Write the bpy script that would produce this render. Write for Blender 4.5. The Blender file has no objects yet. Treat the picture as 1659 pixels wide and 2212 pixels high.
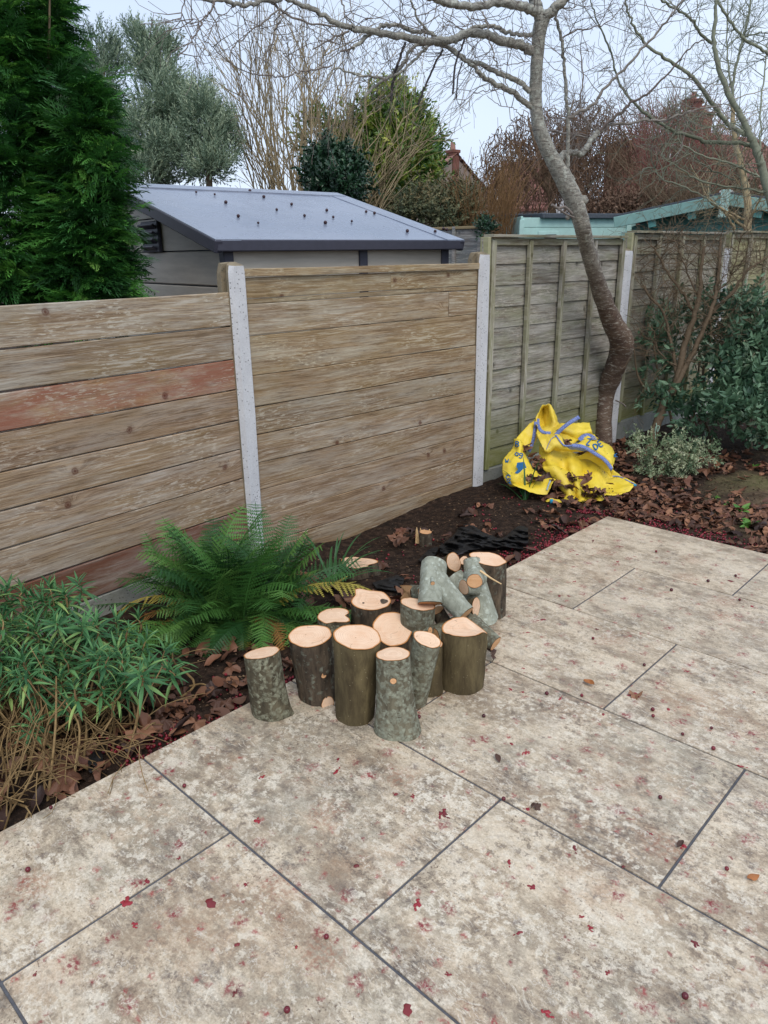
import bpy, math, random
import numpy as np
from mathutils import Vector, Matrix, noise as mnoise

# ------------------------------------------------------------------ scene, camera, world, sun
SC = bpy.context.scene
COL = SC.collection
CAM_C = np.array([1.8894, -0.2766, 1.4708])
CAM_R = np.array([0.72651, 0.68704, -0.01275]); CAM_U = np.array([-0.21624, 0.2462, 0.94479]); CAM_F = np.array([-0.65225, 0.68364, -0.32743])
FPX, PW, PH = 1604.4, 1659.0, 2212.0
cd = bpy.data.cameras.new('camera'); cam = bpy.data.objects.new('camera', cd); COL.objects.link(cam)
cd.sensor_fit = 'VERTICAL'; cd.sensor_height = 36; cd.lens = FPX / PH * 36
cd.clip_start = 0.05; cd.clip_end = 2000
cam.matrix_world = Matrix(((CAM_R[0], CAM_U[0], -CAM_F[0], CAM_C[0]), (CAM_R[1], CAM_U[1], -CAM_F[1], CAM_C[1]), (CAM_R[2], CAM_U[2], -CAM_F[2], CAM_C[2]), (0, 0, 0, 1)))
SC.camera = cam
SC.render.engine = 'CYCLES'
SC.cycles.use_denoising = True
SC.cycles.max_bounces = 6; SC.cycles.diffuse_bounces = 3; SC.cycles.glossy_bounces = 2; SC.cycles.transmission_bounces = 2; SC.cycles.transparent_max_bounces = 4
SC.view_settings.view_transform = 'Standard'; SC.view_settings.look = 'None'
SC.view_settings.exposure = 0.0; SC.view_settings.gamma = 1.0; SC.view_settings.use_curve_mapping = False

SUN_EL, SUN_AZ = math.radians(52), math.radians(62)       # the sun behind the cloud, to the right of and behind the viewer
SUN_DIR = Vector((math.cos(SUN_EL) * 0.86, math.cos(SUN_EL) * -0.51, math.sin(SUN_EL)))
wd = bpy.data.worlds.new('World'); SC.world = wd; wd.use_nodes = True
wt = wd.node_tree; wt.nodes.clear()
wo = wt.nodes.new('ShaderNodeOutputWorld'); wb = wt.nodes.new('ShaderNodeBackground'); wb.inputs['Strength'].default_value = 0.12
sk = wt.nodes.new('ShaderNodeTexSky'); sk.sky_type = 'NISHITA'; sk.sun_disc = False; sk.sun_elevation = SUN_EL
sk.sun_rotation = math.atan2(SUN_DIR.x, SUN_DIR.y); sk.air_density = 1.0; sk.dust_density = 2.0; sk.altitude = 20
wtc = wt.nodes.new('ShaderNodeTexCoord'); wmp = wt.nodes.new('ShaderNodeMapping'); wmp.inputs['Scale'].default_value = (1.0, 1.0, 2.2)
wn = wt.nodes.new('ShaderNodeTexNoise'); wn.inputs['Scale'].default_value = 1.1; wn.inputs['Detail'].default_value = 4; wn.inputs['Roughness'].default_value = 0.5
wr = wt.nodes.new('ShaderNodeValToRGB'); wr.color_ramp.elements[0].position = 0.36; wr.color_ramp.elements[1].position = 0.64
wr.color_ramp.elements[0].color = (6.1, 7.3, 9.3, 1); wr.color_ramp.elements[1].color = (7.5, 8.6, 10.2, 1)      # thin grey cloud over the whole sky
wm = wt.nodes.new('ShaderNodeMix'); wm.data_type = 'RGBA'; wm.inputs['Factor'].default_value = 0.92
wt.links.new(wtc.outputs['Generated'], wmp.inputs['Vector']); wt.links.new(wmp.outputs['Vector'], wn.inputs['Vector'])
wt.links.new(wn.outputs['Fac'], wr.inputs['Fac']); wt.links.new(sk.outputs['Color'], wm.inputs['A']); wt.links.new(wr.outputs['Color'], wm.inputs['B'])
wt.links.new(wm.outputs['Result'], wb.inputs['Color']); wt.links.new(wb.outputs['Background'], wo.inputs['Surface'])
sd = bpy.data.lights.new('sun', 'SUN'); sd.energy = 1.75; sd.angle = math.radians(34); sd.color = (1.0, 0.91, 0.79)
sun = bpy.data.objects.new('sun', sd); COL.objects.link(sun); sun.rotation_euler = SUN_DIR.to_track_quat('Z', 'Y').to_euler()

# ------------------------------------------------------------------ helpers: survey of the place from the photograph
def ray(x, y): return CAM_F + CAM_R * ((x - PW / 2) / FPX) + CAM_U * ((PH / 2 - y) / FPX)
def atz(x, y, z=0.0): d = ray(x, y); return CAM_C + d * ((z - CAM_C[2]) / d[2])
def atd(x, y, D): return CAM_C + ray(x, y) * D
def atpl(x, y, P, N): d = ray(x, y); N = np.array(N, float); return CAM_C + d * (((np.array(P) - CAM_C) @ N) / (d @ N))
def depth(P): return float((np.array(P) - CAM_C) @ CAM_F)
HR = np.array([0.7269, 0.6868, 0.0]); HF = np.array([-0.6868, 0.7269, 0.0])   # horizontal right and away as seen by the photographer
Z3 = np.array([0, 0, 1.0])
def lin(*c):
    r = []
    for v in c:
        v /= 255.0
        r.append(v / 12.92 if v <= 0.04045 else ((v + 0.055) / 1.055) ** 2.4)
    return (r[0], r[1], r[2], 1.0)

# ------------------------------------------------------------------ helpers: meshes
class Geo:
    def __init__(s): s.V = []; s.L = []; s.C = []; s.R = []; s.M = []; s.n = 0
    def add(s, V, F, rnd=0.0, mi=0):
        V = np.asarray(V, float).reshape(-1, 3)
        if isinstance(F, np.ndarray):
            s.L.append((F + s.n).ravel()); s.C.append(np.full(len(F), F.shape[1])); nf = len(F)
        else:
            for f in F: s.L.append(np.array(f) + s.n)
            s.C.append(np.array([len(f) for f in F])); nf = len(F)
        s.M.append(np.full(nf, mi)); s.V.append(V); s.R.append(np.broadcast_to(np.asarray(rnd, float), (len(V),))); s.n += len(V)
    def scatter(s, TV, TF, A, P, rnd, tr=None):
        N = len(P); nv = len(TV)
        V = np.einsum('nij,vj->nvi', A, TV) + P[:, None, :]
        F = (TF[None] + (np.arange(N) * nv)[:, None, None]).reshape(-1, TF.shape[1])
        R = np.repeat(rnd, nv) if tr is None else (np.asarray(rnd)[:, None] + tr[None, :]).ravel()
        s.add(V.reshape(-1, 3), F, R)
    def mesh(s, name, smooth=True):
        me = bpy.data.meshes.new(name)
        V = np.concatenate(s.V); L = np.concatenate(s.L).astype(np.int32); C = np.concatenate(s.C).astype(np.int32)
        me.vertices.add(len(V)); me.vertices.foreach_set('co', V.astype(np.float32).ravel())
        me.loops.add(len(L)); me.loops.foreach_set('vertex_index', L)
        me.polygons.add(len(C)); st = np.concatenate([[0], np.cumsum(C)[:-1]]).astype(np.int32); me.polygons.foreach_set('loop_start', st)
        me.polygons.foreach_set('material_index', np.concatenate(s.M).astype(np.int32))
        me.polygons.foreach_set('use_smooth', np.full(len(C), smooth))
        at = me.attributes.new('rnd', 'FLOAT', 'POINT'); at.data.foreach_set('value', np.concatenate(s.R).astype(np.float32))
        me.update(calc_edges=True); me.validate()
        return me
    def obj(s, name, mat, parent=None, smooth=True, **kw):
        me = s.mesh(name, smooth)
        for m in (mat if isinstance(mat, (list, tuple)) else [mat]): me.materials.append(m)
        return link(name, me, parent, **kw)
def link(name, me, parent=None, loc=None, **kw):
    o = bpy.data.objects.new(name, me); COL.objects.link(o)
    if parent is not None: o.parent = parent
    if loc is not None: o.location = loc
    for k, v in kw.items(): o[k] = v
    return o
def thing(name, label, cat, loc=(0, 0, 0), group=None):
    o = bpy.data.objects.new(name, None); COL.objects.link(o); o.location = loc; o.empty_display_size = 0.05
    o['label'] = label; o['category'] = cat
    if group: o['group'] = group
    return o
def tag(o, label=None, cat=None, group=None, kind=None):
    for k, v in (('label', label), ('category', cat), ('group', group), ('kind', kind)):
        if v: o[k] = v
    return o
def rgrid(nu, nv, closed=False):
    """quads of a (nu rows x nv columns) vertex grid; closed joins last column to first"""
    i = np.arange(nu - 1)[:, None]; j = np.arange(nv if closed else nv - 1)[None, :]
    j2 = (j + 1) % nv
    return np.stack([i * nv + j, i * nv + j2, (i + 1) * nv + j2, (i + 1) * nv + j], -1).reshape(-1, 4)
def frames(P):
    P = np.asarray(P, float); T = np.gradient(P, axis=0); T /= np.linalg.norm(T, axis=1)[:, None] + 1e-12
    a = np.array([0, 0, 1.0]) if abs(T[0][2]) < 0.9 else np.array([1.0, 0, 0])
    U = np.zeros_like(P); u = np.cross(T[0], a); u /= np.linalg.norm(u); U[0] = u
    for i in range(1, len(P)):
        u = U[i - 1] - T[i] * (U[i - 1] @ T[i]); U[i] = u / (np.linalg.norm(u) + 1e-12)
    return T, U, np.cross(T, U)
def tube(g, P, r, seg=6, rnd=0.0, cap=True):
    P = np.asarray(P, float); r = np.broadcast_to(np.asarray(r, float), (len(P),)); T, U, W = frames(P)
    th = np.arange(seg) * 2 * math.pi / seg
    V = P[:, None] + r[:, None, None] * (np.cos(th)[None, :, None] * U[:, None] + np.sin(th)[None, :, None] * W[:, None])
    g.add(V.reshape(-1, 3), rgrid(len(P), seg, True), rnd)
    if cap and seg > 3: g.add(V[-1], [list(range(seg))], rnd); g.add(V[0], [list(range(seg))[::-1]], rnd)
def smooth_path(P, k=4):
    """Catmull-Rom through the points"""
    P = np.asarray(P, float); Q = np.vstack([2 * P[0] - P[1], P, 2 * P[-1] - P[-2]]); out = []
    for i in range(1, len(Q) - 2):
        for t in np.arange(k) / k:
            a, b, c, d = Q[i - 1], Q[i], Q[i + 1], Q[i + 2]
            out.append(0.5 * (2 * b + (c - a) * t + (2 * a - 5 * b + 4 * c - d) * t * t + (3 * b - a - 3 * c + d) * t ** 3))
    out.append(P[-1]); return np.array(out)
def box(g, c, ax, s, ch=0.0, rnd=0.0, mi=0):
    """box with centre c, axes ax (3x3 rows), half sizes s; ch chamfers every edge"""
    ax = np.asarray(ax, float); s = np.asarray(s, float); c = np.asarray(c, float)
    if ch <= 0:
        S = np.array([[x, y, z] for z in (-1, 1) for y in (-1, 1) for x in (-1, 1)]) * s
        F = [(0, 2, 3, 1), (4, 5, 7, 6), (0, 1, 5, 4), (2, 6, 7, 3), (0, 4, 6, 2), (1, 3, 7, 5)]
        g.add(c + S @ ax, F, rnd, mi); return
    prof = []
    hx, hy, hz = s
    ring = lambda hx, hy, z: [(-hx + ch, -hy, z), (hx - ch, -hy, z), (hx, -hy + ch, z), (hx, hy - ch, z), (hx - ch, hy, z), (-hx + ch, hy, z), (-hx, hy - ch, z), (-hx, -hy + ch, z)]
    V = ring(hx - ch, hy - ch, -hz) + ring(hx, hy, -hz + ch) + ring(hx, hy, hz - ch) + ring(hx - ch, hy - ch, hz)
    g.add(c + np.array(V) @ ax, rgrid(4, 8, True), rnd, mi)
    g.add(c + np.array(V[:8]) @ ax, [list(range(8))[::-1]], rnd, mi); g.add(c + np.array(V[24:]) @ ax, [list(range(8))], rnd, mi)
EYE = np.eye(3)
def rotz(a): c, s = math.cos(a), math.sin(a); return np.array([[c, -s, 0], [s, c, 0], [0, 0, 1.0]])
def rots(N, rng, up=None, tilt=math.pi):
    """N random rotations; columns are the local axes"""
    a = rng.uniform(0, 2 * math.pi, N); t = rng.uniform(0, tilt, N); b = rng.uniform(0, 2 * math.pi, N)
    def R(ax, an):
        c, s = np.cos(an), np.sin(an); M = np.zeros((N, 3, 3))
        i, j = {'z': (0, 1), 'x': (1, 2), 'y': (2, 0)}[ax]; k = 3 - i - j
        M[:, i, i] = c; M[:, j, j] = c; M[:, i, j] = -s; M[:, j, i] = s; M[:, k, k] = 1; return M
    return R('z', a) @ R('x', t) @ R('z', b)
def orient(D, rng, roll=None):
    """rotations whose local y runs along the directions D"""
    D = D / (np.linalg.norm(D, axis=1)[:, None] + 1e-9); N = len(D)
    h = rng.normal(size=(N, 3)) if roll is None else np.broadcast_to(np.asarray(roll, float), (N, 3)) + rng.normal(size=(N, 3)) * 0.35
    X = np.cross(D, h); X /= np.linalg.norm(X, axis=1)[:, None] + 1e-9; Zv = np.cross(X, D)
    return np.stack([X, D, Zv], -1)
def fbm(p, o=4, sc=1.0): return mnoise.fractal(Vector(p) * sc, 1.0, 2.0, o)
def copy_of(src, parent=None, loc=None, rot=None, scale=None):
    c = src.copy(); COL.objects.link(c); c.parent = parent
    if loc is not None: c.location = loc
    if rot is not None: c.rotation_euler = rot
    if scale is not None: c.scale = scale if hasattr(scale, '__len__') else (scale,) * 3
    return c

# ------------------------------------------------------------------ helpers: materials
class NT:
    def __init__(s, name, rough=0.8, spec=0.3):
        s.m = bpy.data.materials.new(name); s.m.use_nodes = True; s.t = s.m.node_tree; s.t.nodes.clear()
        s.o = s.t.nodes.new('ShaderNodeOutputMaterial'); s.p = s.t.nodes.new('ShaderNodeBsdfPrincipled')
        s.t.links.new(s.p.outputs[0], s.o.inputs['Surface']); s.p.inputs['Roughness'].default_value = rough; s.p.inputs['Specular IOR Level'].default_value = spec
    def n(s, t): return s.t.nodes.new('ShaderNode' + t)
    def put(s, sock, v):
        if hasattr(v, 'is_output'): s.t.links.new(v, sock)
        else: sock.default_value = v
    def coord(s, kind='Object'): return s.n('TexCoord').outputs[kind]
    def oinfo(s, k): return s.n('ObjectInfo').outputs[k]
    def attr(s, k='rnd'): n = s.n('Attribute'); n.attribute_name = k; return n.outputs['Fac']
    def vm(s, op, a, b): n = s.n('VectorMath'); n.operation = op; s.put(n.inputs[0], a); s.put(n.inputs[1], b); return n.outputs['Value'] if op in ('LENGTH', 'DISTANCE') else n.outputs[0]
    def ma(s, op, a, b=0.0, clamp=False): n = s.n('Math'); n.operation = op; n.use_clamp = clamp; s.put(n.inputs[0], a); s.put(n.inputs[1], b); return n.outputs[0]
    def noise(s, v, scale, detail=4, rough=0.5, dist=0.0, out='Fac'):
        n = s.n('TexNoise'); s.put(n.inputs['Vector'], v); s.put(n.inputs['Scale'], scale); n.inputs['Detail'].default_value = detail; n.inputs['Roughness'].default_value = rough; n.inputs['Distortion'].default_value = dist; return n.outputs[out]
    def vor(s, v, scale, feat='F1', rand=1.0, dim='3D'):
        n = s.n('TexVoronoi'); n.voronoi_dimensions = dim; n.feature = feat; s.put(n.inputs['Vector'], v); n.inputs['Scale'].default_value = scale; n.inputs['Randomness'].default_value = rand; return n
    def ramp(s, f, stops, interp='LINEAR'):
        n = s.n('ValToRGB'); s.put(n.inputs[0], f); cr = n.color_ramp; cr.interpolation = interp
        while len(cr.elements) < len(stops): cr.elements.new(0.5)
        for e, (p, c) in zip(cr.elements, stops):
            e.position = p; e.color = c if hasattr(c, '__len__') else (c, c, c, 1)
        return n.outputs[0]
    def mr(s, f, a, b, c=0.0, d=1.0):
        n = s.n('MapRange'); n.clamp = True; s.put(n.inputs[0], f)
        for i, v in enumerate((a, b, c, d)): s.put(n.inputs[i + 1], v)
        return n.outputs[0]
    def mix(s, f, a, b, mode='MIX'):
        n = s.n('Mix'); n.data_type = 'RGBA'; n.blend_type = mode; s.put(n.inputs['Factor'], f); s.put(n.inputs[6], a); s.put(n.inputs[7], b); return n.outputs[2]
    def sep(s, v): n = s.n('SeparateXYZ'); s.put(n.inputs[0], v); return n.outputs
    def comb(s, x, y, z): n = s.n('CombineXYZ'); s.put(n.inputs[0], x); s.put(n.inputs[1], y); s.put(n.inputs[2], z); return n.outputs[0]
    def bump(s, h, strength=0.4, dist=0.01):
        n = s.n('Bump'); n.inputs['Strength'].default_value = strength; n.inputs['Distance'].default_value = dist; s.put(n.inputs['Height'], h); s.t.links.new(n.outputs[0], s.p.inputs['Normal'])
    def base(s, c): s.put(s.p.inputs['Base Color'], c); return s
    def rough(s, r): s.put(s.p.inputs['Roughness'], r); return s
    def rvec(s, k=37.0):
        return s.vm('ADD', s.coord(), s.comb(s.ma('MULTIPLY', s.oinfo('Random'), k), s.ma('MULTIPLY', s.oinfo('Random'), k * 1.7), s.ma('MULTIPLY', s.oinfo('Random'), k * .6)))

# ------------------------------------------------------------------ materials
def mat_slab():
    t = NT('travertine_print', 0.42, 0.35); v = t.rvec(23.0); w = t.n('NewGeometry').outputs['Position']
    gm = t.sep(t.oinfo('Color'))[0]; vs = t.vm('MULTIPLY', v, (0.8, 1.25, 1.0)); gr = t.noise(v, 170, 4, 0.75); mid = t.noise(vs, 22.0, 10, 0.78, 0.3)
    A = t.noise(vs, 6.5, 15, 0.82, 0.0); B = t.noise(t.vm('ADD', vs, (4.4, 1.7, 0)), 15.0, 13, 0.82, 0.0)
    c = t.ramp(A, [(0.38, lin(162, 143, 120)), (0.46, lin(184, 167, 144)), (0.50, lin(206, 188, 162)), (0.53, lin(223, 206, 180)), (0.62, lin(229, 213, 189))])
    reg = lambda off, sc, lo, hi: t.ramp(t.noise(t.vm('ADD', v, off), sc, 5, 0.6, 0.4), [(lo, 0.0), (hi, 1.0)])
    brk = lambda off, sc, lo, hi: t.ramp(t.noise(t.vm('ADD', vs, off), sc, 10, 0.85, 0.0), [(lo, 0.0), (hi, 1.0)])
    # rust, grey green and mauve clouds of the print, each broken up by fine grain
    c = t.mix(t.ma('MULTIPLY', reg((1.3, 0, 0), 1.7, 0.50, 0.68), t.ma('MULTIPLY', brk((0, 3, 0), 14, 0.44, 0.56), t.ma('MULTIPLY', gm, 0.75))), c, lin(174, 132, 98))
    c = t.mix(t.ma('MULTIPLY', reg((9.1, 3.3, 0), 2.2, 0.47, 0.60), t.ma('MULTIPLY', brk((5, 0, 0), 12, 0.42, 0.56), t.ma('MULTIPLY', gm, 0.8))), c, lin(158, 152, 136))
    c = t.mix(t.ma('MULTIPLY', reg((2.7, 8.3, 0), 2.9, 0.52, 0.66), t.ma('MULTIPLY', brk((7, 2, 0), 16, 0.45, 0.56), t.ma('MULTIPLY', gm, 0.8))), c, lin(128, 114, 103))
    # dark smoky patches
    c = t.mix(t.ma('MULTIPLY', reg((5.5, 1.2, 0), 4.4, 0.52, 0.63), t.ma('MULTIPLY', brk((2, 9, 0), 34, 0.47, 0.57), t.ma('MULTIPLY', gm, 0.9))), c, lin(88, 83, 82))
    # pale crusty flakes with crisp edges
    c = t.mix(t.ma('MULTIPLY', t.ramp(B, [(0.53, 0.0), (0.55, 1.0)]), t.ma('MULTIPLY', reg((0, 6, 0), 3.0, 0.38, 0.56), t.ma('MULTIPLY', gm, 0.85))), c, lin(234, 222, 202))
    c = t.mix(t.ma('MULTIPLY', t.ramp(B, [(0.445, 1.0), (0.465, 0.0)]), t.ma('MULTIPLY', reg((3, 6, 0), 3.4, 0.42, 0.58), t.ma('MULTIPLY', gm, 0.6))), c, lin(122, 107, 94))
    Cn = t.noise(t.vm('ADD', v, (2.2, 6.1, 0)), 42.0, 9, 0.7, 0.0)
    c = t.mix(t.ma('MULTIPLY', t.ramp(Cn, [(0.535, 0.0), (0.56, 1.0)]), t.ma('MULTIPLY', reg((4, 2, 0), 5.0, 0.42, 0.56), t.ma('MULTIPLY', gm, 0.9))), c, lin(238, 228, 209))
    c = t.mix(t.ma('MULTIPLY', t.ramp(Cn, [(0.43, 1.0), (0.455, 0.0)]), t.ma('MULTIPLY', reg((1, 8, 0), 5.5, 0.46, 0.6), t.ma('MULTIPLY', gm, 0.75))), c, lin(112, 98, 86))
    # hair-thin pale veins
    vd = t.n('TexVoronoi'); vd.feature = 'DISTANCE_TO_EDGE'; vd.inputs['Scale'].default_value = 8.0
    t.put(vd.inputs['Vector'], t.vm('ADD', vs, t.vm('MULTIPLY', t.noise(v, 9.0, 6, 0.65, 0, 'Color'), (.3, .3, .3))))
    ve = t.ma('MULTIPLY', t.ramp(vd.outputs['Distance'], [(0.0, 1.0), (0.022, 0.0)]), t.ma('MULTIPLY', brk((1, 1, 0), 7, 0.48, 0.56), 0.75)); c = t.mix(ve, c, lin(236, 228, 214))
    # brushed scuffs, grain and pits
    sf = t.noise(t.vm('MULTIPLY', t.vm('ADD', v, t.vm('MULTIPLY', t.noise(v, 3, 3, 0.5, 0, 'Color'), (.3, .3, 0))), (30, 230, 1)), 1.0, 3, 0.6); c = t.mix(t.ma('MULTIPLY', t.ramp(sf, [(0.57, 0), (0.63, 0.7)]), reg((6, 6, 0), 3.7, 0.52, 0.6)), c, lin(230, 220, 202))
    c = t.mix(1.0, c, t.mix(t.mr(gr, 0.3, 0.7), lin(206, 203, 200), lin(255, 255, 255)), 'MULTIPLY')
    sp = t.ma('MULTIPLY', t.ramp(t.noise(v, 130, 3, 0.6), [(0.60, 0.0), (0.65, 1.0)]), t.ma('MULTIPLY', reg((8, 2, 0), 4.2, 0.42, 0.6), 0.75)); c = t.mix(sp, c, lin(92, 74, 62))
    fine = gr
    # berry juice trodden into the surface
    for off, scl, thr, colr, op in (((0, 0, 0), 6.5, 0.17, lin(128, 28, 44), 0.9), ((3.1, 7.7, 0), 11.0, 0.15, lin(150, 44, 50), 0.75), ((5.1, 2.7, 0), 2.9, 0.22, lin(150, 96, 70), 0.5), ((1.1, 4.7, 0), 16.0, 0.16, lin(128, 36, 44), 0.8), ((8.1, 1.7, 0), 9.0, 0.2, lin(96, 84, 80), 0.7)):
        p = t.vm('ADD', t.vm('ADD', w, off), t.vm('MULTIPLY', t.noise(w, 30 if scl > 5 else 14, 4, 0.7, 0, 'Color'), (0.045, 0.045, 0.0) if scl > 5 else (.1, .1, 0)))
        vo = t.vor(p, scl, dim='2D'); gate = t.ramp(t.sep(vo.outputs['Color'])[0], [(0.56, 0.0), (0.6, 1.0)])
        d = t.ramp(vo.outputs['Distance'], [(thr * 0.35, 1.0), (thr, 0.0)])
        f = t.ma('MULTIPLY', t.ma('MULTIPLY', d, gate), t.ma('MULTIPLY', t.ramp(t.noise(w, 85, 5, 0.7), [(0.44, 0.0), (0.58, 1.0)]), op))
        c = t.mix(f, c, colr)
    t.base(c); t.rough(t.mr(fine, 0.3, 0.7, 0.34, 0.58)); t.bump(t.ma('ADD', t.ma('MULTIPLY', mid, 0.5), fine), 0.12, 0.004)
    return t.m
def mat_simple(name, col, rough=0.7, spec=0.3, var=0.15, scale=30, bump=0.0, bd=0.004, attr=False):
    t = NT(name, rough, spec); n = t.noise(t.rvec(), scale, 6, 0.6)
    d = tuple(x * (1 - var) for x in col[:3]) + (1,); u = tuple(min(1, x * (1 + var)) for x in col[:3]) + (1,)
    c = t.mix(t.mr(n, 0.3, 0.7), d, u)
    t.base(c)
    if bump: t.bump(n, bump, bd)
    return t.m
def mat_wood(name, pale, dark, knot, green=None, greenz=None, flecks=0.6, algae=None, stain=None, streak=0.8):
    """weathered sawn board, length along local x, height along local z; the object's colour tints the piece"""
    t = NT(name, 0.82, 0.2); P = t.rvec(11.0); s = t.sep(P); x, z = s[0], s[2]; Q = t.comb(x, 0.0, z)
    ks = t.comb(t.ma('MULTIPLY', x, 2.4), t.ma('MULTIPLY', z, 6.5), 0.0)
    vo = t.vor(ks, 1.0, dim='2D', rand=0.9); gate = t.ramp(t.sep(vo.outputs['Color'])[1], [(0.62, 0.0), (0.66, 1.0)])
    d = vo.outputs['Distance']
    bend = t.ma('MULTIPLY', t.ma('EXPONENT', t.ma('MULTIPLY', t.ma('MULTIPLY', d, d), -22.0)), gate)
    wander = t.noise(t.comb(t.ma('MULTIPLY', x, 1.3), 0.0, t.ma('MULTIPLY', z, 5.0)), 1.0, 3, 0.5)
    g = t.ma('ADD', t.ma('ADD', t.ma('MULTIPLY', z, 150.0), t.ma('MULTIPLY', wander, 15.0)), t.ma('MULTIPLY', bend, 6.5))
    band = t.noise(t.comb(t.ma('MULTIPLY', x, 0.35), 0.0, g), 1.0, 2, 0.5)
    fib = t.noise(t.comb(t.ma('MULTIPLY', x, 7.0), 0.0, t.ma('MULTIPLY', z, 420.0)), 1.0, 4, 0.6)
    late = t.ramp(band, [(0.40, 0.0), (0.49, 0.35), (0.54, 1.0), (0.60, 0.2), (0.66, 0.6)])
    c = t.mix(t.ma('MULTIPLY', late, 0.9), pale, dark)
    c = t.mix(t.ramp(fib, [(0.35, 0.0), (0.62, 0.6)]), c, t.mix(0.75, pale, dark))
    big = t.noise(t.comb(t.ma('MULTIPLY', x, 1.6), 0.0, t.ma('MULTIPLY', z, 6.0)), 1.4, 5, 0.6)
    c = t.mix(t.ramp(big, [(0.45, 0.0), (0.66, 0.75)]), c, t.mix(0.55, c, lin(96, 68, 50)))
    sil = t.noise(t.comb(t.ma('ADD', t.ma('MULTIPLY', x, 1.1), 3.1), 0.0, t.ma('MULTIPLY', z, 9.0)), 1.3, 6, 0.7); c = t.mix(t.ma('MULTIPLY', t.ramp(sil, [(0.46, 0.0), (0.6, 0.75)]), t.ramp(fib, [(0.35, 0.4), (0.6, 1.0)])), c, lin(184, 180, 172))
    big2 = t.noise(t.comb(t.ma('ADD', t.ma('MULTIPLY', x, 2.0), 7.7), 0.0, t.ma('MULTIPLY', z, 7.0)), 1.2, 6, 0.65)
    if green: c = t.mix(t.ramp(big2, [(0.46, 0.0), (0.64, 0.55)]), c, green)
    st = t.noise(t.comb(t.ma('MULTIPLY', x, 6.0), 1.7, t.ma('MULTIPLY', z, 95.0)), 1.0, 7, 0.72); sm = t.noise(t.comb(t.ma('MULTIPLY', x, 2.2), 5.7, t.ma('MULTIPLY', z, 6.0)), 1.0, 5, 0.65)
    c = t.mix(t.ma('MULTIPLY', t.ramp(st, [(0.52, 0.0), (0.60, 1.0)]), t.ma('MULTIPLY', t.ramp(sm, [(0.40, 0.15), (0.6, 1.0)]), streak * 0.8)), c, lin(204, 197, 186))
    c = t.mix(t.ma('MULTIPLY', t.ramp(st, [(0.38, 1.0), (0.46, 0.0)]), t.ma('MULTIPLY', t.ramp(sm, [(0.42, 1.0), (0.62, 0.25)]), streak * 0.8)), c, lin(92, 74, 58))
    if stain: c = t.mix(t.ma('MULTIPLY', t.ramp(t.noise(t.comb(t.ma('MULTIPLY', x, 1.0), 2.2, t.ma('MULTIPLY', z, 4.0)), 1.5, 6, 0.7, 0.3), [(stain[1], 0.0), (stain[2], 1.0)]), t.ramp(st, [(0.36, 0.55), (0.55, 0.95)])), c, stain[0])
    # raised pale fibres where the surface has silvered
    fl = t.ma('MULTIPLY', t.ramp(t.noise(t.comb(t.ma('MULTIPLY', x, 22.0), 0.0, t.ma('MULTIPLY', z, 120.0)), 1.0, 3, 0.6), [(0.55, 0.0), (0.59, 1.0)]), t.ramp(t.noise(t.comb(t.ma('MULTIPLY', x, 3.0), 3.3, t.ma('MULTIPLY', z, 5.0)), 1.0, 4, 0.6), [(0.5, 0.0), (0.62, 1.0)]))
    c = t.mix(t.ma('MULTIPLY', fl, flecks), c, lin(196, 188, 174))
    # knots: dark heart and a ring
    kr = t.ma('MULTIPLY', t.vm('LENGTH', t.vm('MULTIPLY', t.vm('SUBTRACT', t.vm('ADD', ks, t.vm('MULTIPLY', t.noise(Q, 40, 3, 0.6, 0, 'Color'), (0.03, 0.09, 0))), t.vm('ADD', vo.outputs['Position'], (0.015, 0.045, 0))), (1 / 2.4, 1 / 6.5, 0.0)), (0, 0, 0)), 1.0)
    kf = t.ma('MULTIPLY', t.ramp(kr, [(0.004, 1.0), (0.008, 0.5), (0.012, 0.85), (0.017, 0.0)]), gate)
    c = t.mix(t.ma('MULTIPLY', kf, 0.85), c, knot)
    halo = t.ma('MULTIPLY', t.ma('MULTIPLY', t.ramp(kr, [(0.012, 0.4), (0.035, 0.0)]), gate), t.ramp(t.noise(Q, 30, 4, 0.6), [(0.42, 0.0), (0.6, 1.0)])); c = t.mix(halo, c, knot)
    if algae:
        c = t.mix(t.ma('MULTIPLY', t.mr(t.sep(t.n('NewGeometry').outputs['Position'])[2], algae[1], algae[2], 1.0, 0.0), t.ramp(big, [(0.3, 0.55), (0.65, 1.0)])), c, algae[0])
    c = t.mix(1.0, c, t.oinfo('Color'), 'MULTIPLY')
    t.base(c); t.bump(t.ma('ADD', t.ma('MULTIPLY', band, 0.5), t.ma('MULTIPLY', fib, 0.5)), 0.5, 0.004)
    return t.m
def mat_concrete(name, a, b, pit=True):
    t = NT(name, 0.85, 0.2); v = t.coord(); n = t.noise(v, 9, 6, 0.6); f = t.noise(v, 120, 4, 0.6)
    c = t.mix(t.mr(n, 0.35, 0.68), a, b); c = t.mix(t.mr(f, 0.3, 0.75, 0, 0.25), c, lin(120, 116, 108))
    if pit:
        vo = t.vor(v, 72); pt = t.ma('MULTIPLY', t.ramp(vo.outputs['Distance'], [(0.15, 1.0), (0.28, 0.0)]), t.ramp(t.sep(vo.outputs['Color'])[0], [(0.6, 0.0), (0.66, 1.0)]))
        c = t.mix(t.ma('MULTIPLY', pt, 0.8), c, lin(82, 82, 80)); t.bump(t.ma('SUBTRACT', f, pt), 0.5, 0.004)
    else: t.bump(f, 0.6, 0.005)
    t.base(c); return t.m
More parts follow.
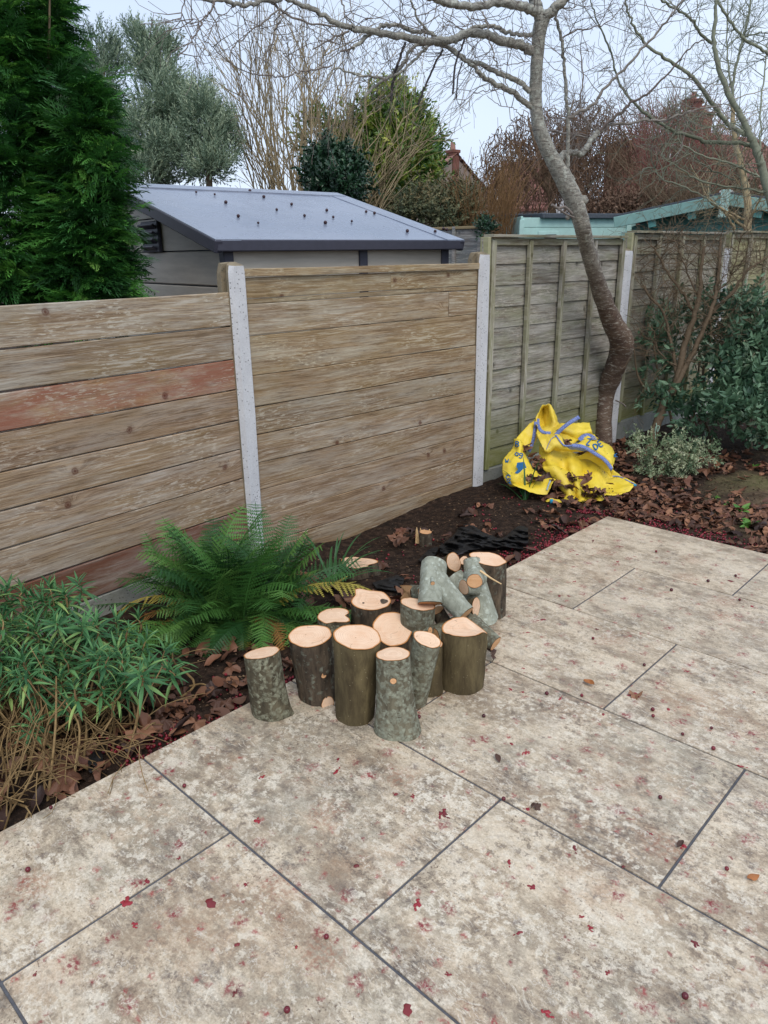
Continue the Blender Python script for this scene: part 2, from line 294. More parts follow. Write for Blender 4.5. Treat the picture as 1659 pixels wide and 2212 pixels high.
def mat_bark(name, base, dark, lichen=None, cover=0.5, specks=None, scale=1.0, streak=True):
    t = NT(name, 0.85, 0.2); v = t.rvec(5.0); vz = t.vm('MULTIPLY', v, (1.0, 1.0, 0.28)); vz2 = t.vm('MULTIPLY', v, (0.75, 0.75, 1.25))
    n = t.noise(vz, 38 * scale, 8, 0.68, 0.4); m = t.noise(v, 9 * scale, 5, 0.6)
    c = t.mix(t.ramp(n, [(0.38, 0.0), (0.62, 1.0)]), dark, base); c = t.mix(t.mr(m, 0.4, 0.7, 0, 0.55), c, dark)
    h = n
    if lichen:
        vo = t.vor(t.vm('ADD', v, t.vm('MULTIPLY', t.noise(v, 22, 4, 0.6, 0, 'Color'), (0.02, 0.02, 0.02))), 70 * scale)
        ln = t.noise(vz2, 20 * scale, 9, 0.74, 0.4); patch = t.ramp(t.ma('ADD', t.ma('MULTIPLY', ln, 0.75), t.ma('MULTIPLY', t.sep(vo.outputs['Color'])[0], 0.25)), [(0.62 - cover * 0.22, 0.0), (0.66 - cover * 0.22, 1.0)])
        edge = t.ramp(vo.outputs['Distance'], [(0.3, 1.0), (0.62, 0.45)])
        lf = t.ma('MULTIPLY', t.ma('MULTIPLY', patch, edge), t.ramp(t.noise(v, 160, 3, 0.6), [(0.34, 0.45), (0.55, 1.0)]))
        lc = t.mix(t.sep(vo.outputs['Color'])[1], lichen, tuple(x * 0.72 for x in lichen[:3]) + (1,))
        c = t.mix(lf, c, lc); h = t.ma('ADD', n, t.ma('MULTIPLY', lf, 0.35))
    if specks:
        vs = t.vor(v, 105); sp = t.ma('MULTIPLY', t.ramp(vs.outputs['Distance'], [(0.10, 1.0), (0.2, 0.0)]), t.ramp(t.sep(vs.outputs['Color'])[0], [(0.78, 0.0), (0.82, 1.0)]))
        c = t.mix(t.ma('MULTIPLY', sp, 0.75), c, specks)
    t.base(c); t.bump(h, 0.7, 0.006); return t.m
def mat_cut(name, a, b, rim):
    """sawn end grain: local xy is the face, rnd runs 0 at the pith to 1 at the bark"""
    t = NT(name, 0.7, 0.25); v = t.rvec(3.0); r = t.attr('rnd'); n = t.noise(v, 18, 6, 0.6, 0.3); f = t.noise(v, 260, 3, 0.6)
    c = t.mix(t.mr(n, 0.35, 0.68), a, b)
    rings = t.noise(t.comb(t.ma('MULTIPLY', t.ma('ADD', r, t.ma('MULTIPLY', n, 0.12)), 24.0), 0.0, t.ma('MULTIPLY', t.oinfo('Random'), 9.0)), 1.0, 1, 0.5)
    c = t.mix(t.ramp(rings, [(0.45, 0.0), (0.66, 0.5)]), c, tuple(x * 0.72 for x in a[:3]) + (1,))
    saw = t.noise(t.vm('MULTIPLY', v, (6.0, 260.0, 6.0)), 1.0, 2, 0.5); c = t.mix(t.mr(saw, 0.35, 0.7, 0, 0.5), c, b)
    c = t.mix(t.ramp(t.ma('ADD', r, t.ma('MULTIPLY', t.ma('SUBTRACT', n, 0.5), 0.10)), [(0.915, 0.0), (0.955, 0.85), (0.985, 1.0)]), c, rim)
    c = t.mix(t.ramp(r, [(0.985, 0.0), (0.998, 0.9)]), c, lin(70, 56, 40))
    vo = t.vor(v, 55); sp = t.ma('MULTIPLY', t.ramp(vo.outputs['Distance'], [(0.07, 1.0), (0.13, 0.0)]), t.ramp(t.sep(vo.outputs['Color'])[0], [(0.8, 0.0), (0.82, 1.0)])); c = t.mix(sp, c, lin(140, 96, 66))
    ck = t.n('TexVoronoi'); ck.feature = 'DISTANCE_TO_EDGE'; ck.inputs['Scale'].default_value = 13.0; t.put(ck.inputs['Vector'], t.vm('ADD', v, t.vm('MULTIPLY', t.noise(v, 20, 3, 0.6, 0, 'Color'), (.03, .03, 0)))); ckf = t.ma('MULTIPLY', t.ramp(ck.outputs['Distance'], [(0.0, 1.0), (0.016, 0.0)]), t.ramp(t.noise(t.vm('ADD', v, (3, 3, 0)), 14, 3), [(0.56, 0.0), (0.6, 0.8)])); c = t.mix(ckf, c, lin(120, 80, 56))
    t.base(c); t.bump(t.ma('ADD', f, saw), 0.25, 0.002); return t.m
def mat_leaf(name, cols, rough=0.5, spec=0.35, attr=True, trans=0.0, grain=40):
    """foliage: each leaf takes its tone from the rnd attribute (or the object's random number)"""
    t = NT(name, rough, spec); r = t.attr('rnd') if attr else t.oinfo('Random'); k = len(cols)
    c = t.ramp(r, [(i / max(1, k - 1), x) for i, x in enumerate(cols)])
    n = t.noise(t.coord(), grain, 3, 0.6); c = t.mix(t.mr(n, 0.3, 0.7, 0.0, 0.35), c, t.mix(0.45, c, (0.0, 0.0, 0.0, 1)))
    t.base(c)
    if trans:
        tr = t.n('BsdfTranslucent'); t.put(tr.inputs['Color'], c); ms = t.n('MixShader'); ms.inputs[0].default_value = trans
        t.t.links.new(t.p.outputs[0], ms.inputs[1]); t.t.links.new(tr.outputs[0], ms.inputs[2]); t.t.links.new(ms.outputs[0], t.o.inputs['Surface'])
    return t.m
def mat_cherry():
    t = NT('cherry_bark', 0.6, 0.35); v = t.coord(); s = t.sep(v)
    hb = t.noise(t.vm('MULTIPLY', v, (17.0, 17.0, 78.0)), 1.0, 7, 0.72, 0.9); m = t.noise(v, 6, 6, 0.65); f = t.noise(v, 70, 6, 0.7)
    low = t.mix(t.ramp(m, [(0.35, 0.0), (0.65, 1.0)]), lin(84, 66, 56), lin(118, 98, 82)); up = t.mix(t.ramp(f, [(0.35, 0.0), (0.65, 1.0)]), lin(112, 108, 100), lin(164, 164, 154))
    hz = t.mr(t.ma('ADD', s[2], t.ma('MULTIPLY', m, 0.9)), 1.45, 2.35); c = t.mix(hz, low, up)
    c = t.mix(t.ramp(hb, [(0.55, 0.0), (0.61, 0.8)]), c, lin(186, 180, 166)); c = t.mix(t.ramp(hb, [(0.36, 0.8), (0.46, 0.0)]), c, lin(70, 54, 46))
    c = t.mix(t.ma('MULTIPLY', t.ramp(t.noise(v, 26, 6, 0.7), [(0.56, 0.0), (0.62, 0.8)]), hz), c, lin(186, 190, 178))
    t.base(c); t.bump(t.ma('ADD', hb, t.ma('MULTIPLY', f, 0.5)), 0.6, 0.008); return t.m
def mat_twig(name, a, b, z0=None, c2=None):
    t = NT(name, 0.75, 0.25); c = t.mix(t.attr('rnd'), a, b); n = t.noise(t.coord(), 60, 4, 0.6); c = t.mix(t.mr(n, 0.3, 0.7, 0, 0.5), c, tuple(x * 0.55 for x in a[:3]) + (1,)); t.base(c); t.bump(n, 0.3, 0.003); return t.m
def mat_soil():
    t = NT('soil', 0.95, 0.15); v = t.n('NewGeometry').outputs['Position']; s = t.sep(v); n = t.noise(v, 26, 8, 0.7); b = t.noise(v, 1.6, 5, 0.6, 0.4); f = t.noise(v, 140, 4, 0.7)
    c = t.ramp(n, [(0.35, lin(30, 24, 20)), (0.5, lin(52, 40, 33)), (0.65, lin(76, 60, 49))])
    mud = t.ma('MULTIPLY', t.mr(t.ma('ADD', s[0], t.ma('MULTIPLY', b, 1.2)), 0.8, 1.25), t.mr(s[1], 3.75, 4.5)); c = t.mix(mud, c, t.mix(t.mr(n, 0.35, 0.65), lin(98, 82, 62), lin(138, 120, 94)))
    g = t.ma('MULTIPLY', t.ramp(b, [(0.5, 0.0), (0.62, 0.7)]), t.ma('MULTIPLY', mud, t.ramp(f, [(0.4, 0), (0.55, 1)]))); c = t.mix(g, c, lin(84, 98, 48))
    vo = t.vor(v, 75); sp = t.ma('MULTIPLY', t.ramp(vo.outputs['Distance'], [(0.14, 1.0), (0.22, 0.0)]), t.ramp(t.sep(vo.outputs['Color'])[0], [(0.86, 0.0), (0.88, 1.0)])); c = t.mix(t.ma('MULTIPLY', sp, 0.8), c, lin(150, 134, 112))
    t.base(c); t.bump(t.ma('ADD', n, t.ma('MULTIPLY', f, 0.4)), 0.9, 0.02); return t.m

M = {}
M['slab'] = mat_slab()
M['grout'] = mat_simple('dark_grout', lin(90, 91, 96), 0.85, 0.2, 0.2, 60)
M['board'] = mat_wood('weathered_board', lin(192, 171, 145), lin(108, 87, 68), lin(90, 52, 40), lin(150, 130, 98), flecks=0.85)
M['board_red'] = mat_wood('red_stained_board', lin(190, 166, 138), lin(120, 90, 70), lin(92, 44, 34), lin(170, 130, 84), flecks=0.5, stain=(lin(146, 96, 78), 0.44, 0.58)); M['board_brown'] = mat_wood('brown_board', lin(132, 98, 80), lin(98, 72, 58), lin(80, 44, 34), None, flecks=0.3, stain=(lin(124, 78, 62), 0.36, 0.6), streak=0.35)
M['panel'] = mat_wood('green_grey_lap', lin(160, 156, 142), lin(100, 99, 94), lin(64, 62, 54), lin(138, 140, 112), flecks=0.45, algae=(lin(112, 116, 48), 0.02, 0.50))
M['batten'] = mat_wood('mossy_batten', lin(160, 157, 134), lin(124, 122, 102), lin(90, 84, 60), lin(132, 134, 92), flecks=0.2, algae=(lin(116, 122, 52), 0.0, 0.55))
M['greyfence'] = mat_wood('grey_lap', lin(128, 130, 132), lin(96, 98, 100), lin(70, 70, 70), lin(110, 116, 110), flecks=0.2)
M['paint'] = mat_concrete('painted_concrete', lin(214, 215, 218), lin(202, 203, 207))
M['concrete'] = mat_concrete('bare_concrete', lin(150, 136, 112), lin(116, 106, 88))
M['gravelboard'] = mat_concrete('gravel_board', lin(150, 152, 146), lin(122, 124, 116))
M['bark_lichen'] = mat_bark('lichen_bark', lin(112, 104, 84), lin(66, 60, 48), lin(150, 150, 128), 0.7)
M['bark_grey'] = mat_bark('grey_lichen_bark', lin(124, 119, 100), lin(88, 82, 68), lin(154, 158, 140), 0.75)
M['bark_olive'] = mat_bark('olive_bark', lin(112, 100, 72), lin(74, 64, 46), None, 0, lin(160, 150, 120), 0.6)
M['bark_brown'] = mat_bark('brown_bark', lin(108, 94, 78), lin(56, 49, 42), lin(120, 122, 108), 0.15, lin(140, 128, 104))
M['bark_smooth'] = mat_bark('smooth_grey_bark', lin(164, 167, 152), lin(130, 132, 118), lin(190, 196, 182), 0.4)
M['cut'] = mat_cut('fresh_cut', lin(228, 184, 148), lin(240, 208, 178), lin(186, 122, 60))
M['cut_orange'] = mat_cut('orange_cut', lin(206, 154, 108), lin(222, 176, 132), lin(150, 90, 48))
M['cherry'] = mat_cherry()
M['twig'] = mat_twig('cherry_twig', lin(116, 104, 98), lin(152, 146, 138))
M['deadtwig'] = mat_twig('dead_twig', lin(52, 48, 50), lin(74, 68, 68))
M['greentwig'] = mat_twig('green_branch', lin(112, 118, 100), lin(150, 154, 134))
M['brownstem'] = mat_twig('brown_stem', lin(104, 88, 70), lin(140, 122, 98))
M['palestem'] = mat_twig('pale_stem', lin(146, 130, 100), lin(182, 164, 130))
M['tanstem'] = mat_twig('tan_stem', lin(104, 82, 54), lin(168, 140, 96))
M['redstem'] = mat_twig('red_stem', lin(128, 76, 72), lin(158, 106, 98))
M['orangestem'] = mat_twig('orange_stem', lin(124, 94, 62), lin(152, 118, 78))
M['willow'] = mat_twig('willow_twig', lin(100, 78, 62), lin(132, 106, 86))
M['bush'] = mat_twig('bush_twig', lin(96, 82, 66), lin(138, 118, 94))
M['conifer'] = mat_leaf('conifer_spray', [lin(30, 64, 32), lin(52, 104, 46), lin(88, 148, 60), lin(140, 188, 88)], 0.45, 0.4, trans=0.15)
M['olive'] = mat_leaf('grey_green_leaf', [lin(74, 94, 76), lin(110, 132, 108), lin(150, 168, 140), lin(190, 202, 170)], 0.5, 0.4, trans=0.15)
M['laurel'] = mat_leaf('laurel_leaf', [lin(52, 88, 40), lin(92, 126, 48), lin(144, 164, 64), lin(196, 200, 96)], 0.4, 0.5, trans=0.2)
M['holly'] = mat_leaf('dark_leaf', [lin(24, 48, 34), lin(38, 70, 46), lin(56, 92, 60)], 0.35, 0.5)
M['hedgeleaf'] = mat_leaf('dull_leaf', [lin(60, 70, 50), lin(90, 98, 70), lin(120, 116, 84), lin(132, 108, 70)], 0.6, 0.3)
M['viburnum'] = mat_leaf('viburnum_leaf', [lin(52, 80, 60), lin(76, 108, 82), lin(104, 136, 104), lin(150, 170, 142)], 0.4, 0.45, trans=0.1)
M['euonymus'] = mat_leaf('variegated_leaf', [lin(70, 94, 66), lin(104, 126, 90), lin(146, 158, 122), lin(196, 198, 164)], 0.45, 0.4)
M['wallflower'] = mat_leaf('wallflower_leaf', [lin(46, 88, 54), lin(68, 116, 70), lin(96, 144, 88), lin(160, 182, 104)], 0.55, 0.35, trans=0.12)
M['fern'] = mat_leaf('fern_frond', [lin(42, 82, 42), lin(60, 106, 50), lin(84, 132, 60), lin(112, 154, 76)], 0.5, 0.35, attr=False, trans=0.15)
M['fern_yellow'] = mat_leaf('fading_frond', [lin(150, 140, 62), lin(192, 176, 84)], 0.6, 0.3, attr=False, trans=0.15)
M['fern_brown'] = mat_leaf('brown_frond', [lin(140, 100, 56), lin(166, 124, 70)], 0.7, 0.2, attr=False)
M['strap'] = mat_leaf('strap_leaf', [lin(52, 96, 50), lin(84, 128, 66)], 0.4, 0.45, trans=0.1)
M['weed'] = mat_leaf('weed_leaf', [lin(72, 120, 48), lin(112, 160, 70)], 0.5, 0.35, trans=0.15)
LEAFCOL = [lin(52, 36, 31), lin(92, 62, 48), lin(128, 88, 66), lin(68, 48, 41), lin(154, 110, 82), lin(108, 70, 56)]
M['dead'] = mat_leaf('dead_leaf', LEAFCOL, 0.6, 0.3); M['dead1'] = mat_leaf('dead_leaf_single', LEAFCOL, 0.55, 0.35, attr=False)
M['tanleaf'] = mat_simple('tan_dead_leaf', lin(164, 104, 58), 0.5, 0.35, 0.25, 60)
M['berry'] = mat_leaf('berry', [lin(60, 18, 26), lin(112, 24, 38), lin(150, 36, 52), lin(76, 30, 34)], 0.3, 0.5); M['berry1'] = mat_leaf('berry_single', [lin(66, 22, 30), lin(104, 26, 38), lin(120, 34, 46)], 0.25, 0.5, attr=False)
M['mush'] = mat_leaf('crushed_berry', [lin(120, 26, 38), lin(156, 40, 50), lin(96, 40, 38)], 0.35, 0.5, attr=False, grain=160)
M["cutstick"] = mat_twig("cut_stick", lin(206, 162, 104), lin(236, 204, 158))
M['soil'] = mat_soil()
M['fabric'] = mat_simple('weed_fabric', lin(30, 29, 29), 0.65, 0.3, 0.4, 60, 0.6)

# ------------------------------------------------------------------ ground and patio
rs = np.random.RandomState(7); rnd = random.Random(11)
def gz(x, y):
    z = -0.055 - 0.02 * min(1, max(0, -x)) - 0.075 * math.exp(-((x + 1.1) / .35) ** 2 - ((y - 2.7) / .55) ** 2) + 0.03 * math.exp(-((x + .6) / .3) ** 2 - ((y - 3.3) / .5) ** 2)
    if x > -0.02 and y < 3.63: return -0.09
    return z + 0.012 * fbm((x * 3, y * 3, 0)) + 0.006 * fbm((x * 14, y * 14, 3))
def build_ground():
    xs = np.concatenate([[-400, -90, -30, -12, -6, -3, -1.8], np.arange(-1.4, 4.6, .045), [5.5, 8, 14, 40, 120, 400]])
    ys = np.concatenate([[-60, -20, -6, -2.5], np.arange(-1.2, 8.6, .045), [9.5, 12, 18, 40, 120, 500]])
    V = np.array([[x, y, gz(x, y) if -1.5 < x < 5 and -1.3 < y < 9 else -0.09] for y in ys for x in xs])
    g = Geo(); g.add(V, rgrid(len(ys), len(xs))); return tag(g.obj('ground', M['soil']), kind='structure')
build_ground()
def build_patio():
    root = thing('patio', '', ''); del root['label'], root['category']; root['kind'] = 'structure'
    g = Geo(); box(g, (1.7 + .004, 1.2 + .0095, -.0485), EYE, (1.7, 2.4, .044)); g.obj('grout_bed', M['grout'], root, False)
    W, Lh, gp = 0.6, 0.4635, 0.0036
    k = 0
    for row in range(-2, 6):
        y0, y1 = row * W + gp, (row + 1) * W - gp
        if row == 5: y1 = 3.611
        cuts = [0.0] + [Lh * i for i in range(1 if row % 2 == 0 else 2, 9, 2)]
        cuts = [c for c in cuts if c < 3.4] + [3.4]
        for a, b in zip(cuts[:-1], cuts[1:]):
            x0, x1 = a + (gp if a > 0 else 0), b - gp
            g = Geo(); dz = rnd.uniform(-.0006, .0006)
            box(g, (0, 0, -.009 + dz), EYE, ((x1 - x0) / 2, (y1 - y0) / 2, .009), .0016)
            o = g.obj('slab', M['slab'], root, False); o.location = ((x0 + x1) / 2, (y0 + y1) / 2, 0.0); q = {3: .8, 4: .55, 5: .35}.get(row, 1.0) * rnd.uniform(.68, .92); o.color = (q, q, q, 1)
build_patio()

# ------------------------------------------------------------------ boundary fence
PL, PM, PR = np.array([-1.18, 1.96, 0]), np.array([-1.08, 3.82, 0]), np.array([-.95, 5.55, 0])
P0 = np.array([-1.05, .10, 0]); PR2 = PR + 1.78 * np.array([.062, .998, 0]); PR3 = PR2 + 1.8 * np.array([.10, .995, 0])
def post(P, d, top, label, lean=0.0):
    """H-section concrete post: painted front with chamfers, bare weathered top; P is the middle of the front foot"""
    n = np.array([d[1], -d[0], 0])                   # towards the garden
    r = thing('concrete_post', label, 'fence post', P, 'concrete fence posts')
    prof = [(-.031, 0), (.031, 0), (.05, -.022), (.05, -.04), (.028, -.045), (.028, -.075), (.05, -.08), (.05, -.115), (-.05, -.115), (-.05, -.08), (-.028, -.075), (-.028, -.045), (-.05, -.04), (-.05, -.022)]
    zs = [-.3, .3, .7, 1.1, top - .035]; V = []
    for z in zs: V += [d * a + n * b + Z3 * z + 0.002 * rs.normal(size=3) for a, b in prof]
    # weathered top: front edge, then sloping up to a blunt ridge
    V += [d * a * .86 + n * (b if b > -.05 else b + .012) + Z3 * (top - .006 + (-b * .12)) for a, b in prof]
    V += [d * a * .25 + n * (-.055 + (b + .055) * .3) + Z3 * (top + .012) for a, b in prof]
    m = len(prof); F = rgrid(len(zs) + 2, m, True); mi = np.ones(len(F), int)
    for i in range(len(F)):
        if i // m < len(zs) and (i % m) in (0, 1, 13): mi[i] = 0
    g = Geo(); g.add(np.array(V), F); g.M = [mi]; g.add(np.array(V[-m:]), [list(range(m))], 0, 1)
    g.obj('shaft', [M['paint'], M['concrete']], r, False)
    return r
def dirn(a, b): v = b - a; return v / np.linalg.norm(v)
post(PL, dirn(P0, PM), 1.435, 'white painted concrete post rising above the fern between the plank bays')
post(PM, dirn(PL, PR), 1.468, 'white painted concrete post where the plank fence meets the green lap panel')
post(PR, dirn(PM, PR2), 1.48, 'white painted concrete post right behind the crooked cherry trunk')
post(PR2, dirn(PR, PR3), 1.49, 'white painted concrete post half hidden behind the bare bush')
post(PR3, dirn(PR2, PR3), 1.49, 'far white concrete post beyond the right edge shrubs')
post(P0, dirn(P0, PL), 1.43, 'near white concrete post at the left end of the plank fence')

def board_mesh(L, H, T, seed, segs=5):
    """one plank: chamfered section swept along x with slightly wavering edges"""
    r = np.random.RandomState(seed); c = .003
    sec = [(-T, 0), (0, 0)]; g = Geo(); V = []
    for i in range(segs + 1):
        x = -L / 2 + L * i / segs; a, b = r.normal(size=2) * .0012; w = r.normal() * .0015
        for y, z in ((0, c), (0, H - c), (c, H), (T - c, H), (T, H - c), (T, c), (T - c, 0), (c, 0)):
            V.append((x, y + w, z + (a if z < H / 2 else b)))
    g.add(np.array(V), rgrid(segs + 1, 8, True)); g.add(V[:8], [list(range(8))]); g.add(V[-8:], [list(range(8))[::-1]])
    return g.mesh('board', False)
def place_board(parent, A, B, z0, z1, off, T, mat, col, name='board', tilt=0.0, seed=0, droop=0.0):
    """plank between posts A and B; its face lies 'off' behind the posts' fronts"""
    d = dirn(A, B); n = np.array([d[1], -d[0], 0]); L = np.linalg.norm(B - A) - .062
    me = board_mesh(L, z1 - z0, T, seed); me.materials.append(mat)
    o = link(name, me, parent); mid = (A + B) / 2 - n * off + Z3 * z0
    X, Y = d, -n
    o.matrix_local = Matrix(((X[0], Y[0], 0, mid[0]), (X[1], Y[1], 0, mid[1]), (0, 0, 1, mid[2]), (0, 0, 0, 1))) @ Matrix.Rotation(tilt, 4, 'X') @ Matrix.Rotation(droop, 4, 'Y')
    o.color = col; return o
def tint(*c): return (c[0], c[1], c[2], 1)
f1 = thing('plank_fence', 'left bay of the plank fence, with a reddish board, behind the narrow leaved plant', 'fence', (0, 0, 0), 'plank fence bays')
zz = [1.31, 1.15, .991, .84, .685, .532, .376, .207, .03]
tn = [(.98, .98, .95), (.86, .85, .82), (.98, .96, .93), (.82, .74, .68), (.92, .86, .80), (.94, .88, .84), (.90, .84, .78), (.92, .88, .86)]
for k in range(8):
    o = place_board(f1, P0, PL, zz[k + 1] + .003, zz[k] - .003, .034 + rnd.uniform(-.002, .002), .028, M['board_red' if k == 2 else 'board_brown' if k == 7 else 'board'], tint(*tn[k]), 'board', seed=k)
    if k == 2: o['label'] = 'reddish board'
    if k == 7: o['label'] = 'dark brown board at the bottom'
o = place_board(f1, P0, PL, -.25, .027, .030, .04, M['gravelboard'], (1, 1, 1, 1), 'gravel_board', seed=9)
f2 = thing('plank_fence', 'plank fence bay between the two nearer white posts, pale flaked boards under a thin cap', 'fence', (0, 0, 0), 'plank fence bays')
zb = [1.415, 1.374, 1.274, 1.247, 1.095, .895, .737, .59, .438, .288, .136, -.02, -.20]
tb = [(.95, .92, .78), (.84, .80, .66), (.80, .76, .62), (.98, .96, .88), (.94, .90, .78), (.88, .82, .70), (.82, .80, .74), (.90, .86, .80), (.84, .78, .70), (.86, .80, .74), (.84, .76, .68), (.84, .78, .68)]
for k in range(12):
    off = .018 if k == 0 else .034 + rnd.uniform(-.003, .003)
    for A_, B_ in ([(PL, PM)] if k not in (1, 3) else [(PL, PL + (PM - PL) * (.56 if k == 1 else .83) + dirn(PL, PM) * .0295), (PL + (PM - PL) * (.56 if k == 1 else .83) - dirn(PL, PM) * .0295, PM)]): place_board(f2, A_, B_, zb[k + 1] + .0015, zb[k] - .0015, off if k != 2 else .038, .04 if k == 0 else .028, M['board'], tint(*tb[k]), 'board', seed=20 + k, droop=rnd.uniform(-.0015, .0015))
def lap_panel(A, B, z0, z1, label, nb, laps, grav=True, tn=(1, 1, 1)):
    r = thing('lap_panel', label, 'fence', (0, 0, 0), 'green lap fence panels'); d = dirn(A, B); n = np.array([d[1], -d[0], 0]); L = np.linalg.norm(B - A)
    h = (z1 - z0 - .03) / laps
    for k in range(laps):
        u_ = rnd.uniform(.90, 1.06); f = tuple(c * u_ for c in tn)
        place_board(r, A, B, z0 + k * h, z0 + (k + 1) * h + .022, .052, .012, M['panel'], tint(*f), 'lap_board', tilt=math.radians(-4.2), seed=40 + k)
    def stick(c, s, name, col, seed=0):
        g = Geo(); box(g, (0, 0, 0), EYE, s, .002); o = g.obj(name, M['batten'], r, False)
        # the sticks' grain runs along local x
        up = s[0] == max(s)
        X, Y = (Z3, -n) if name != 'top_rail' and name != 'bottom_rail' else (d, -n); Zv = np.cross(X, Y)
        o.matrix_local = Matrix(((X[0], Y[0], Zv[0], c[0]), (X[1], Y[1], Zv[1], c[1]), (X[2], Y[2], Zv[2], c[2]), (0, 0, 0, 1))); o.color = col
    hz = (z1 - z0) / 2
    for k in range(nb):
        t = -.0 + .095 + (L - .17) * k / (nb - 1)
        stick(A + d * t - n * .030 + Z3 * (z0 + hz - .01), (hz - .012, .014, .018 if 0 < k < nb - 1 else .022), 'batten', tint(*(rnd.uniform(.85, 1.05),) * 3))
    stick(A + d * (L / 2) - n * .040 + Z3 * (z1 + .004), (L / 2 - .06, .045, .009), 'top_rail', tint(.9, .9, .9))
    stick(A + d * (L / 2) - n * .036 + Z3 * (z1 - .032), (L / 2 - .08, .008, .022), 'top_rail', tint(.85, .85, .82))
    # side of the frame standing proud of the shorter post
    stick(A + d * .046 - n * .052 + Z3 * ((z1 + 1.0) / 2), ((z1 - 1.0) / 2 - .004, .034, .014), 'frame_side', tint(1.0, 1.02, .8))
    if grav: place_board(r, A, B, -.3, z0 - .004, .032, .04, M['gravelboard'], (.95, .97, .95, 1), 'gravel_board', seed=60)
    return r
lap_panel(PM, PR, .012, 1.572, 'green grey lap panel behind the yellow bag and the cherry trunk', 5, 11)
lap_panel(PR, PR2, .085, 1.612, 'lap panel with algae along its foot behind the bare bush', 5, 11, tn=(.92, .9, .86))
lap_panel(PR2, PR3, .085, 1.63, 'yellowish lap panel at the right edge behind the evergreen shrub', 5, 11, tn=(1.0, .98, .72))

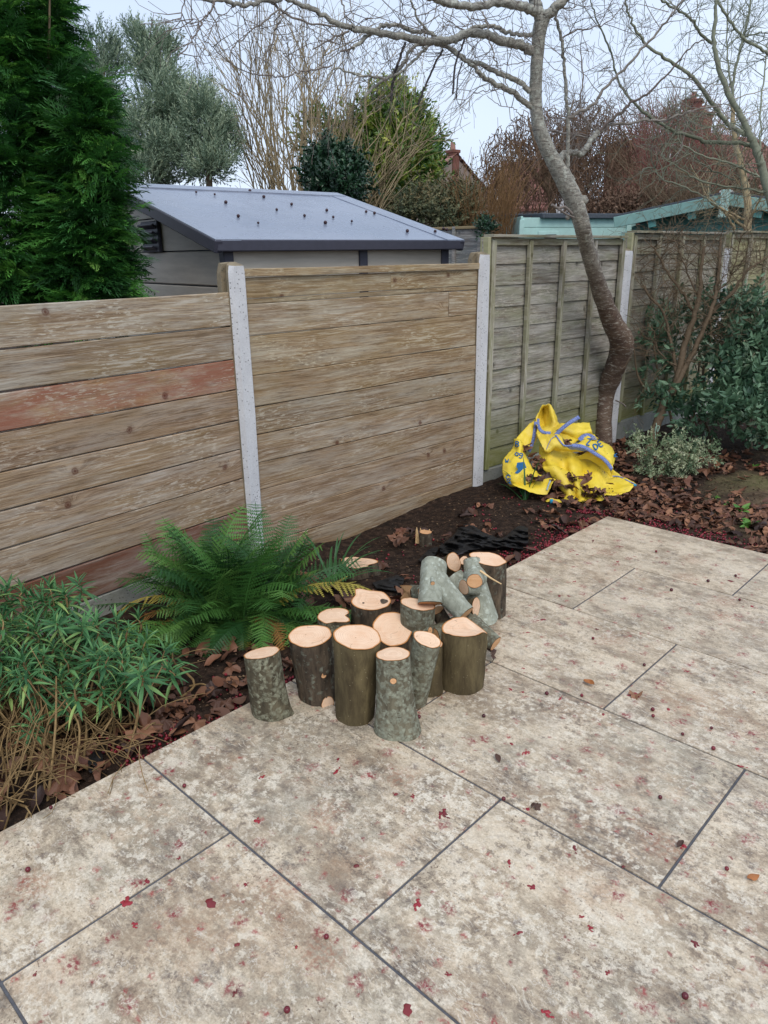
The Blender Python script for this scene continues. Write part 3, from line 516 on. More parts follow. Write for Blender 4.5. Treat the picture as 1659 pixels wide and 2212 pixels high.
# ------------------------------------------------------------------ garden shed beyond the fence
def pxy(P): d = np.array(P) - CAM_C; z = d @ CAM_F; return PW / 2 + FPX * (d @ CAM_R) / z, PH / 2 - FPX * (d @ CAM_U) / z
def px_lat(x): return (x - PW / 2) / FPX
def mat_shedroof():
    t = NT('roof_plastic', 0.25, 0.5); v = t.coord(); n = t.noise(v, 3.5, 7, 0.65, 0.5); f = t.noise(v, 26, 5, 0.7); c = t.mix(t.mr(n, 0.35, 0.68), lin(120, 128, 146), lin(146, 153, 168)); c = t.mix(t.ramp(f, [(0.58, 0.0), (0.68, 0.4)]), c, lin(96, 100, 104)); t.base(c); t.rough(t.mr(n, 0.3, 0.7, 0.16, 0.38)); t.bump(f, 0.08, 0.004); return t.m
def build_shed():
    r = thing('plastic_shed', 'grey plastic shed with a shallow dark roof just over the plank fence', 'shed')
    roofm = mat_shedroof(); trim = mat_simple('dark_trim', lin(62, 62, 74), 0.5, 0.4, 0.1, 30)
    t = NT('wall_plastic', 0.5, 0.35); v = t.coord('Object'); c = t.mix(t.mr(t.noise(t.vm('MULTIPLY', v, (1, 1, 9.0)), 3.0, 5, 0.6), 0.35, 0.7), lin(176, 167, 154), lin(198, 189, 175)); t.base(c); wallm = t.m
    D1 = 4.6
    e0 = CAM_C + HR * px_lat(470) * D1 * 1.0 + HF * D1; e0 = atpl(470, 517, [*(CAM_C + HF * D1 * .94)[:2], 0], [HF[0], HF[1], 0])
    ez = e0[2]; e1 = atz(996, 518, ez) ; a = e1 - e0; a[2] = 0; L = np.linalg.norm(a); a /= L; b = np.array([-a[1], a[0], 0]); b = b if b @ HF > 0 else -b
    k = min(np.arange(.6, 3.2, .01), key=lambda q: abs(pxy(e1 + b * q)[0] - 735)); rz = atpl(735, 420, e1 + b * k, b)[2]
    ov = .07; th = .055
    def Q(u, w, z): return e0 + a * u + b * w + Z3 * (z - ez)
    # roof slopes, each slab with a raised rim
    for s, nm in ((0, 'near'), (1, 'far')):
        g = Geo(); w0, w1 = (0, k) if s == 0 else (2 * k, k)
        V = [Q(0, w0, ez), Q(L, w0, ez), Q(L, w1, rz), Q(0, w1, rz)]; V += [p - Z3 * .03 for p in V]
        g.add(np.array(V), [(0, 1, 2, 3) if s == 0 else (3, 2, 1, 0), (4, 7, 6, 5), (0, 4, 5, 1), (1, 5, 6, 2), (2, 6, 7, 3), (3, 7, 4, 0)]); ro = g.obj('roof', roofm, r, False)
        if s == 0:
            for u0, u1 in ((-.02, .14), (L - .14, L + .02)):       # verge caps over the ends of the slope
                g = Geo(); V = [Q(u0, -.012, ez + .001), Q(u1, -.012, ez + .001), Q(u1, k, rz + .005), Q(u0, k, rz + .005)]; V += [p - Z3 * .012 for p in V]
                g.add(np.array(V), [(0, 1, 2, 3), (4, 7, 6, 5), (0, 4, 5, 1), (1, 5, 6, 2), (2, 6, 7, 3), (3, 7, 4, 0)]); g.obj('verge_cap', roofm, ro, False)
            g = Geo(); V = [Q(0, k - .1, rz - .018), Q(L, k - .1, rz - .018), Q(L, k + .02, rz + .014), Q(0, k + .02, rz + .014)]; V += [p - Z3 * .012 for p in V]
            g.add(np.array(V), [(0, 1, 2, 3), (4, 7, 6, 5), (0, 4, 5, 1), (1, 5, 6, 2), (2, 6, 7, 3), (3, 7, 4, 0)]); g.obj('ridge_cap', roofm, ro, False)
    # fascia boards along eave and verges
    def fas(p, q, h, nm, tk=.025):
        d = q - p; l = np.linalg.norm(d); X = d / l; Y = np.cross(Z3, X); Y /= np.linalg.norm(Y); g = Geo(); box(g, (p + q) / 2 - Z3 * h / 2, [X, Y, np.cross(X, Y)], (l / 2 + .01, tk, h / 2), .006); g.obj(nm, trim, r, False)
    fas(Q(-.0, .012, ez - .002), Q(L, .012, ez - .002), .062, 'fascia')
    for u in (.0, L): fas(Q(u, 0, ez - .002), Q(u, k, rz - .002), .07, 'fascia'); fas(Q(u, 2 * k, ez - .002), Q(u, k, rz - .002), .07, 'fascia')
    # walls: panels of moulded plastic with horizontal grooves
    wz = -.1
    def wall(p, q, top, nm, gable=None):
        d = q - p; l = np.linalg.norm(d); X = d / l; Y = np.cross(Z3, X); n = 8; hh = (top - wz) / n
        for i in range(n + (0 if gable is None else 2)):
            z0, z1 = wz + i * hh, wz + (i + 1) * hh - .008
            if i < n: g = Geo(); box(g, (p + q) / 2 * np.array([1, 1, 0]) + Z3 * (z0 + z1) / 2, [X, Y, Z3], (l / 2, .018, (z1 - z0) / 2), .006); g.obj('wall_panel', wallm, r, False)
            else:
                f0 = (z0 - top) / (gable - top); f1 = min(1, (z1 - top) / (gable - top)); m = (p + q) / 2 * np.array([1, 1, 0])
                if f0 >= 1: continue
                g = Geo(); V = []
                for off in (-.018, .018):
                    V += [m - X * l / 2 * (1 - f0) + Z3 * z0 + Y * off, m + X * l / 2 * (1 - f0) + Z3 * z0 + Y * off, m + X * l / 2 * (1 - f1) + Z3 * z1 + Y * off, m - X * l / 2 * (1 - f1) + Z3 * z1 + Y * off]
                g.add(np.array(V), [(0, 1, 2, 3), (4, 7, 6, 5), (0, 4, 5, 1), (1, 5, 6, 2), (2, 6, 7, 3), (3, 7, 4, 0)]); g.obj('wall_panel', wallm, r, False)
    i0, wt_ = .09, ez - .05
    g = Geo(); V = []
    for u in (i0 + .03, L - i0 - .03): V += [Q(u, .12, -.1), Q(u, 2 * k - .12, -.1), Q(u, 2 * k - .12, ez - .03), Q(u, k, rz - .06), Q(u, .12, ez - .03)]
    g.add(np.array(V), [(0, 1, 2, 3, 4), (9, 8, 7, 6, 5), (0, 4, 9, 5), (1, 6, 7, 2)]); g.obj('inner_wall', trim, r, False)
    wall(Q(i0, .09, ez), Q(L - i0, .09, ez), wt_, 'front'); wall(Q(i0, .09, ez), Q(i0, 2 * k - .09, ez), wt_, 'gable', rz - .08); wall(Q(L - i0, .09, ez), Q(L - i0, 2 * k - .09, ez), wt_, 'gable', rz - .08); wall(Q(i0, 2 * k - .09, ez), Q(L - i0, 2 * k - .09, ez), wt_, 'back')
    for u in (.09, L * .565, L - .09):
        g = Geo(); c = Q(u, .085, ez); c[2] = (wz + wt_) / 2; box(g, c, [a, b, Z3], (.032, .03, (wt_ - wz) / 2), .005); g.obj('corner_post', trim, r, False)
    # louvred vent high on the gable
    vc = atpl(331, 512, Q(i0 - .02, 0, 0), a); g = Geo(); vn = -a
    box(g, vc + vn * .012, [b, -vn, Z3], (.135, .012, .095), .006); vt = g.obj('vent', trim, r, False)
    for i in range(4):
        g = Geo(); box(g, vc + vn * .035 + Z3 * (.062 - i * .044), [b, np.cross(Z3, b) * .8 + Z3 * .6, Z3 * .8 + np.cross(b, Z3) * .6], (.12 - i * .009, .02, .007), .002); g.obj('slat', trim, vt, False)
    # cherries fallen on the roof
    for x, y in ((424, 418), (464, 423), (488, 440), (515, 470), (570, 428), (558, 485), (630, 444), (658, 469), (706, 457), (720, 472), (703, 484), (760, 481), (791, 460), (809, 463), (540, 415), (940, 503), (958, 497), (965, 499), (880, 502), (598, 456)):
        P = atpl(x, y, Q(0, 0, ez), np.cross(a, (b * k + Z3 * (rz - ez)))); o = link('berry', ROOF_BERRY, None, P + Z3 * .010); o.scale = (rnd.uniform(.8, 1.25),) * 3
        o.scale = o.scale; tag(o, 'dark round berry lying on the grey shed roof', 'berry', 'berries on the shed roof')
    return r
def ico(r, sub=1, squash=1.0, seed=0, jit=0.0):
    import bmesh
    bm = bmesh.new(); bmesh.ops.create_icosphere(bm, subdivisions=sub, radius=r); rr = np.random.RandomState(seed)
    V = np.array([v.co[:] for v in bm.verts]); F = np.array([[v.index for v in f.verts] for f in bm.faces]); bm.free()
    V = V * (1 + jit * rr.normal(size=(len(V), 1))) * np.array([1, 1, squash]); return V, F
g = Geo(); g.add(*ico(.010, 2)); ROOF_BERRY = g.mesh('berry'); ROOF_BERRY.materials.append(mat_simple('dark_berry', lin(58, 28, 34), 0.3, 0.5, 0.3, 90))
build_shed()

# ------------------------------------------------------------------ turquoise buildings, far fence, houses
TEAL = mat_simple('turquoise_paint', lin(174, 208, 202), 0.6, 0.3, 0.07, 12); TEALB = mat_simple('aqua_trim', lin(132, 170, 164), 0.6, 0.3, 0.1, 12); TEALD = mat_simple('green_paint', lin(92, 146, 142), 0.6, 0.3, 0.1, 12); FELT = mat_simple('roof_felt', lin(78, 84, 92), 0.9, 0.2, 0.2, 30, 0.3)
GLASS = mat_simple('dark_glass', lin(40, 48, 54), 0.08, 0.5, 0.05, 5); WHITE = mat_simple('white_frame', lin(216, 218, 218), 0.5, 0.3, 0.05, 10)
def slabq(g, p, q, h0, h1, tk, mi=0):
    """upright board from p to q between heights h0 and h1"""
    d = (q - p) * np.array([1, 1, 0]); l = np.linalg.norm(d); X = d / l; Y = np.cross(Z3, X); c = (p + q) / 2; box(g, [c[0], c[1], (h0 + h1) / 2], [X, Y, Z3], (l / 2, tk, (h1 - h0) / 2), .004)
def build_teal_shed():
    r = thing('turquoise_shed', 'pale turquoise flat roofed shed seen over the lap panel beside the trunk', 'shed'); D = 10.6
    A = atd(1127, 480, D); B = atd(1372, 480, D + .6); bk = HF * 2.0; top = atd(1127, 467, D)[2]
    g = Geo(); slabq(g, A + HF * .03, B + HF * .03, -.1, top - .06, .015); slabq(g, A + bk, B + bk, -.1, top + .1, .015); slabq(g, A, A + bk, -.1, top, .015); slabq(g, B, B + bk, -.1, top, .015); g.obj('wall', TEAL, r, False)
    n = 12
    for i in range(n):
        z1 = top - .02 - i * .135; g = Geo(); slabq(g, A, B, z1 - .13, z1, .014); o = g.obj('cladding_board', TEAL, r, False)
    for x in (1127, 1358):
        P = atd(x, 480, D + (.55 if x > 1200 else 0)); g = Geo(); box(g, [P[0] - HF[0] * .02, P[1] - HF[1] * .02, (top - .1) / 2], [HR, HF, Z3], (.035, .02, top / 2), .004); g.obj('corner_trim', TEAL, r, False)
    c = (A + B) / 2 + bk / 2 + HF * .09; g = Geo(); X = dirn(A * np.array([1, 1, 0]), B * np.array([1, 1, 0])); Y = np.cross(Z3, X); T = np.array([Y, X, Z3]); up = Z3 * .995 + Y * -.05
    box(g, [c[0], c[1], top + .035], [X, Y + Z3 * .03, Z3], (np.linalg.norm(B - A) / 2 + .08, 1.12, .035), .01); g.obj('roof', FELT, r, False)
    for x0, x1 in ((1162, 1208), (1342, 1371)):
        D2 = D - .03; P, Q = atd(x0, 505, D2), atd(x1, 505, D2 + .02); g = Geo(); slabq(g, P, Q, .9, P[2] + .035, .018); w = g.obj('window', TEAL, r, False)
        g = Geo(); slabq(g, P + X * .05 - HF * .02, Q - X * .05 - HF * .02, .95, P[2] - .01, .006); g.obj('pane', GLASS, w, False)
def build_summerhouse():
    r = thing('summerhouse', 'green painted summerhouse with a shallow gable beyond the far panels', 'summerhouse'); D = 9.2
    E = atd(1328, 474, D); A = atd(1567, 424, D - .58); F = A + (A - E) * np.array([1, 1, -1]); wl = atd(1357, 480, D + .02); wr = F - (wl - E) * np.array([1, 1, 0]); bk = HF * 2.4
    X = dirn(E * np.array([1, 1, 0]), A * np.array([1, 1, 0])); Y = np.cross(Z3, X)
    g = Geo(); k0 = wl + Y * .35; k1 = wr + Y * .35; ap = A + Y * .35 - Z3 * .06
    V = []
    for o in (0, 2.2):
        V += [k0 * np.array([1, 1, 0]) + Y * o - Z3 * .1, k1 * np.array([1, 1, 0]) + Y * o - Z3 * .1, k1 + Y * o - Z3 * .04, ap + Y * o, k0 + Y * o - Z3 * .04]
    g.add(np.array(V), [(0, 1, 2, 3, 4), (9, 8, 7, 6, 5), (0, 4, 9, 5), (1, 6, 7, 2)]); g.obj('wall', TEALD, r, False)
    for i in range(14):     # cladding on the gable
        z0 = 1.05 + i * .09; z1 = z0 + .082; zt = ap[2] - .05
        def lim(z): f = max(0, (z - k0[2]) / (zt - k0[2])); return f
        if lim(z1) >= .97: break
        s = .0 if z1 < k0[2] else lim(z1); p = k0 + (ap - k0) * s * np.array([1, 1, 0]); q = k1 + (ap - k1) * s * np.array([1, 1, 0]); g = Geo(); slabq(g, p - Y * .012, q - Y * .012, z0, z1, .011); g.obj('cladding_board', TEALD, r, False)
    for s, (p, q) in enumerate(((E, A), (A, F))):
        d = q - p; l = np.linalg.norm(d); Xd = d / l; N = np.cross(Y, Xd); N = N if N[2] > 0 else -N
        g = Geo(); box(g, (p + q) / 2 + Y * 1.35 + N * .03, [Xd, Y, N], (l / 2, 1.36, .022), .004); ro = g.obj('roof', FELT, r, False)
        g = Geo(); box(g, (p + q) / 2 - Y * .012 - N * .035, [Xd, Y, N], (l / 2 + .01, .014, .062), .004); g.obj('bargeboard', TEALB, r, False)
        for f in (.36, .72) if s == 0 else (.3,):
            g = Geo(); c = p + d * f - Z3 * .14 + Y * .17; box(g, c, [Xd, Y, N], (.045, .16, .04), .004); g.obj('purlin_end', TEALD, r, False)
    g = Geo(); box(g, A - Y * .04 - Z3 * .08, [X, Y, Z3], (.05, .012, .15), .004); g.obj('finial', TEAL, r, False)
    g = Geo(); box(g, A + Y * 1.35 + Z3 * .05, [X, Y, Z3], (.07, 1.36, .012), .004); g.obj('ridge_capping', WHITE, r, False)
    for x0, x1 in ((1416, 1480), (1508, 1570), (1600, 1650)):
        P, Q = [atpl(xx, 498, wl + Y * .33, Y) for xx in (x0, x1)]; g = Geo(); slabq(g, P, Q, 1.1, P[2] + .03, .02); w = g.obj('window', TEALD, r, False); g = Geo(); slabq(g, P + X * .05 - Y * .02, Q - X * .05 - Y * .02, 1.15, P[2] + .0, .006); g.obj('pane', GLASS, w, False)
build_teal_shed(); build_summerhouse()
def build_back_fence():
    r = thing('grey_fence', 'distant grey lap fence panel behind the right end of the plastic shed', 'fence'); D = 8.6
    A, B = atd(960, 490, D), atd(1036, 490, D - .25); top = atd(1000, 490, D)[2]; X = dirn(A * np.array([1, 1, 0]), B * np.array([1, 1, 0])); A = A - X * 1.2
    for i in range(11):
        g = Geo(); z1 = top - .03 - i * .13; slabq(g, A, B, z1 - .145, z1, .01); o = g.obj('lap_board', M['greyfence'], r, False)
    for i in range(6):
        P = A + (B - A) * (i / 5); g = Geo(); box(g, [P[0] - HF[0] * .03, P[1] - HF[1] * .03, top / 2], [X, np.cross(Z3, X), Z3], (.02, .018, top / 2), .003); g.obj('batten', M['greyfence'], r, False)
    g = Geo(); slabq(g, A, B, top - .03, top, .035); g.obj('top_rail', M['palestem'], r, False)
build_back_fence()
def mat_roof(name, a, b):
    t = NT(name, 0.85, 0.2); v = t.coord(); n = t.noise(v, 2.5, 6, 0.7); c = t.mix(t.mr(n, 0.35, 0.65), a, b); c = t.mix(t.mr(t.noise(v, 40, 3), 0.3, 0.7, 0, 0.4), c, lin(90, 66, 58)); t.base(c); return t.m
BRICK = mat_roof('house_brick', lin(116, 76, 68), lin(136, 94, 82)); TILE1 = mat_roof('rose_tiles', lin(158, 120, 110), lin(176, 138, 126)); TILE2 = mat_roof('red_tiles', lin(120, 82, 76), lin(144, 100, 90)); GREYW = mat_simple('dull_render', lin(142, 128, 120), 0.85, 0.2, 0.1, 3); RENDER = mat_simple('white_render', lin(214, 216, 218), 0.8, 0.2, 0.05, 3)
def house(label, ridge0, ridge1, half, eave_dz, wallm, roofm, chim, wins):
    """gabled house: ridge line between two points, eaves 'half' to either side and eave_dz below"""
    r = thing('house', label, 'house'); X = dirn(ridge0 * np.array([1, 1, 0]), ridge1 * np.array([1, 1, 0])); Y = np.cross(Z3, X); Y = Y if Y @ HF > 0 else -Y; L = np.linalg.norm(ridge1 - ridge0); ez = ridge0[2] - eave_dz
    def Q(u, w, z): return np.array([*(ridge0 + X * u + Y * w)[:2], z])
    h = half * .94; g = Geo(); V = []
    for u in (.15, L - .15): V += [Q(u, -h, -.5), Q(u, h, -.5), Q(u, h, ez + .05), Q(u, 0, ridge0[2] - .12), Q(u, -h, ez + .05)]
    g.add(np.array(V), [(0, 1, 2, 3, 4), (9, 8, 7, 6, 5), (0, 4, 9, 5), (1, 6, 7, 2)]); g.obj('wall', wallm, r, False)
    for s in (-1, 1):
        g = Geo(); n = 14; e = Q(0, 0, 0)
        for i in range(n):          # tile courses, each a slightly lifted strip
            f0, f1 = i / n, (i + 1) / n; z0 = ridge0[2] - eave_dz * f1; z1 = ridge0[2] - eave_dz * f0; lift = .05
            V = [Q(0, s * half * f1, z0 + lift), Q(L, s * half * f1, z0 + lift), Q(L, s * half * f0, z1 + .01), Q(0, s * half * f0, z1 + .01), Q(0, s * half * f1, z0 - .1), Q(L, s * half * f1, z0 - .1)]
            g.add(np.array(V), [(0, 1, 2, 3), (0, 4, 5, 1)])
        ro = g.obj('roof', roofm, r, False)
    for u, w, cw, ch in chim:
        zt = ridge0[2] + ch; g = Geo(); P = Q(u, w, (ez + zt) / 2); box(g, P, [X, Y, Z3], (cw, cw * .8, (zt - ez) / 2), .02); P = Q(u, w, zt - .05); box(g, P, [X, Y, Z3], (cw * 1.15, cw * .95, .08), .02); c = g.obj('chimney', BRICK, r, False)
        g = Geo(); tube(g, [Q(u, w, zt), Q(u, w, zt + .2), Q(u, w, zt + .42)], [.17, .15, .13], 10); g.obj('chimney_pot', TILE1, c)
    for (P, Qp, z0, z1) in wins:
        g = Geo(); slabq(g, P, Qp, z0, z1, .06); w = g.obj('window', WHITE, r, False); d = dirn(P * np.array([1, 1, 0]), Qp * np.array([1, 1, 0])); nn = np.cross(d, Z3); nn = nn if nn @ HF < 0 else -nn
        g = Geo(); l = np.linalg.norm((Qp - P)[:2]); m = 2
        for i in range(m): slabq(g, P + d * (l * i / m + .08) + nn * .05, P + d * (l * (i + 1) / m - .08) + nn * .05, z0 + .1, z1 - .1, .02)
        g.obj('pane', GLASS, w, False)
    return r
house('distant house with a rose tiled roof and one chimney against the sky', atd(880, 348, 44), atd(987, 352, 41), 4.5, 3.2, GREYW, TILE1, [(3.9, 0, .30, .16)], [])
house('distant low white house with a dark red roof left of the weeping tree', atd(1090, 352, 52), atd(1240, 352, 50), 6.0, 3.4, RENDER, TILE2, [], [(atd(1046, 408, 46), atd(1076, 408, 46), 3.4, 5.2)])
house('big red brick house with a white framed window behind the red stemmed bush', atd(1330, 306, 42), atd(1520, 296, 40), 3.2, .6, BRICK, FELT, [(3.9, 0, .45, 1.7)], [(atd(1446, 322, 36.6), atd(1488, 322, 36.5), atd(1466, 350, 36)[2], atd(1466, 307, 36)[2])])
house('distant house with a sloping red tiled roof at the right edge', atd(1500, 282, 46), atd(1640, 292, 50), 6.0, 4.6, BRICK, TILE2, [(.7, 0, .5, 1.0)], [])

# ------------------------------------------------------------------ trees: traced main limbs, grown twigs
def Z1(p): return [(365 + .28 * x, .28 * y) for x, y in p]
def Z2(p): return [(763.1 + .28 * x, .28 * y) for x, y in p]
def Z3r(p): return [(1194.5 + .28 * x, .28 * y) for x, y in p]
def Z4(p): return [(1194.5 + .28 * x, 232.3 + .28 * y) for x, y in p]
def Z5(p): return [(1327 + .27 * x, 464.5 + .27 * y) for x, y in p]
def trace(px, D0, D1, k=4, wob=0.0, seed=0):
    px = np.array(px, float); s = np.concatenate([[0], np.cumsum(np.linalg.norm(np.diff(px, axis=0), axis=1))]); s /= s[-1]
    P = np.array([atd(x, y, D0 + (D1 - D0) * t) for (x, y), t in zip(px, s)])
    P = smooth_path(P, k)
    if wob: P[1:-1] += np.random.RandomState(seed).normal(size=(len(P) - 2, 3)) * wob
    return P
def wpx(w, D): return w / FPX * D / 2
def grow(g, p, d, L, r, lv, rng, seg=3, wander=.22, up=0.0, kids=3, spread=.7, step=None, rv=None, gravity=0.0, ksc=(.35, .65), rmin=.0012):
    n = max(3, int(L / (step or .07))); P = [np.array(p, float)]; d = np.array(d, float); d /= np.linalg.norm(d)
    for i in range(n):
        d = d + rng.normal(size=3) * wander + Z3 * up - Z3 * gravity * (i / n); d /= np.linalg.norm(d); P.append(P[-1] + d * L / n)
    P = np.array(P); R = np.maximum(rmin, r * np.linspace(1, .35, len(P))); tube(g, P, R, seg if r < .02 else 5, rng.uniform() if rv is None else rv, False)
    if lv > 0:
        for k in range(kids):
            i = rng.randint(max(1, int(.25 * n)), n + 1); t = P[i] - P[i - 1]; t /= np.linalg.norm(t); s = np.cross(t, rng.normal(size=3)); s /= np.linalg.norm(s) + 1e-9
            grow(g, P[i], t * math.cos(spread) + s * math.sin(spread) * rng.uniform(.6, 1.3), L * rng.uniform(*ksc), R[i] * .62, lv - 1, rng, seg, wander, up, kids, spread, step, rv, gravity, ksc, rmin)
def twigs_along(g, P, r, n, L, lv, rng, bias=None, **kw):
    for k in range(n):
        i = rng.randint(1, len(P)); t = P[i] - P[i - 1]; t /= np.linalg.norm(t); s = np.cross(t, rng.normal(size=3)); s /= np.linalg.norm(s) + 1e-9
        d = t * rng.uniform(.2, .9) + s + (0 if bias is None else np.array(bias)); grow(g, P[i], d, L * rng.uniform(.5, 1.2), r, lv, rng, **kw)

def limb(parent, px, D0, D1, w0, w1, mat, name='branch', seg=8, k=4, wob=.002, seed=0, lump=.05):
    P = trace(px, D0, D1, k, wob, seed); n = len(P); rr = np.random.RandomState(seed + 5)
    W = np.linspace(w0, w1, n) * (1 + lump * rr.normal(size=n)); R = np.array([wpx(w, depth(p)) for w, p in zip(W, P)])
    g = Geo(); tube(g, P, R, seg, rr.uniform()); g.obj(name, mat, parent); return P, R
def build_cherry():
    r = thing('cherry_tree', 'bare cherry tree with a crooked leaning trunk growing beside the yellow bag', 'tree', tuple(atz(1303, 955, -.05)))
    par = r; off = np.array(r.location)
    class Sub:  # children are built in world coordinates under an empty with its own place
        pass
    rng = np.random.RandomState(3)
    def fix(o): o.matrix_parent_inverse = Matrix.Translation(-Vector(off)); return o
    def mk(g, name, mat): return fix(g.obj(name, mat, r))
    tp = [(1303, 985), (1303, 945), (1304, 890), (1309, 850), (1324, 805), (1339, 765), (1343, 742), (1334, 716), (1318, 685), (1297, 630), (1282, 580), (1268, 530), (1256, 482), (1243, 440), (1222, 395), (1204, 362), (1180, 318), (1163, 270), (1157, 220), (1158, 165), (1162, 110), (1166, 65), (1172, 40)]
    wd_ = [38, 37, 36, 38, 43, 48, 51, 47, 41, 35, 34, 33, 34, 40, 38, 34, 32, 29, 27, 26, 27, 31, 30]
    base_d = depth(atz(1303, 955, -.05)); Ds = base_d + np.interp([p[1] for p in tp], [40, 300, 480, 620, 735, 850, 985], [-1.95, -1.65, -1.38, -.92, -.52, -.14, 0]); Pk = np.array([atd(x, y, D) for (x, y), D in zip(tp, Ds)]); P = smooth_path(Pk, 5); W = np.interp(np.linspace(0, 1, len(P)), np.linspace(0, 1, len(tp)), wd_); R = np.array([wpx(w, depth(p)) for w, p in zip(W, P)])
    T, U, Wv = frames(P); seg = 20; V = []
    for i in range(len(P)):
        for j in range(seg):
            th = 2 * math.pi * j / seg; q = P[i] + R[i] * (math.cos(th) * U[i] + math.sin(th) * Wv[i]); V.append(q + (q - P[i]) * (.10 * fbm(q * 7, 3) + .05 * fbm(q * 22, 2)))
    g = Geo(); g.add(np.array(V), rgrid(len(P), seg, True))
    # burr where the trunk turns
    kb = atd(1354, 737, base_d - .52); v, f = ico(.036, 3); v = np.array([q * (1 + .35 * fbm(q * 40, 3)) for q in v]) + kb; g.add(v, f)
    for q, s in ((atd(1262, 432, base_d - 1.45), .028), (atd(1226, 470, base_d - 1.4), .016)):
        v, f = ico(s, 2); v = np.array([u * (1 + .3 * fbm(u * 50, 3)) for u in v]) + q; g.add(v, f)
    mk(g, 'trunk', M['cherry'])
    Dt = lambda y: float(np.interp(-y, [-p[1] for p in tp], Ds))
    tw = Geo(); dt = Geo()
    def lb(px, D0, D1, w0, w1, mat='cherry', seg=8, n=0, L=.35, seed=0, lv=2, dead=False, **kw):
        P, R = None, None
        P = trace(px, D0, D1, 5, .0035, seed); rr = np.random.RandomState(seed + 5); W = np.linspace(w0, w1, len(P)) * (1 + .05 * rr.normal(size=len(P))); R = np.array([wpx(w, depth(p)) for w, p in zip(W, P)])
        g = Geo(); tube(g, P, R, seg, rr.uniform()); mk(g, 'branch', M[mat])
        if n: twigs_along(tw, P, .0028, n, L, lv, rng, **kw)
        return P
    Da = 4.5
    b1 = Z2([(1375, 395), (1290, 345), (1150, 318), (1050, 275), (950, 258), (860, 265), (760, 308), (640, 312), (450, 300), (250, 260), (100, 238), (0, 220)]) + Z1([(1400, 210), (1280, 180), (1150, 92), (1020, 42), (900, -15), (700, -90)])
    lb(b1, Dt(105), 3.6, 20, 9, n=10, L=.45, seed=1)
    lb(Z2([(1440, 150), (1425, 105), (1370, 68), (1250, 42), (1120, 10), (1040, 35), (930, 58), (800, 38), (700, 12), (640, -5), (500, -70)]), Dt(40), 3.8, 21, 13, n=8, L=.45, seed=2)
    lb(Z2([(1440, 140), (1420, 60), (1390, 0), (1370, -60)]), Dt(40), Dt(0), 24, 20, seed=22)
    lb(Z1([(1000, -80), (850, -10), (700, 4), (600, 44), (500, 30), (400, 4), (200, -20), (0, -60)]), 3.9, 3.3, 11, 7, n=12, L=.4, seed=3)
    lb(Z2([(1385, 264), (1280, 266), (1180, 246), (1100, 210), (1030, 200), (930, 215), (860, 250)]), Dt(75), 4.4, 9, 8, seed=4, n=6)
    lb(Z2([(620, 280), (560, 240), (470, 245), (380, 210), (330, 192), (240, 195), (180, 222), (110, 280), (0, 372)]), 4.2, 3.9, 9, 7, seed=5, n=8)
    lb(Z2([(1365, 710), (1280, 632), (1180, 592), (1080, 540), (960, 490), (880, 470), (820, 420), (690, 345), (600, 340), (480, 350), (400, 470), (320, 560), (200, 640), (85, 750)]), Dt(195), 4.1, 12, 6, seed=6, n=10, L=.4)
    lb(Z2([(1390, 840), (1300, 772), (1200, 690), (1100, 652), (1000, 590), (940, 522), (880, 482), (780, 410), (680, 330), (600, 250), (500, 140), (440, 0)]), Dt(235), 4.0, 13, 4, seed=7, n=11, L=.4)
    for k, (p, w) in enumerate([([(690, 380), (640, 470), (590, 580), (540, 700), (500, 805)], 4.5), ([(860, 290), (830, 380), (795, 460), (780, 580), (767, 720)], 4.5), ([(840, 480), (810, 590), (797, 752)], 3.2), ([(400, 330), (370, 420), (330, 530), (310, 620), (295, 775)], 6)]):
        g = Geo(); P = trace(Z2(p), 4.2, 4.15, 4, .002, k); tube(g, P, [wpx(w, 4.2)] * len(P), 6, .3); o = mk(g, 'dead_branch', M['deadtwig'])
    lb(Z2([(570, 350), (510, 430), (400, 530), (300, 590), (200, 600), (80, 590), (0, 560)]) + Z1([(1500, 590), (1350, 542), (1260, 530), (1180, 680), (1110, 735)]), 4.2, 3.9, 6, 3, seed=8, n=8)
    for k, (p, w, D0, D1) in enumerate([
        ([(1260, 500), (1100, 545), (1000, 557), (900, 590), (760, 580), (620, 560), (500, 500), (400, 430), (300, 320)], 3.6, 3.9, 3.6), ([(1540, 270), (1450, 350), (1330, 395)], 7, 4.0, 4.0), ([(1390, 240), (1250, 300), (1110, 380)], 5, 4.0, 3.9),
        ([(850, 70), (700, 190), (560, 310), (480, 390), (470, 470)], 3.8, 3.8, 3.6), ([(760, -20), (850, 70), (950, 130), (1100, 180), (1300, 205)], 6, 3.8, 3.95), ([(855, 80), (870, 150), (820, 220), (800, 340), (750, 420), (745, 470)], 3.2, 3.8, 3.7),
        ([(345, 10), (320, 90), (260, 160), (220, 250), (150, 340), (70, 440)], 4.4, 3.5, 3.3), ([(125, -10), (95, 100), (90, 150), (40, 162), (-40, 140)], 2.6, 3.4, 3.3), ([(440, 30), (530, 110), (640, 180), (800, 255)], 2, 3.6, 3.7), ([(990, 50), (1050, 170), (1120, 260), (1200, 380)], 2.8, 3.9, 4.0),
        ([(1330, -10), (1350, 90), (1370, 180)], 4.2, 4.0, 4.0), ([(1395, -10), (1410, 90), (1430, 190)], 2.8, 4.0, 4.0), ([(255, 180), (190, 140), (185, 150)], 1.8, 3.5, 3.4), ([(250, 165), (180, 180), (95, 155)], 2.4, 3.4, 3.4), ([(800, 340), (900, 430), (1000, 550), (1150, 690)], 2.2, 3.8, 3.9)]):
        lb(Z1(p), D0, D1, w, w * .55, 'twig', 5, n=4, L=.24, seed=30 + k, lv=1)
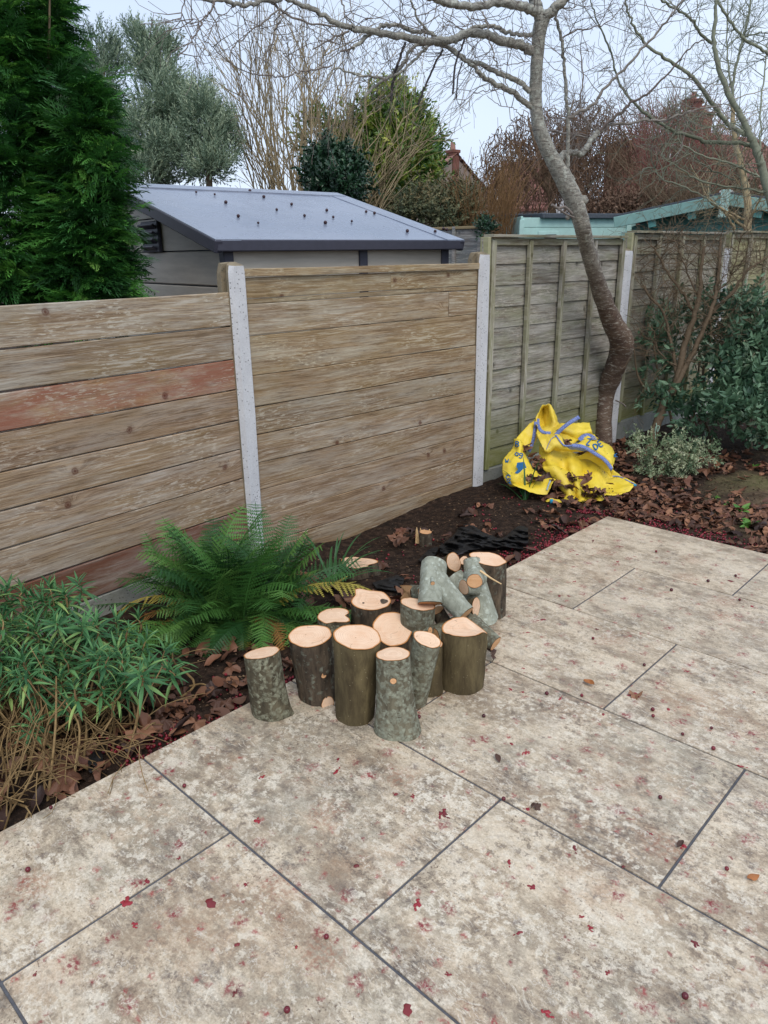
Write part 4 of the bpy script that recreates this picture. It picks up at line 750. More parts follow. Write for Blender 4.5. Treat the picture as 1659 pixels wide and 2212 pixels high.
    for k, (p, w) in enumerate([([(1000, 90), (1030, 180), (1050, 300), (1080, 420), (1120, 520), (1160, 600), (1195, 670)], 3.6), ([(630, -10), (660, 40), (560, 100), (420, 130), (330, 100)], 2.5), ([(720, 60), (690, 140), (740, 200), (850, 210), (930, 180)], 2), ([(870, 300), (910, 360), (940, 470)], 2), ([(1290, 90), (1300, 170), (1330, 300), (1370, 340)], 1.8), ([(1360, 470), (1250, 490), (1120, 505), (1060, 500)], 2.2), ([(1200, 690), (1100, 690), (1040, 700), (940, 715), (860, 770), (770, 772)], 2.4), ([(1370, 960), (1280, 870), (1220, 825), (1130, 810), (1030, 735)], 2.2), ([(930, 90), (860, 200), (700, 150), (640, 60)], 2)]):
        lb(Z2(p), 4.3, 4.2, w, w * .6, 'twig', 5, n=4, L=.22, seed=60 + k, lv=1)
    # right hand limbs
    lb(Z2([(1470, 150), (1510, 105), (1560, 58), (1610, 15), (1680, -60)]), Dt(40), Dt(0) - .1, 24, 18, seed=70, n=4)
    vb = lb(Z4([(160, 560), (130, 520), (112, 470), (112, 380)]) + Z3r([(115, 1100), (115, 900), (100, 760), (95, 560), (80, 400), (60, 280), (30, 180), (10, 90)]), Dt(385), 4.35, 10, 6, seed=71, n=12, L=.4)
    lb(Z3r([(116, 905), (210, 862), (310, 810), (370, 720), (480, 600), (600, 480), (700, 360), (800, 250), (920, 110), (1010, -20)]), 4.6, 4.3, 7.5, 4, 'twig', 7, seed=72, n=11, L=.4)
    lb(Z4([(120, 560), (85, 500), (45, 425), (85, 360), (150, 345), (220, 352), (255, 310), (300, 240), (345, 190)]), Dt(385), 5.0, 13, 12, 'cherry', 8, seed=73)
    lb(Z4([(335, 200), (420, 120), (520, 40)]) + Z3r([(600, 795), (720, 730), (860, 600), (960, 480), (1080, 350), (1180, 300)]), 5.0, 4.7, 8, 2.5, 'twig', 6, seed=74, n=12, L=.4)
    lb(Z4([(335, 205), (450, 132), (600, 125), (720, 95), (850, 95), (980, 60), (1080, 20), (1200, 0), (1290, -10)]), 5.0, 4.9, 7, 2.5, 'twig', 6, seed=75, n=9, L=.4)
    lb(Z4([(335, 215), (290, 240), (150, 207), (0, 187), (-80, 150)]), 5.0, 5.1, 5, 2.5, 'twig', 6, seed=76, n=10, L=.35)
    lb(Z3r([(335, 1015), (230, 890), (215, 760), (235, 600), (210, 400)]), 5.0, 5.0, 5, 2, 'twig', 6, seed=77, n=9, L=.4)
    lb(Z3r([(75, 290), (190, 235), (350, 205), (460, 140), (560, 10)]), 4.5, 4.5, 3.5, 1.5, 'twig', 5, seed=78, n=8, L=.3); lb(Z3r([(10, 90), (90, 60), (160, 60), (165, 0)]), 4.4, 4.4, 3, 2, 'twig', 5, seed=79)
    lb(Z3r([(-20, 1010), (110, 1030), (280, 1050)]), 4.9, 5.0, 4, 3, 'twig', 5, seed=80, n=6, L=.3)
    # short dead stubs on the trunk
    for p, w in (([(1236, 462), (1220, 447), (1205, 450), (1192, 442)], 6), ([(1240, 470), (1222, 462), (1207, 452)], 4), ([(1330, 865), (1345, 872), (1352, 878)], 4)):
        g = Geo(); P = trace(p, Dt(p[0][1]) - .08, Dt(p[0][1]) - .2, 3); tube(g, P, [wpx(w, 4.6)] * len(P), 6, .4); mk(g, 'stub', M['twig'])
    # fine twig network of the crown
    for k in range(8):
        x, y = rng.uniform(560, 1130), rng.uniform(-40, 130); grow(tw, atd(x, y, rng.uniform(3.8, 4.6)), rng.normal(size=3) + Z3 * -.3, rng.uniform(.25, .6), .0032, 2, rng, wander=.28, kids=2)
    for k in range(7):
        x, y = rng.uniform(1180, 1480), rng.uniform(-40, 200); grow(tw, atd(x, y, rng.uniform(4.3, 5.0)), rng.normal(size=3) + Z3 * .3, rng.uniform(.3, .6), .003, 2, rng, wander=.26, kids=2)
    tag(mk(tw, 'twigs', M['twig']), kind='stuff')
build_cherry()
def build_second():
    r = thing('bare_tree', 'bare tree with greenish limbs rising beyond the lap panels at the right edge', 'tree', tuple(atd(1690, 620, 6.8) * np.array([1, 1, 0]))); off = np.array(r.location); rng = np.random.RandomState(8); tw = Geo()
    def mk(g, name, mat): o = g.obj(name, mat, r); o.matrix_parent_inverse = Matrix.Translation(-Vector(off)); return o
    def lb(px, D0, D1, w0, w1, n=8, L=.4, seed=0, name='branch', mat='greentwig'):
        P = trace(px, D0, D1, 5, .004, seed); rr = np.random.RandomState(seed); W = np.linspace(w0, w1, len(P)) * (1 + .05 * rr.normal(size=len(P))); R = np.array([wpx(w, depth(p)) for w, p in zip(W, P)]); g = Geo(); tube(g, P, R, 9, rr.uniform()); mk(g, name, M[mat]); twigs_along(tw, P, .0045, n, L, 2, rng, wander=.2); return P
    D = 6.6
    lb([(1700, 700), (1690, 560)] + Z4([(1640, 560), (1600, 420), (1560, 310), (1520, 220)]) + Z3r([(1470, 940), (1420, 840), (1350, 720), (1290, 560), (1250, 400), (1240, 250), (1255, 80), (1250, -40)]), D, D - .6, 20, 6, 20, seed=1, name='trunk')
    lb(Z3r([(1500, 1035), (1390, 990), (1300, 890), (1220, 790), (1140, 670), (1060, 580), (950, 510), (850, 440), (720, 340), (640, 230), (590, 130), (560, 20), (560, -40)]), D, D - .9, 11, 3.5, 13, seed=2)
    lb(Z3r([(1535, 1125), (1420, 1100), (1210, 1096), (1100, 1060), (950, 1020), (820, 950), (700, 860), (610, 780), (540, 690), (490, 580), (450, 410), (380, 250), (320, 100), (290, -10)]), D, D - .8, 9, 2.5, 13, seed=3)
    lb(Z3r([(1230, 335), (1130, 250), (1070, 150), (980, 90), (880, 30), (800, -20)]), D - .4, D - .8, 6.5, 4, 12, seed=4); lb(Z3r([(1720, 440), (1659, 410), (1580, 360), (1480, 310), (1440, 260), (1370, 170), (1310, 80), (1260, -10)]), D - .2, D - .5, 7, 5, 12, seed=5)
    lb(Z3r([(1385, 760), (1400, 560), (1440, 400), (1490, 200), (1520, 50), (1525, -20)]), D, D, 6, 4, 14, seed=6); lb(Z3r([(1375, 680), (1350, 480), (1345, 300), (1350, -10)]), D, D, 4, 2.5, 10, seed=7); lb(Z3r([(1600, 1150), (1600, 900), (1620, 650), (1650, 400), (1659, 300)]), D, D, 4, 2.5, 12, seed=8)
    lb(Z3r([(1600, 1160), (1400, 960), (1100, 1000), (1000, 900), (870, 730)]), D, D, 3, 1.5, 12, seed=9); lb(Z3r([(1280, 880), (1150, 880), (1100, 930), (1040, 910), (1020, 640)]), D, D, 3, 1.5, 10, seed=10); lb(Z4([(1659, 560), (1500, 490), (1300, 410), (1150, 370), (1020, 300), (960, 240)]), D, D - .4, 5, 2, 16, seed=11); lb(Z4([(1680, 660), (1500, 630), (1300, 600), (1120, 560), (980, 470), (830, 370)]), D, D - .3, 5, 2, 16, seed=12); lb(Z4([(1400, 560), (1200, 470), (1080, 370)]), D, D, 3, 2, 8, seed=13)
    lb(Z4([(1280, 770), (1150, 680), (950, 590), (840, 550), (780, 470), (690, 480)]), D, D, 3.5, 2, 12, seed=14); lb(Z3r([(1440, 270), (1500, 280), (1600, 250), (1700, 260)]), D, D, 4, 2, 8, seed=15)
    for k in range(9): grow(tw, atd(rng.uniform(1380, 1680), rng.uniform(-30, 330), rng.uniform(6, 7)), rng.normal(size=3) + Z3 * .5, rng.uniform(.4, .8), .004, 2, rng, wander=.2, kids=2)
    tag(mk(tw, 'twigs', M['greentwig']), kind='stuff')
    r = thing('bare_tree', 'slim pale stemmed tree standing in front of the green summerhouse', 'tree', tuple(atd(1614, 520, 8.2) * np.array([1, 1, 0]))); off = np.array(r.location); tw = Geo()
    def mk(g, name, mat): o = g.obj(name, mat, r); o.matrix_parent_inverse = Matrix.Translation(-Vector(off)); return o
    P = trace([(1616, 640)] + Z4([(1500, 950), (1500, 780), (1490, 640), (1470, 520), (1430, 360), (1400, 220), (1385, 60), (1385, -60)]), 8.2, 8.0, 4, .004); R = np.interp(np.linspace(0, 1, len(P)), [0, .45, 1], [.042, .036, .018]); g = Geo(); tube(g, P, R, 9, .8); mk(g, 'trunk', M['palestem']); twigs_along(tw, P[10:], .006, 24, .7, 2, rng)
    for k, px in enumerate(([(1480, 930), (1400, 870), (1330, 800), (1230, 740), (1180, 670), (1130, 560), (1060, 440)], [(1510, 860), (1560, 780), (1600, 700), (1640, 620)], [(1470, 860), (1400, 830), (1300, 780)], [(1400, 940), (1340, 830), (1200, 690)])):
        P = trace(Z4(px), 8.1, 7.8, 4, .004, k); g = Geo(); tube(g, P, np.linspace(.016, .006, len(P)), 6, .7); mk(g, 'branch', M['palestem']); twigs_along(tw, P, .004, 10, .4, 1, rng)
    tag(mk(tw, 'twigs', M['palestem']), kind='stuff')
build_second()

# ------------------------------------------------------------------ leaf and spray templates
def leafT(L=1.0, w=.3, fold=.12, curl=.1, n=3):
    """a pointed leaf along local y"""
    V, F = [(0, 0, 0)], []; prof = [math.sin(math.pi * (i / (n + 1)) ** .8) for i in range(1, n + 1)]
    for i in range(1, n + 1):
        y = i / (n + 1); z = -curl * y * y * L
        V += [(-w / 2 * prof[i - 1], y * L, z + fold * w * prof[i - 1]), (0, y * L, z), (w / 2 * prof[i - 1], y * L, z + fold * w * prof[i - 1])]
    V.append((0, L, -curl * L)); e = len(V) - 1; F += [(0, 2, 1, 1), (0, 3, 2, 2)]
    for i in range(n - 1):
        a = 1 + 3 * i; F += [(a, a + 1, a + 4, a + 3), (a + 1, a + 2, a + 5, a + 4)]
    a = 1 + 3 * (n - 1); F += [(a, a + 1, e, e), (a + 1, a + 2, e, e)]
    return np.array(V, float), F
def tris(F):
    out = []
    for f in F:
        f = [v for k, v in enumerate(f) if v not in f[:k]]
        for i in range(1, len(f) - 1): out.append((f[0], f[i], f[i + 1]))
    return np.array(out)
def sprayT(n, L, leafL, leafW, rng, ang=.7, spread=2 * math.pi, n3=2, flat=False):
    """leaves set along a short twig that runs up local y"""
    lv, lf = leafT(leafL, leafW, .15, .12, n3); lf = tris(lf); Vs, Fs, k = [], [], 0
    for i in range(n):
        t = (i + .5) / n; a = (i % 2) * math.pi + rng.normal() * .2 if flat else rng.uniform(0, spread); an = ang * rng.uniform(.7, 1.2)
        d = np.array([math.sin(an) * math.cos(a), math.cos(an), math.sin(an) * math.sin(a)]); R = orient(d[None], rng, (0, 0, 1) if flat else None)[0]
        s = rng.uniform(.7, 1.1) * (1 - .35 * t); Vs.append(lv @ R.T * s + np.array([0, t * L, 0])); Fs.append(lf + k); k += len(lv)
    return np.concatenate(Vs), np.concatenate(Fs)
def in_blob(n, c, ax, rng, shell=.55):
    """points in an ellipsoid whose axes are right, away, up; denser towards the outside"""
    d = rng.normal(size=(n, 3)); d /= np.linalg.norm(d, axis=1)[:, None]; rr = (shell ** 3 + (1 - shell ** 3) * rng.uniform(size=n)) ** (1 / 3)
    return d, np.array(c) + (d * rr[:, None] * np.array(ax)) @ np.array([HR, HF, Z3])
def crown(parent, blobs, T, mat, rng, up=.4, out=.8, scl=(.8, 1.25), jit=.5, shell=.55, name='crown', off=None, tone=None, clump=.20, tight=.80):
    """sprays through blobs (px, py, D, half width px, half height px, depth m, count)"""
    g = Geo()
    for x, y, D, w, h, dz, n in blobs:
        c = atd(x, y, D); ax3 = np.array((w / FPX * D, dz, h / FPX * D)); m = max(3, n // 22); dc, Pc = in_blob(m, c, ax3 * tight, rng, shell); ix = rng.randint(0, m, n); dl = rng.normal(size=(n, 3)); cs = clump * ax3.mean(); P = Pc[ix] + dl * cs * np.array([1, 1, 1.15]); d = dc[ix] * .6 + dl * .45; d /= np.linalg.norm(d, axis=1)[:, None]; tc = rng.normal(size=m)[ix] * .10; dw = d @ np.array([HR, HF, Z3])
        A = orient(dw * out + Z3 * up + rng.normal(size=(n, 3)) * jit, rng) * rng.uniform(*scl, size=n)[:, None, None]
        r = np.clip(rng.uniform(0, .7, n) + tc + .10 * dl[:, 2] + (0 if tone is None else tone), 0, 1)
        g.scatter(T[0], T[1], A, P, r, rng.uniform(-.0, .25, len(T[0])) * 0)
    o = g.obj(name, mat, parent, False); tag(o, kind='stuff')
    if off is not None: o.matrix_parent_inverse = Matrix.Translation(-Vector(off))
    return o
def plant(name, label, cat, px, py, D, group=None):
    P = atd(px, py, D); P = np.array([P[0], P[1], -.09]); r = thing(name, label, cat, tuple(P), group); return r, P
def stems(parent, off, specs, mat, name='trunk', seg=6):
    for P, R in specs:
        g = Geo(); tube(g, P, R, seg, .5); o = g.obj(name, mat, parent); o.matrix_parent_inverse = Matrix.Translation(-Vector(off))
rng = np.random.RandomState(21)
# conifer over the left bay: flat feathery sprays, drooping at the tips
def coniferT(rng):
    Vs, F, k = [], [], 0; n = 8
    def sliver(p, q, w):
        nonlocal k
        d = q - p; s = np.cross(d, Z3); s = s / (np.linalg.norm(s) + 1e-9) * w; m = p + d * .55; Vs.extend([p, m + s, q, m - s]); F.extend([(k, k + 1, k + 2), (k, k + 2, k + 3)]); k += 4
    def bend(v): return v - Z3 * (.35 * v[1] ** 2)
    for i in range(n):
        t = i / n; y = t * .92; l = .44 * (1 - t) ** .7 + .07
        for s in (-1, 1):
            p = np.array([0, y, 0.]); q = np.array([s * l * .72, y + l * .8, .03 * rng.normal()]); sliver(bend(p), bend(q), .017)
            for m in (.35, .68):
                b = p + (q - p) * m; ll = .15 * (1 - m * .5)
                for e in (-1, 1): sliver(bend(b), bend(b + np.array([s * ll * (.95 if e < 0 else .1), ll * (.3 if e < 0 else 1), .02 * rng.normal()])), .013)
    sliver(bend(np.array([0, 0., 0.])), bend(np.array([0, 1.04, 0.])), .016)
    return np.array(Vs), np.array(F)
def build_conifer():
    r, off = plant('conifer', 'dense dark green conifer overhanging the left plank bay', 'tree', 60, 640, 4.1)
    T = coniferT(rng); g = Geo(); D = 4.0
    def column(cx, ytop, ybot, wid, Dc, n, lean=0.0, open_=0.0):
        top, bot = atd(cx + lean, ytop, Dc), atd(cx, ybot, Dc); t = rng.uniform(0, 1, n) ** .8; az = rng.uniform(0, 2 * math.pi, n)
        # bulging column that narrows to the top
        prof = np.interp(t, [0, .12, .35, .7, 1], [.10, .42, .78, 1.0, .86]) * wid / FPX * Dc
        lump = 1 + .22 * np.sin(az * 3 + t * 14) + .12 * np.sin(az * 7 - t * 31); rad = prof * lump * np.sqrt(rng.uniform(.10, 1, n))
        d = np.cos(az)[:, None] * HR + np.sin(az)[:, None] * HF; P = top + (bot - top) * t[:, None] + d * rad[:, None]
        s = rng.uniform(.065, .14, n); s = s * np.where(rad < prof * .62, 2.1, 1.0); A = orient(d * 1.0 + Z3 * rng.uniform(-.25, .75, (n, 1)) + rng.normal(size=(n, 3)) * .28, rng, Z3) * s[:, None, None]
        g.scatter(T[0], T[1], A, P - d * .06, np.clip(rng.beta(2, 3.2, n) + .18 * (rad / (prof + 1e-6) - .75) + .1 * np.sin(az * 3 + t * 14), 0, 1))
    column(45, -170, 690, 190, 4.05, 4000); column(186, 170, 690, 94, 3.75, 1600, 10); column(0, -60, 690, 130, 3.7, 1250); column(112, -70, 420, 78, 3.9, 420); column(232, 420, 640, 46, 3.8, 320)
    o = g.obj('crown', M['conifer'], r, False); o.matrix_parent_inverse = Matrix.Translation(-Vector(off)); tag(o, kind='stuff')
    stems(r, off, [(np.array([off + Z3 * (-.1), atd(62, 400, 4.1), atd(72, 100, 4.05), atd(78, -150, 4.05)]), [.05, .04, .03, .01])], M['brownstem'])
    sp = [(smooth_path([atd(x0, y0, 4.0), atd(x1, y1, 3.85), atd(x2, y2, 3.75)], 4), np.linspace(.012, .004, 9)) for x0, y0, x1, y1, x2, y2 in ((62, 640, 40, 600, 0, 570), (60, 690, 85, 620, 110, 560), (70, 690, 95, 640, 130, 600), (50, 640, 20, 610, -10, 590), (80, 690, 60, 640, 20, 620), (100, 250, 105, 130, 108, -30), (120, 690, 150, 640, 190, 600))]
    stems(r, off, sp, M['brownstem'], 'branch', 5)
build_conifer()
# grey-green tree with upright willowy sprays
T_ol = sprayT(14, .26, .075, .020, rng, .6, n3=1); T_la = sprayT(12, .34, .13, .05, rng, .8, n3=1); T_ho = sprayT(10, .22, .08, .045, rng, .9, n3=1); T_he = sprayT(12, .25, .06, .03, rng, .9, n3=1)
def build_evergreens():
    r, off = plant('evergreen_tree', 'tall grey green narrow leaved tree behind the plastic shed beside the conifer', 'tree', 345, 560, 11.5)
    bl = [(335, 135, 11.5, 44, 48, .7, 420), (300, 110, 11.6, 22, 45, .5, 160), (355, 105, 11.5, 16, 38, .4, 150), (345, 220, 11.4, 66, 70, .8, 700), (380, 260, 11.4, 44, 60, .7, 420), (315, 300, 11.5, 55, 80, .8, 620), (370, 350, 11.3, 70, 60, .8, 600), (310, 390, 11.2, 60, 50, .8, 420)]
    crown(r, bl, T_ol, M['olive'], rng, .9, .55, jit=.4, off=off, tone=.1, clump=.15, tight=.70)
    stems(r, off, [(smooth_path([off, atd(345, 400, 11.5), atd(340, 230, 11.5), atd(335, 110, 11.5)], 4), np.linspace(.09, .02, 13)), (smooth_path([atd(345, 380, 11.5), atd(372, 290, 11.4), atd(384, 220, 11.4)], 4), np.linspace(.05, .015, 9))], M['brownstem'])
    r, off = plant('evergreen_tree', 'second grey green narrow leaved tree, between the conifer and the tall one', 'tree', 225, 560, 12.5)
    crown(r, [(225, 120, 12.5, 42, 50, .7, 380), (215, 190, 12.4, 44, 70, .8, 480), (230, 280, 12.3, 50, 80, .8, 520), (205, 330, 12.3, 60, 70, .8, 420), (250, 380, 12.0, 40, 40, .6, 260)], T_ol, M['olive'], rng, .9, .55, jit=.4, off=off, clump=.15, tight=.70)
    stems(r, off, [(smooth_path([off, atd(225, 400, 12.5), atd(222, 240, 12.5), atd(225, 110, 12.5)], 4), np.linspace(.09, .02, 13))], M['brownstem'])
    r, off = plant('evergreen_tree', 'rounded lower grey green tree just above the ridge of the plastic shed', 'tree', 455, 560, 11)
    crown(r, [(455, 260, 11, 62, 65, .8, 520), (480, 320, 10.9, 42, 60, .7, 360), (430, 340, 10.9, 50, 60, .7, 400), (470, 375, 10.7, 48, 34, .6, 260), (440, 215, 11, 26, 30, .5, 120)], T_ol, M['olive'], rng, .8, .6, jit=.45, off=off, tone=.15, clump=.15, tight=.70)
    stems(r, off, [(smooth_path([off, atd(452, 400, 11), atd(458, 300, 11), atd(462, 240, 11)], 4), np.linspace(.07, .02, 13))], M['brownstem'])
    r, off = plant('laurel_tree', 'green and yellowish laurel rising behind the bare many stemmed tree', 'tree', 850, 560, 13)
    crown(r, [(845, 265, 13, 52, 44, .8, 320), (800, 295, 13.3, 52, 46, .8, 260), (885, 290, 13, 36, 40, .6, 240), (760, 310, 13.4, 44, 50, .7, 200), (865, 340, 12.8, 62, 50, .9, 520), (905, 335, 12.8, 26, 34, .5, 150), (850, 400, 12.6, 66, 50, .9, 460), (850, 222, 13, 20, 20, .4, 60), (700, 310, 13.5, 50, 50, .6, 150), (905, 390, 12.6, 26, 36, .5, 160)], T_la, M['laurel'], rng, .6, .7, off=off)
    stems(r, off, [(smooth_path([off, atd(850, 420, 13), atd(860, 330, 13), atd(870, 240, 13)], 4), np.linspace(.09, .02, 13)), (smooth_path([atd(850, 420, 13), atd(810, 330, 13.2), atd(790, 260, 13.3)], 4), np.linspace(.06, .015, 9))], M['brownstem'])
    r, off = plant('holly_bush', 'dark green bush peeping over the ridge of the plastic shed', 'bush', 725, 560, 9.6)
    crown(r, [(715, 368, 9.6, 32, 28, .5, 460), (748, 382, 9.5, 24, 32, .4, 320), (698, 392, 9.5, 22, 22, .4, 220), (732, 412, 9.4, 46, 24, .5, 320)], T_ho, M['holly'], rng, .3, .8, off=off)
    stems(r, off, [(np.array([off, atd(722, 480, 9.6), atd(722, 400, 9.6), atd(725, 360, 9.6)]), [.04, .035, .025, .012])], M['brownstem'])
    r, off = plant('mixed_hedge', 'dull brown green hedge between the shed roof end and the orange stems', 'hedge', 950, 520, 11.2)
    crown(r, [(930, 446, 11.4, 44, 30, .6, 400), (985, 452, 11.3, 38, 32, .6, 340), (960, 475, 11.2, 60, 28, .6, 400), (900, 458, 11.2, 40, 30, .6, 280), (1000, 420, 11.5, 26, 24, .4, 90)], T_he, M['hedgeleaf'], rng, .3, .8, off=off, jit=.7)
    stems(r, off, [(np.array([off, atd(950, 500, 11.2), atd(952, 440, 11.3), atd(955, 390, 11.4)]), [.03, .03, .02, .01])], M['bush'])
    r, off = plant('ivy', 'small dark ivy clump at the near end of the far grey fence', 'ivy', 1047, 520, 8.3)
    crown(r, [(1046, 499, 8.3, 16, 12, .2, 110)], T_ho, M['holly'], rng, .3, .8, off=off, scl=(.4, .7))
    stems(r, off, [(np.array([off, atd(1046, 520, 8.3), atd(1046, 500, 8.3)]), [.015, .012, .008])], M['bush'], 'stem')
build_evergreens()
def fan(name, label, cat, px, D, ybase, specs, mat, rng, tops, n, r0, lv, kids, wander, up, spread=.45, ksc=(.35, .6), seg=3, step=.25, group=None, width=.5):
    """many upright stems from one stool: tops = list of (x0, x1, y0, y1) boxes where the stems end"""
    r, off = plant(name, label, cat, px, ybase, D, group); g = Geo(); big = 0
    for k in range(n):
        bx = tops[rng.randint(len(tops))]; Q = atd(rng.uniform(bx[0], bx[1]), rng.uniform(bx[2], bx[3]), D + rng.normal() * width); p = off + HR * rng.normal() * width * .4 + HF * rng.normal() * width * .4
        d = Q - p; L = np.linalg.norm(d); d0 = d / L + Z3 * .25; nseg = 8; P = np.array([p * (1 - t) + Q * t + Z3 * math.sin(math.pi * t) * .06 * L * np.sign(up + .01) for t in np.linspace(0, 1, nseg)]); P[1:-1] += rng.normal(size=(nseg - 2, 3)) * .012 * L
        gg = Geo() if k < 12 else g; tube(gg, P, r0 * rng.uniform(.5, 1.1) * np.linspace(1, .22, nseg), 5 if k < 12 else seg, rng.uniform(), False)
        if k < 12: o = gg.obj('stem', mat, r); o.matrix_parent_inverse = Matrix.Translation(-Vector(off))
        for q in range(kids):
            i = rng.randint(3, nseg); t = P[i] - P[i - 1]; t /= np.linalg.norm(t); s = np.cross(t, rng.normal(size=3)); s /= np.linalg.norm(s) + 1e-9
            grow(g, P[i], t + s * rng.uniform(.3, .8), L * rng.uniform(.12, .32), r0 * .32, lv, rng, seg, wander, .06, 2, spread, step, None, 0, (.4, .7), .0035 * D / 12)
    o = g.obj('twigs', mat, r); o.matrix_parent_inverse = Matrix.Translation(-Vector(off)); tag(o, kind='stuff'); return r
rng = np.random.RandomState(31)
fan('bare_tree', 'pale many stemmed bare tree fanning up behind the ridge of the plastic shed', 'tree', 655, 11.8, 580, None, M['palestem'], rng, [(480, 570, 120, 260), (540, 700, 85, 190), (640, 800, 130, 230), (720, 880, 230, 330), (780, 900, 300, 390)], 105, .029, 1, 4, .10, .4, width=.8)
fan('dogwood', 'orange stemmed shrub beside the far grey fence', 'shrub', 1058, 11, 570, None, M['orangestem'], rng, [(985, 1040, 410, 460), (1030, 1100, 390, 440), (1060, 1130, 370, 430)], 240, .009, 0, 2, .08, .05, width=.35)
fan('red_shrub', 'hazy red stemmed shrub in front of the brick house', 'shrub', 1450, 15, 570, None, M['redstem'], rng, [(1370, 1440, 300, 380), (1420, 1530, 270, 360), (1490, 1580, 320, 400)], 330, .012, 0, 5, .10, .05, width=.9)
fan('bare_shrub', 'brown bare shrub with thin stems between the red shrub and the summerhouse gable', 'shrub', 1560, 12, 570, None, M['bush'], rng, [(1380, 1480, 380, 430), (1450, 1600, 330, 420), (1560, 1670, 330, 410)], 130, .010, 1, 3, .12, .05, width=.6)
def build_weeping():
    r, off = plant('weeping_tree', 'brown weeping tree with curly hanging twigs behind the cherry trunk', 'tree', 1190, 560, 13.5); g = Geo(); D = 13.5
    for bx, by, bw, bh, n in ((1095, 330, 58, 60, 160), (1180, 290, 90, 60, 330), (1280, 280, 90, 70, 360), (1180, 370, 110, 60, 320), (1310, 390, 90, 70, 260), (1090, 400, 50, 50, 110), (1290, 330, 80, 60, 240)):
        for k in range(n):
            a = rng.uniform(0, 2 * math.pi); q = math.sqrt(rng.uniform()); P0_ = atd(bx + bw * q * math.cos(a), by + bh * q * math.sin(a), D + rng.normal() * .7); L = rng.uniform(.35, 1.1); m = 9; d = rng.normal(size=3) * .5; P = [P0_]
            for i in range(m): d = d * .55 + rng.normal(size=3) * .55 - Z3 * .55; d /= np.linalg.norm(d); P.append(P[-1] + d * L / m)
            tube(g, P, np.linspace(.0085, .004, m + 1) * rng.uniform(.7, 1.2), 3, rng.uniform(), False)
    o = g.obj('twigs', M['willow'], r); o.matrix_parent_inverse = Matrix.Translation(-Vector(off)); tag(o, kind='stuff')
    stems(r, off, [(smooth_path([off, atd(1192, 480, D), atd(1185, 380, D), atd(1170, 290, D)], 4), np.linspace(.09, .04, 13))] + [(smooth_path([atd(1188, 420, D), atd(x0, y0, D), atd(x1, y1, D)], 4), np.linspace(.05, .012, 9)) for x0, y0, x1, y1 in ((1240, 320, 1300, 230), (1130, 340, 1090, 290), (1260, 360, 1340, 300), (1220, 280, 1240, 215), (1150, 290, 1140, 250))], M['brownstem'])
    r, off = plant('creeper', 'tangle of bare creeper heaped over the chimney side of the brick house', 'creeper', 1445, 560, 20); g = Geo(); D = 20
    for bx, by, bw, bh, n in ((1440, 275, 52, 40, 300), (1470, 262, 30, 30, 140), (1400, 300, 40, 30, 120)):
        for k in range(n):
            a = rng.uniform(0, 2 * math.pi); q = math.sqrt(rng.uniform()); grow(g, atd(bx + bw * q * math.cos(a), by + bh * q * math.sin(a), D + rng.normal() * .6), rng.normal(size=3) - Z3 * .2, rng.uniform(.4, .9), .009, 0, rng, wander=.5, step=.12, rmin=.006)
    o = g.obj('stem', M['bush'], r); o.matrix_parent_inverse = Matrix.Translation(-Vector(off)); tag(o, kind='stuff')
    r, off = plant('clipped_hedge', 'dry brown clipped hedge above the roof of the turquoise shed', 'hedge', 1330, 520, 12.8)
    crown(r, [(1280, 455, 12.8, 45, 22, .4, 320), (1350, 448, 12.8, 55, 24, .4, 420), (1430, 440, 12.8, 55, 26, .4, 420), (1500, 440, 12.8, 40, 24, .4, 300), (1610, 440, 12.8, 80, 26, .4, 380)], T_he, M['drybrown'], rng, .1, .6, off=off, jit=.9)
    stems(r, off, [(np.array([off, atd(1340, 490, 12.8), atd(1342, 450, 12.8)]), [.04, .03, .02])], M['bush'])
M['drybrown'] = mat_leaf('dry_leaf', [lin(112, 88, 74), lin(142, 116, 98), lin(164, 140, 120)], 0.8, 0.2)
build_weeping()

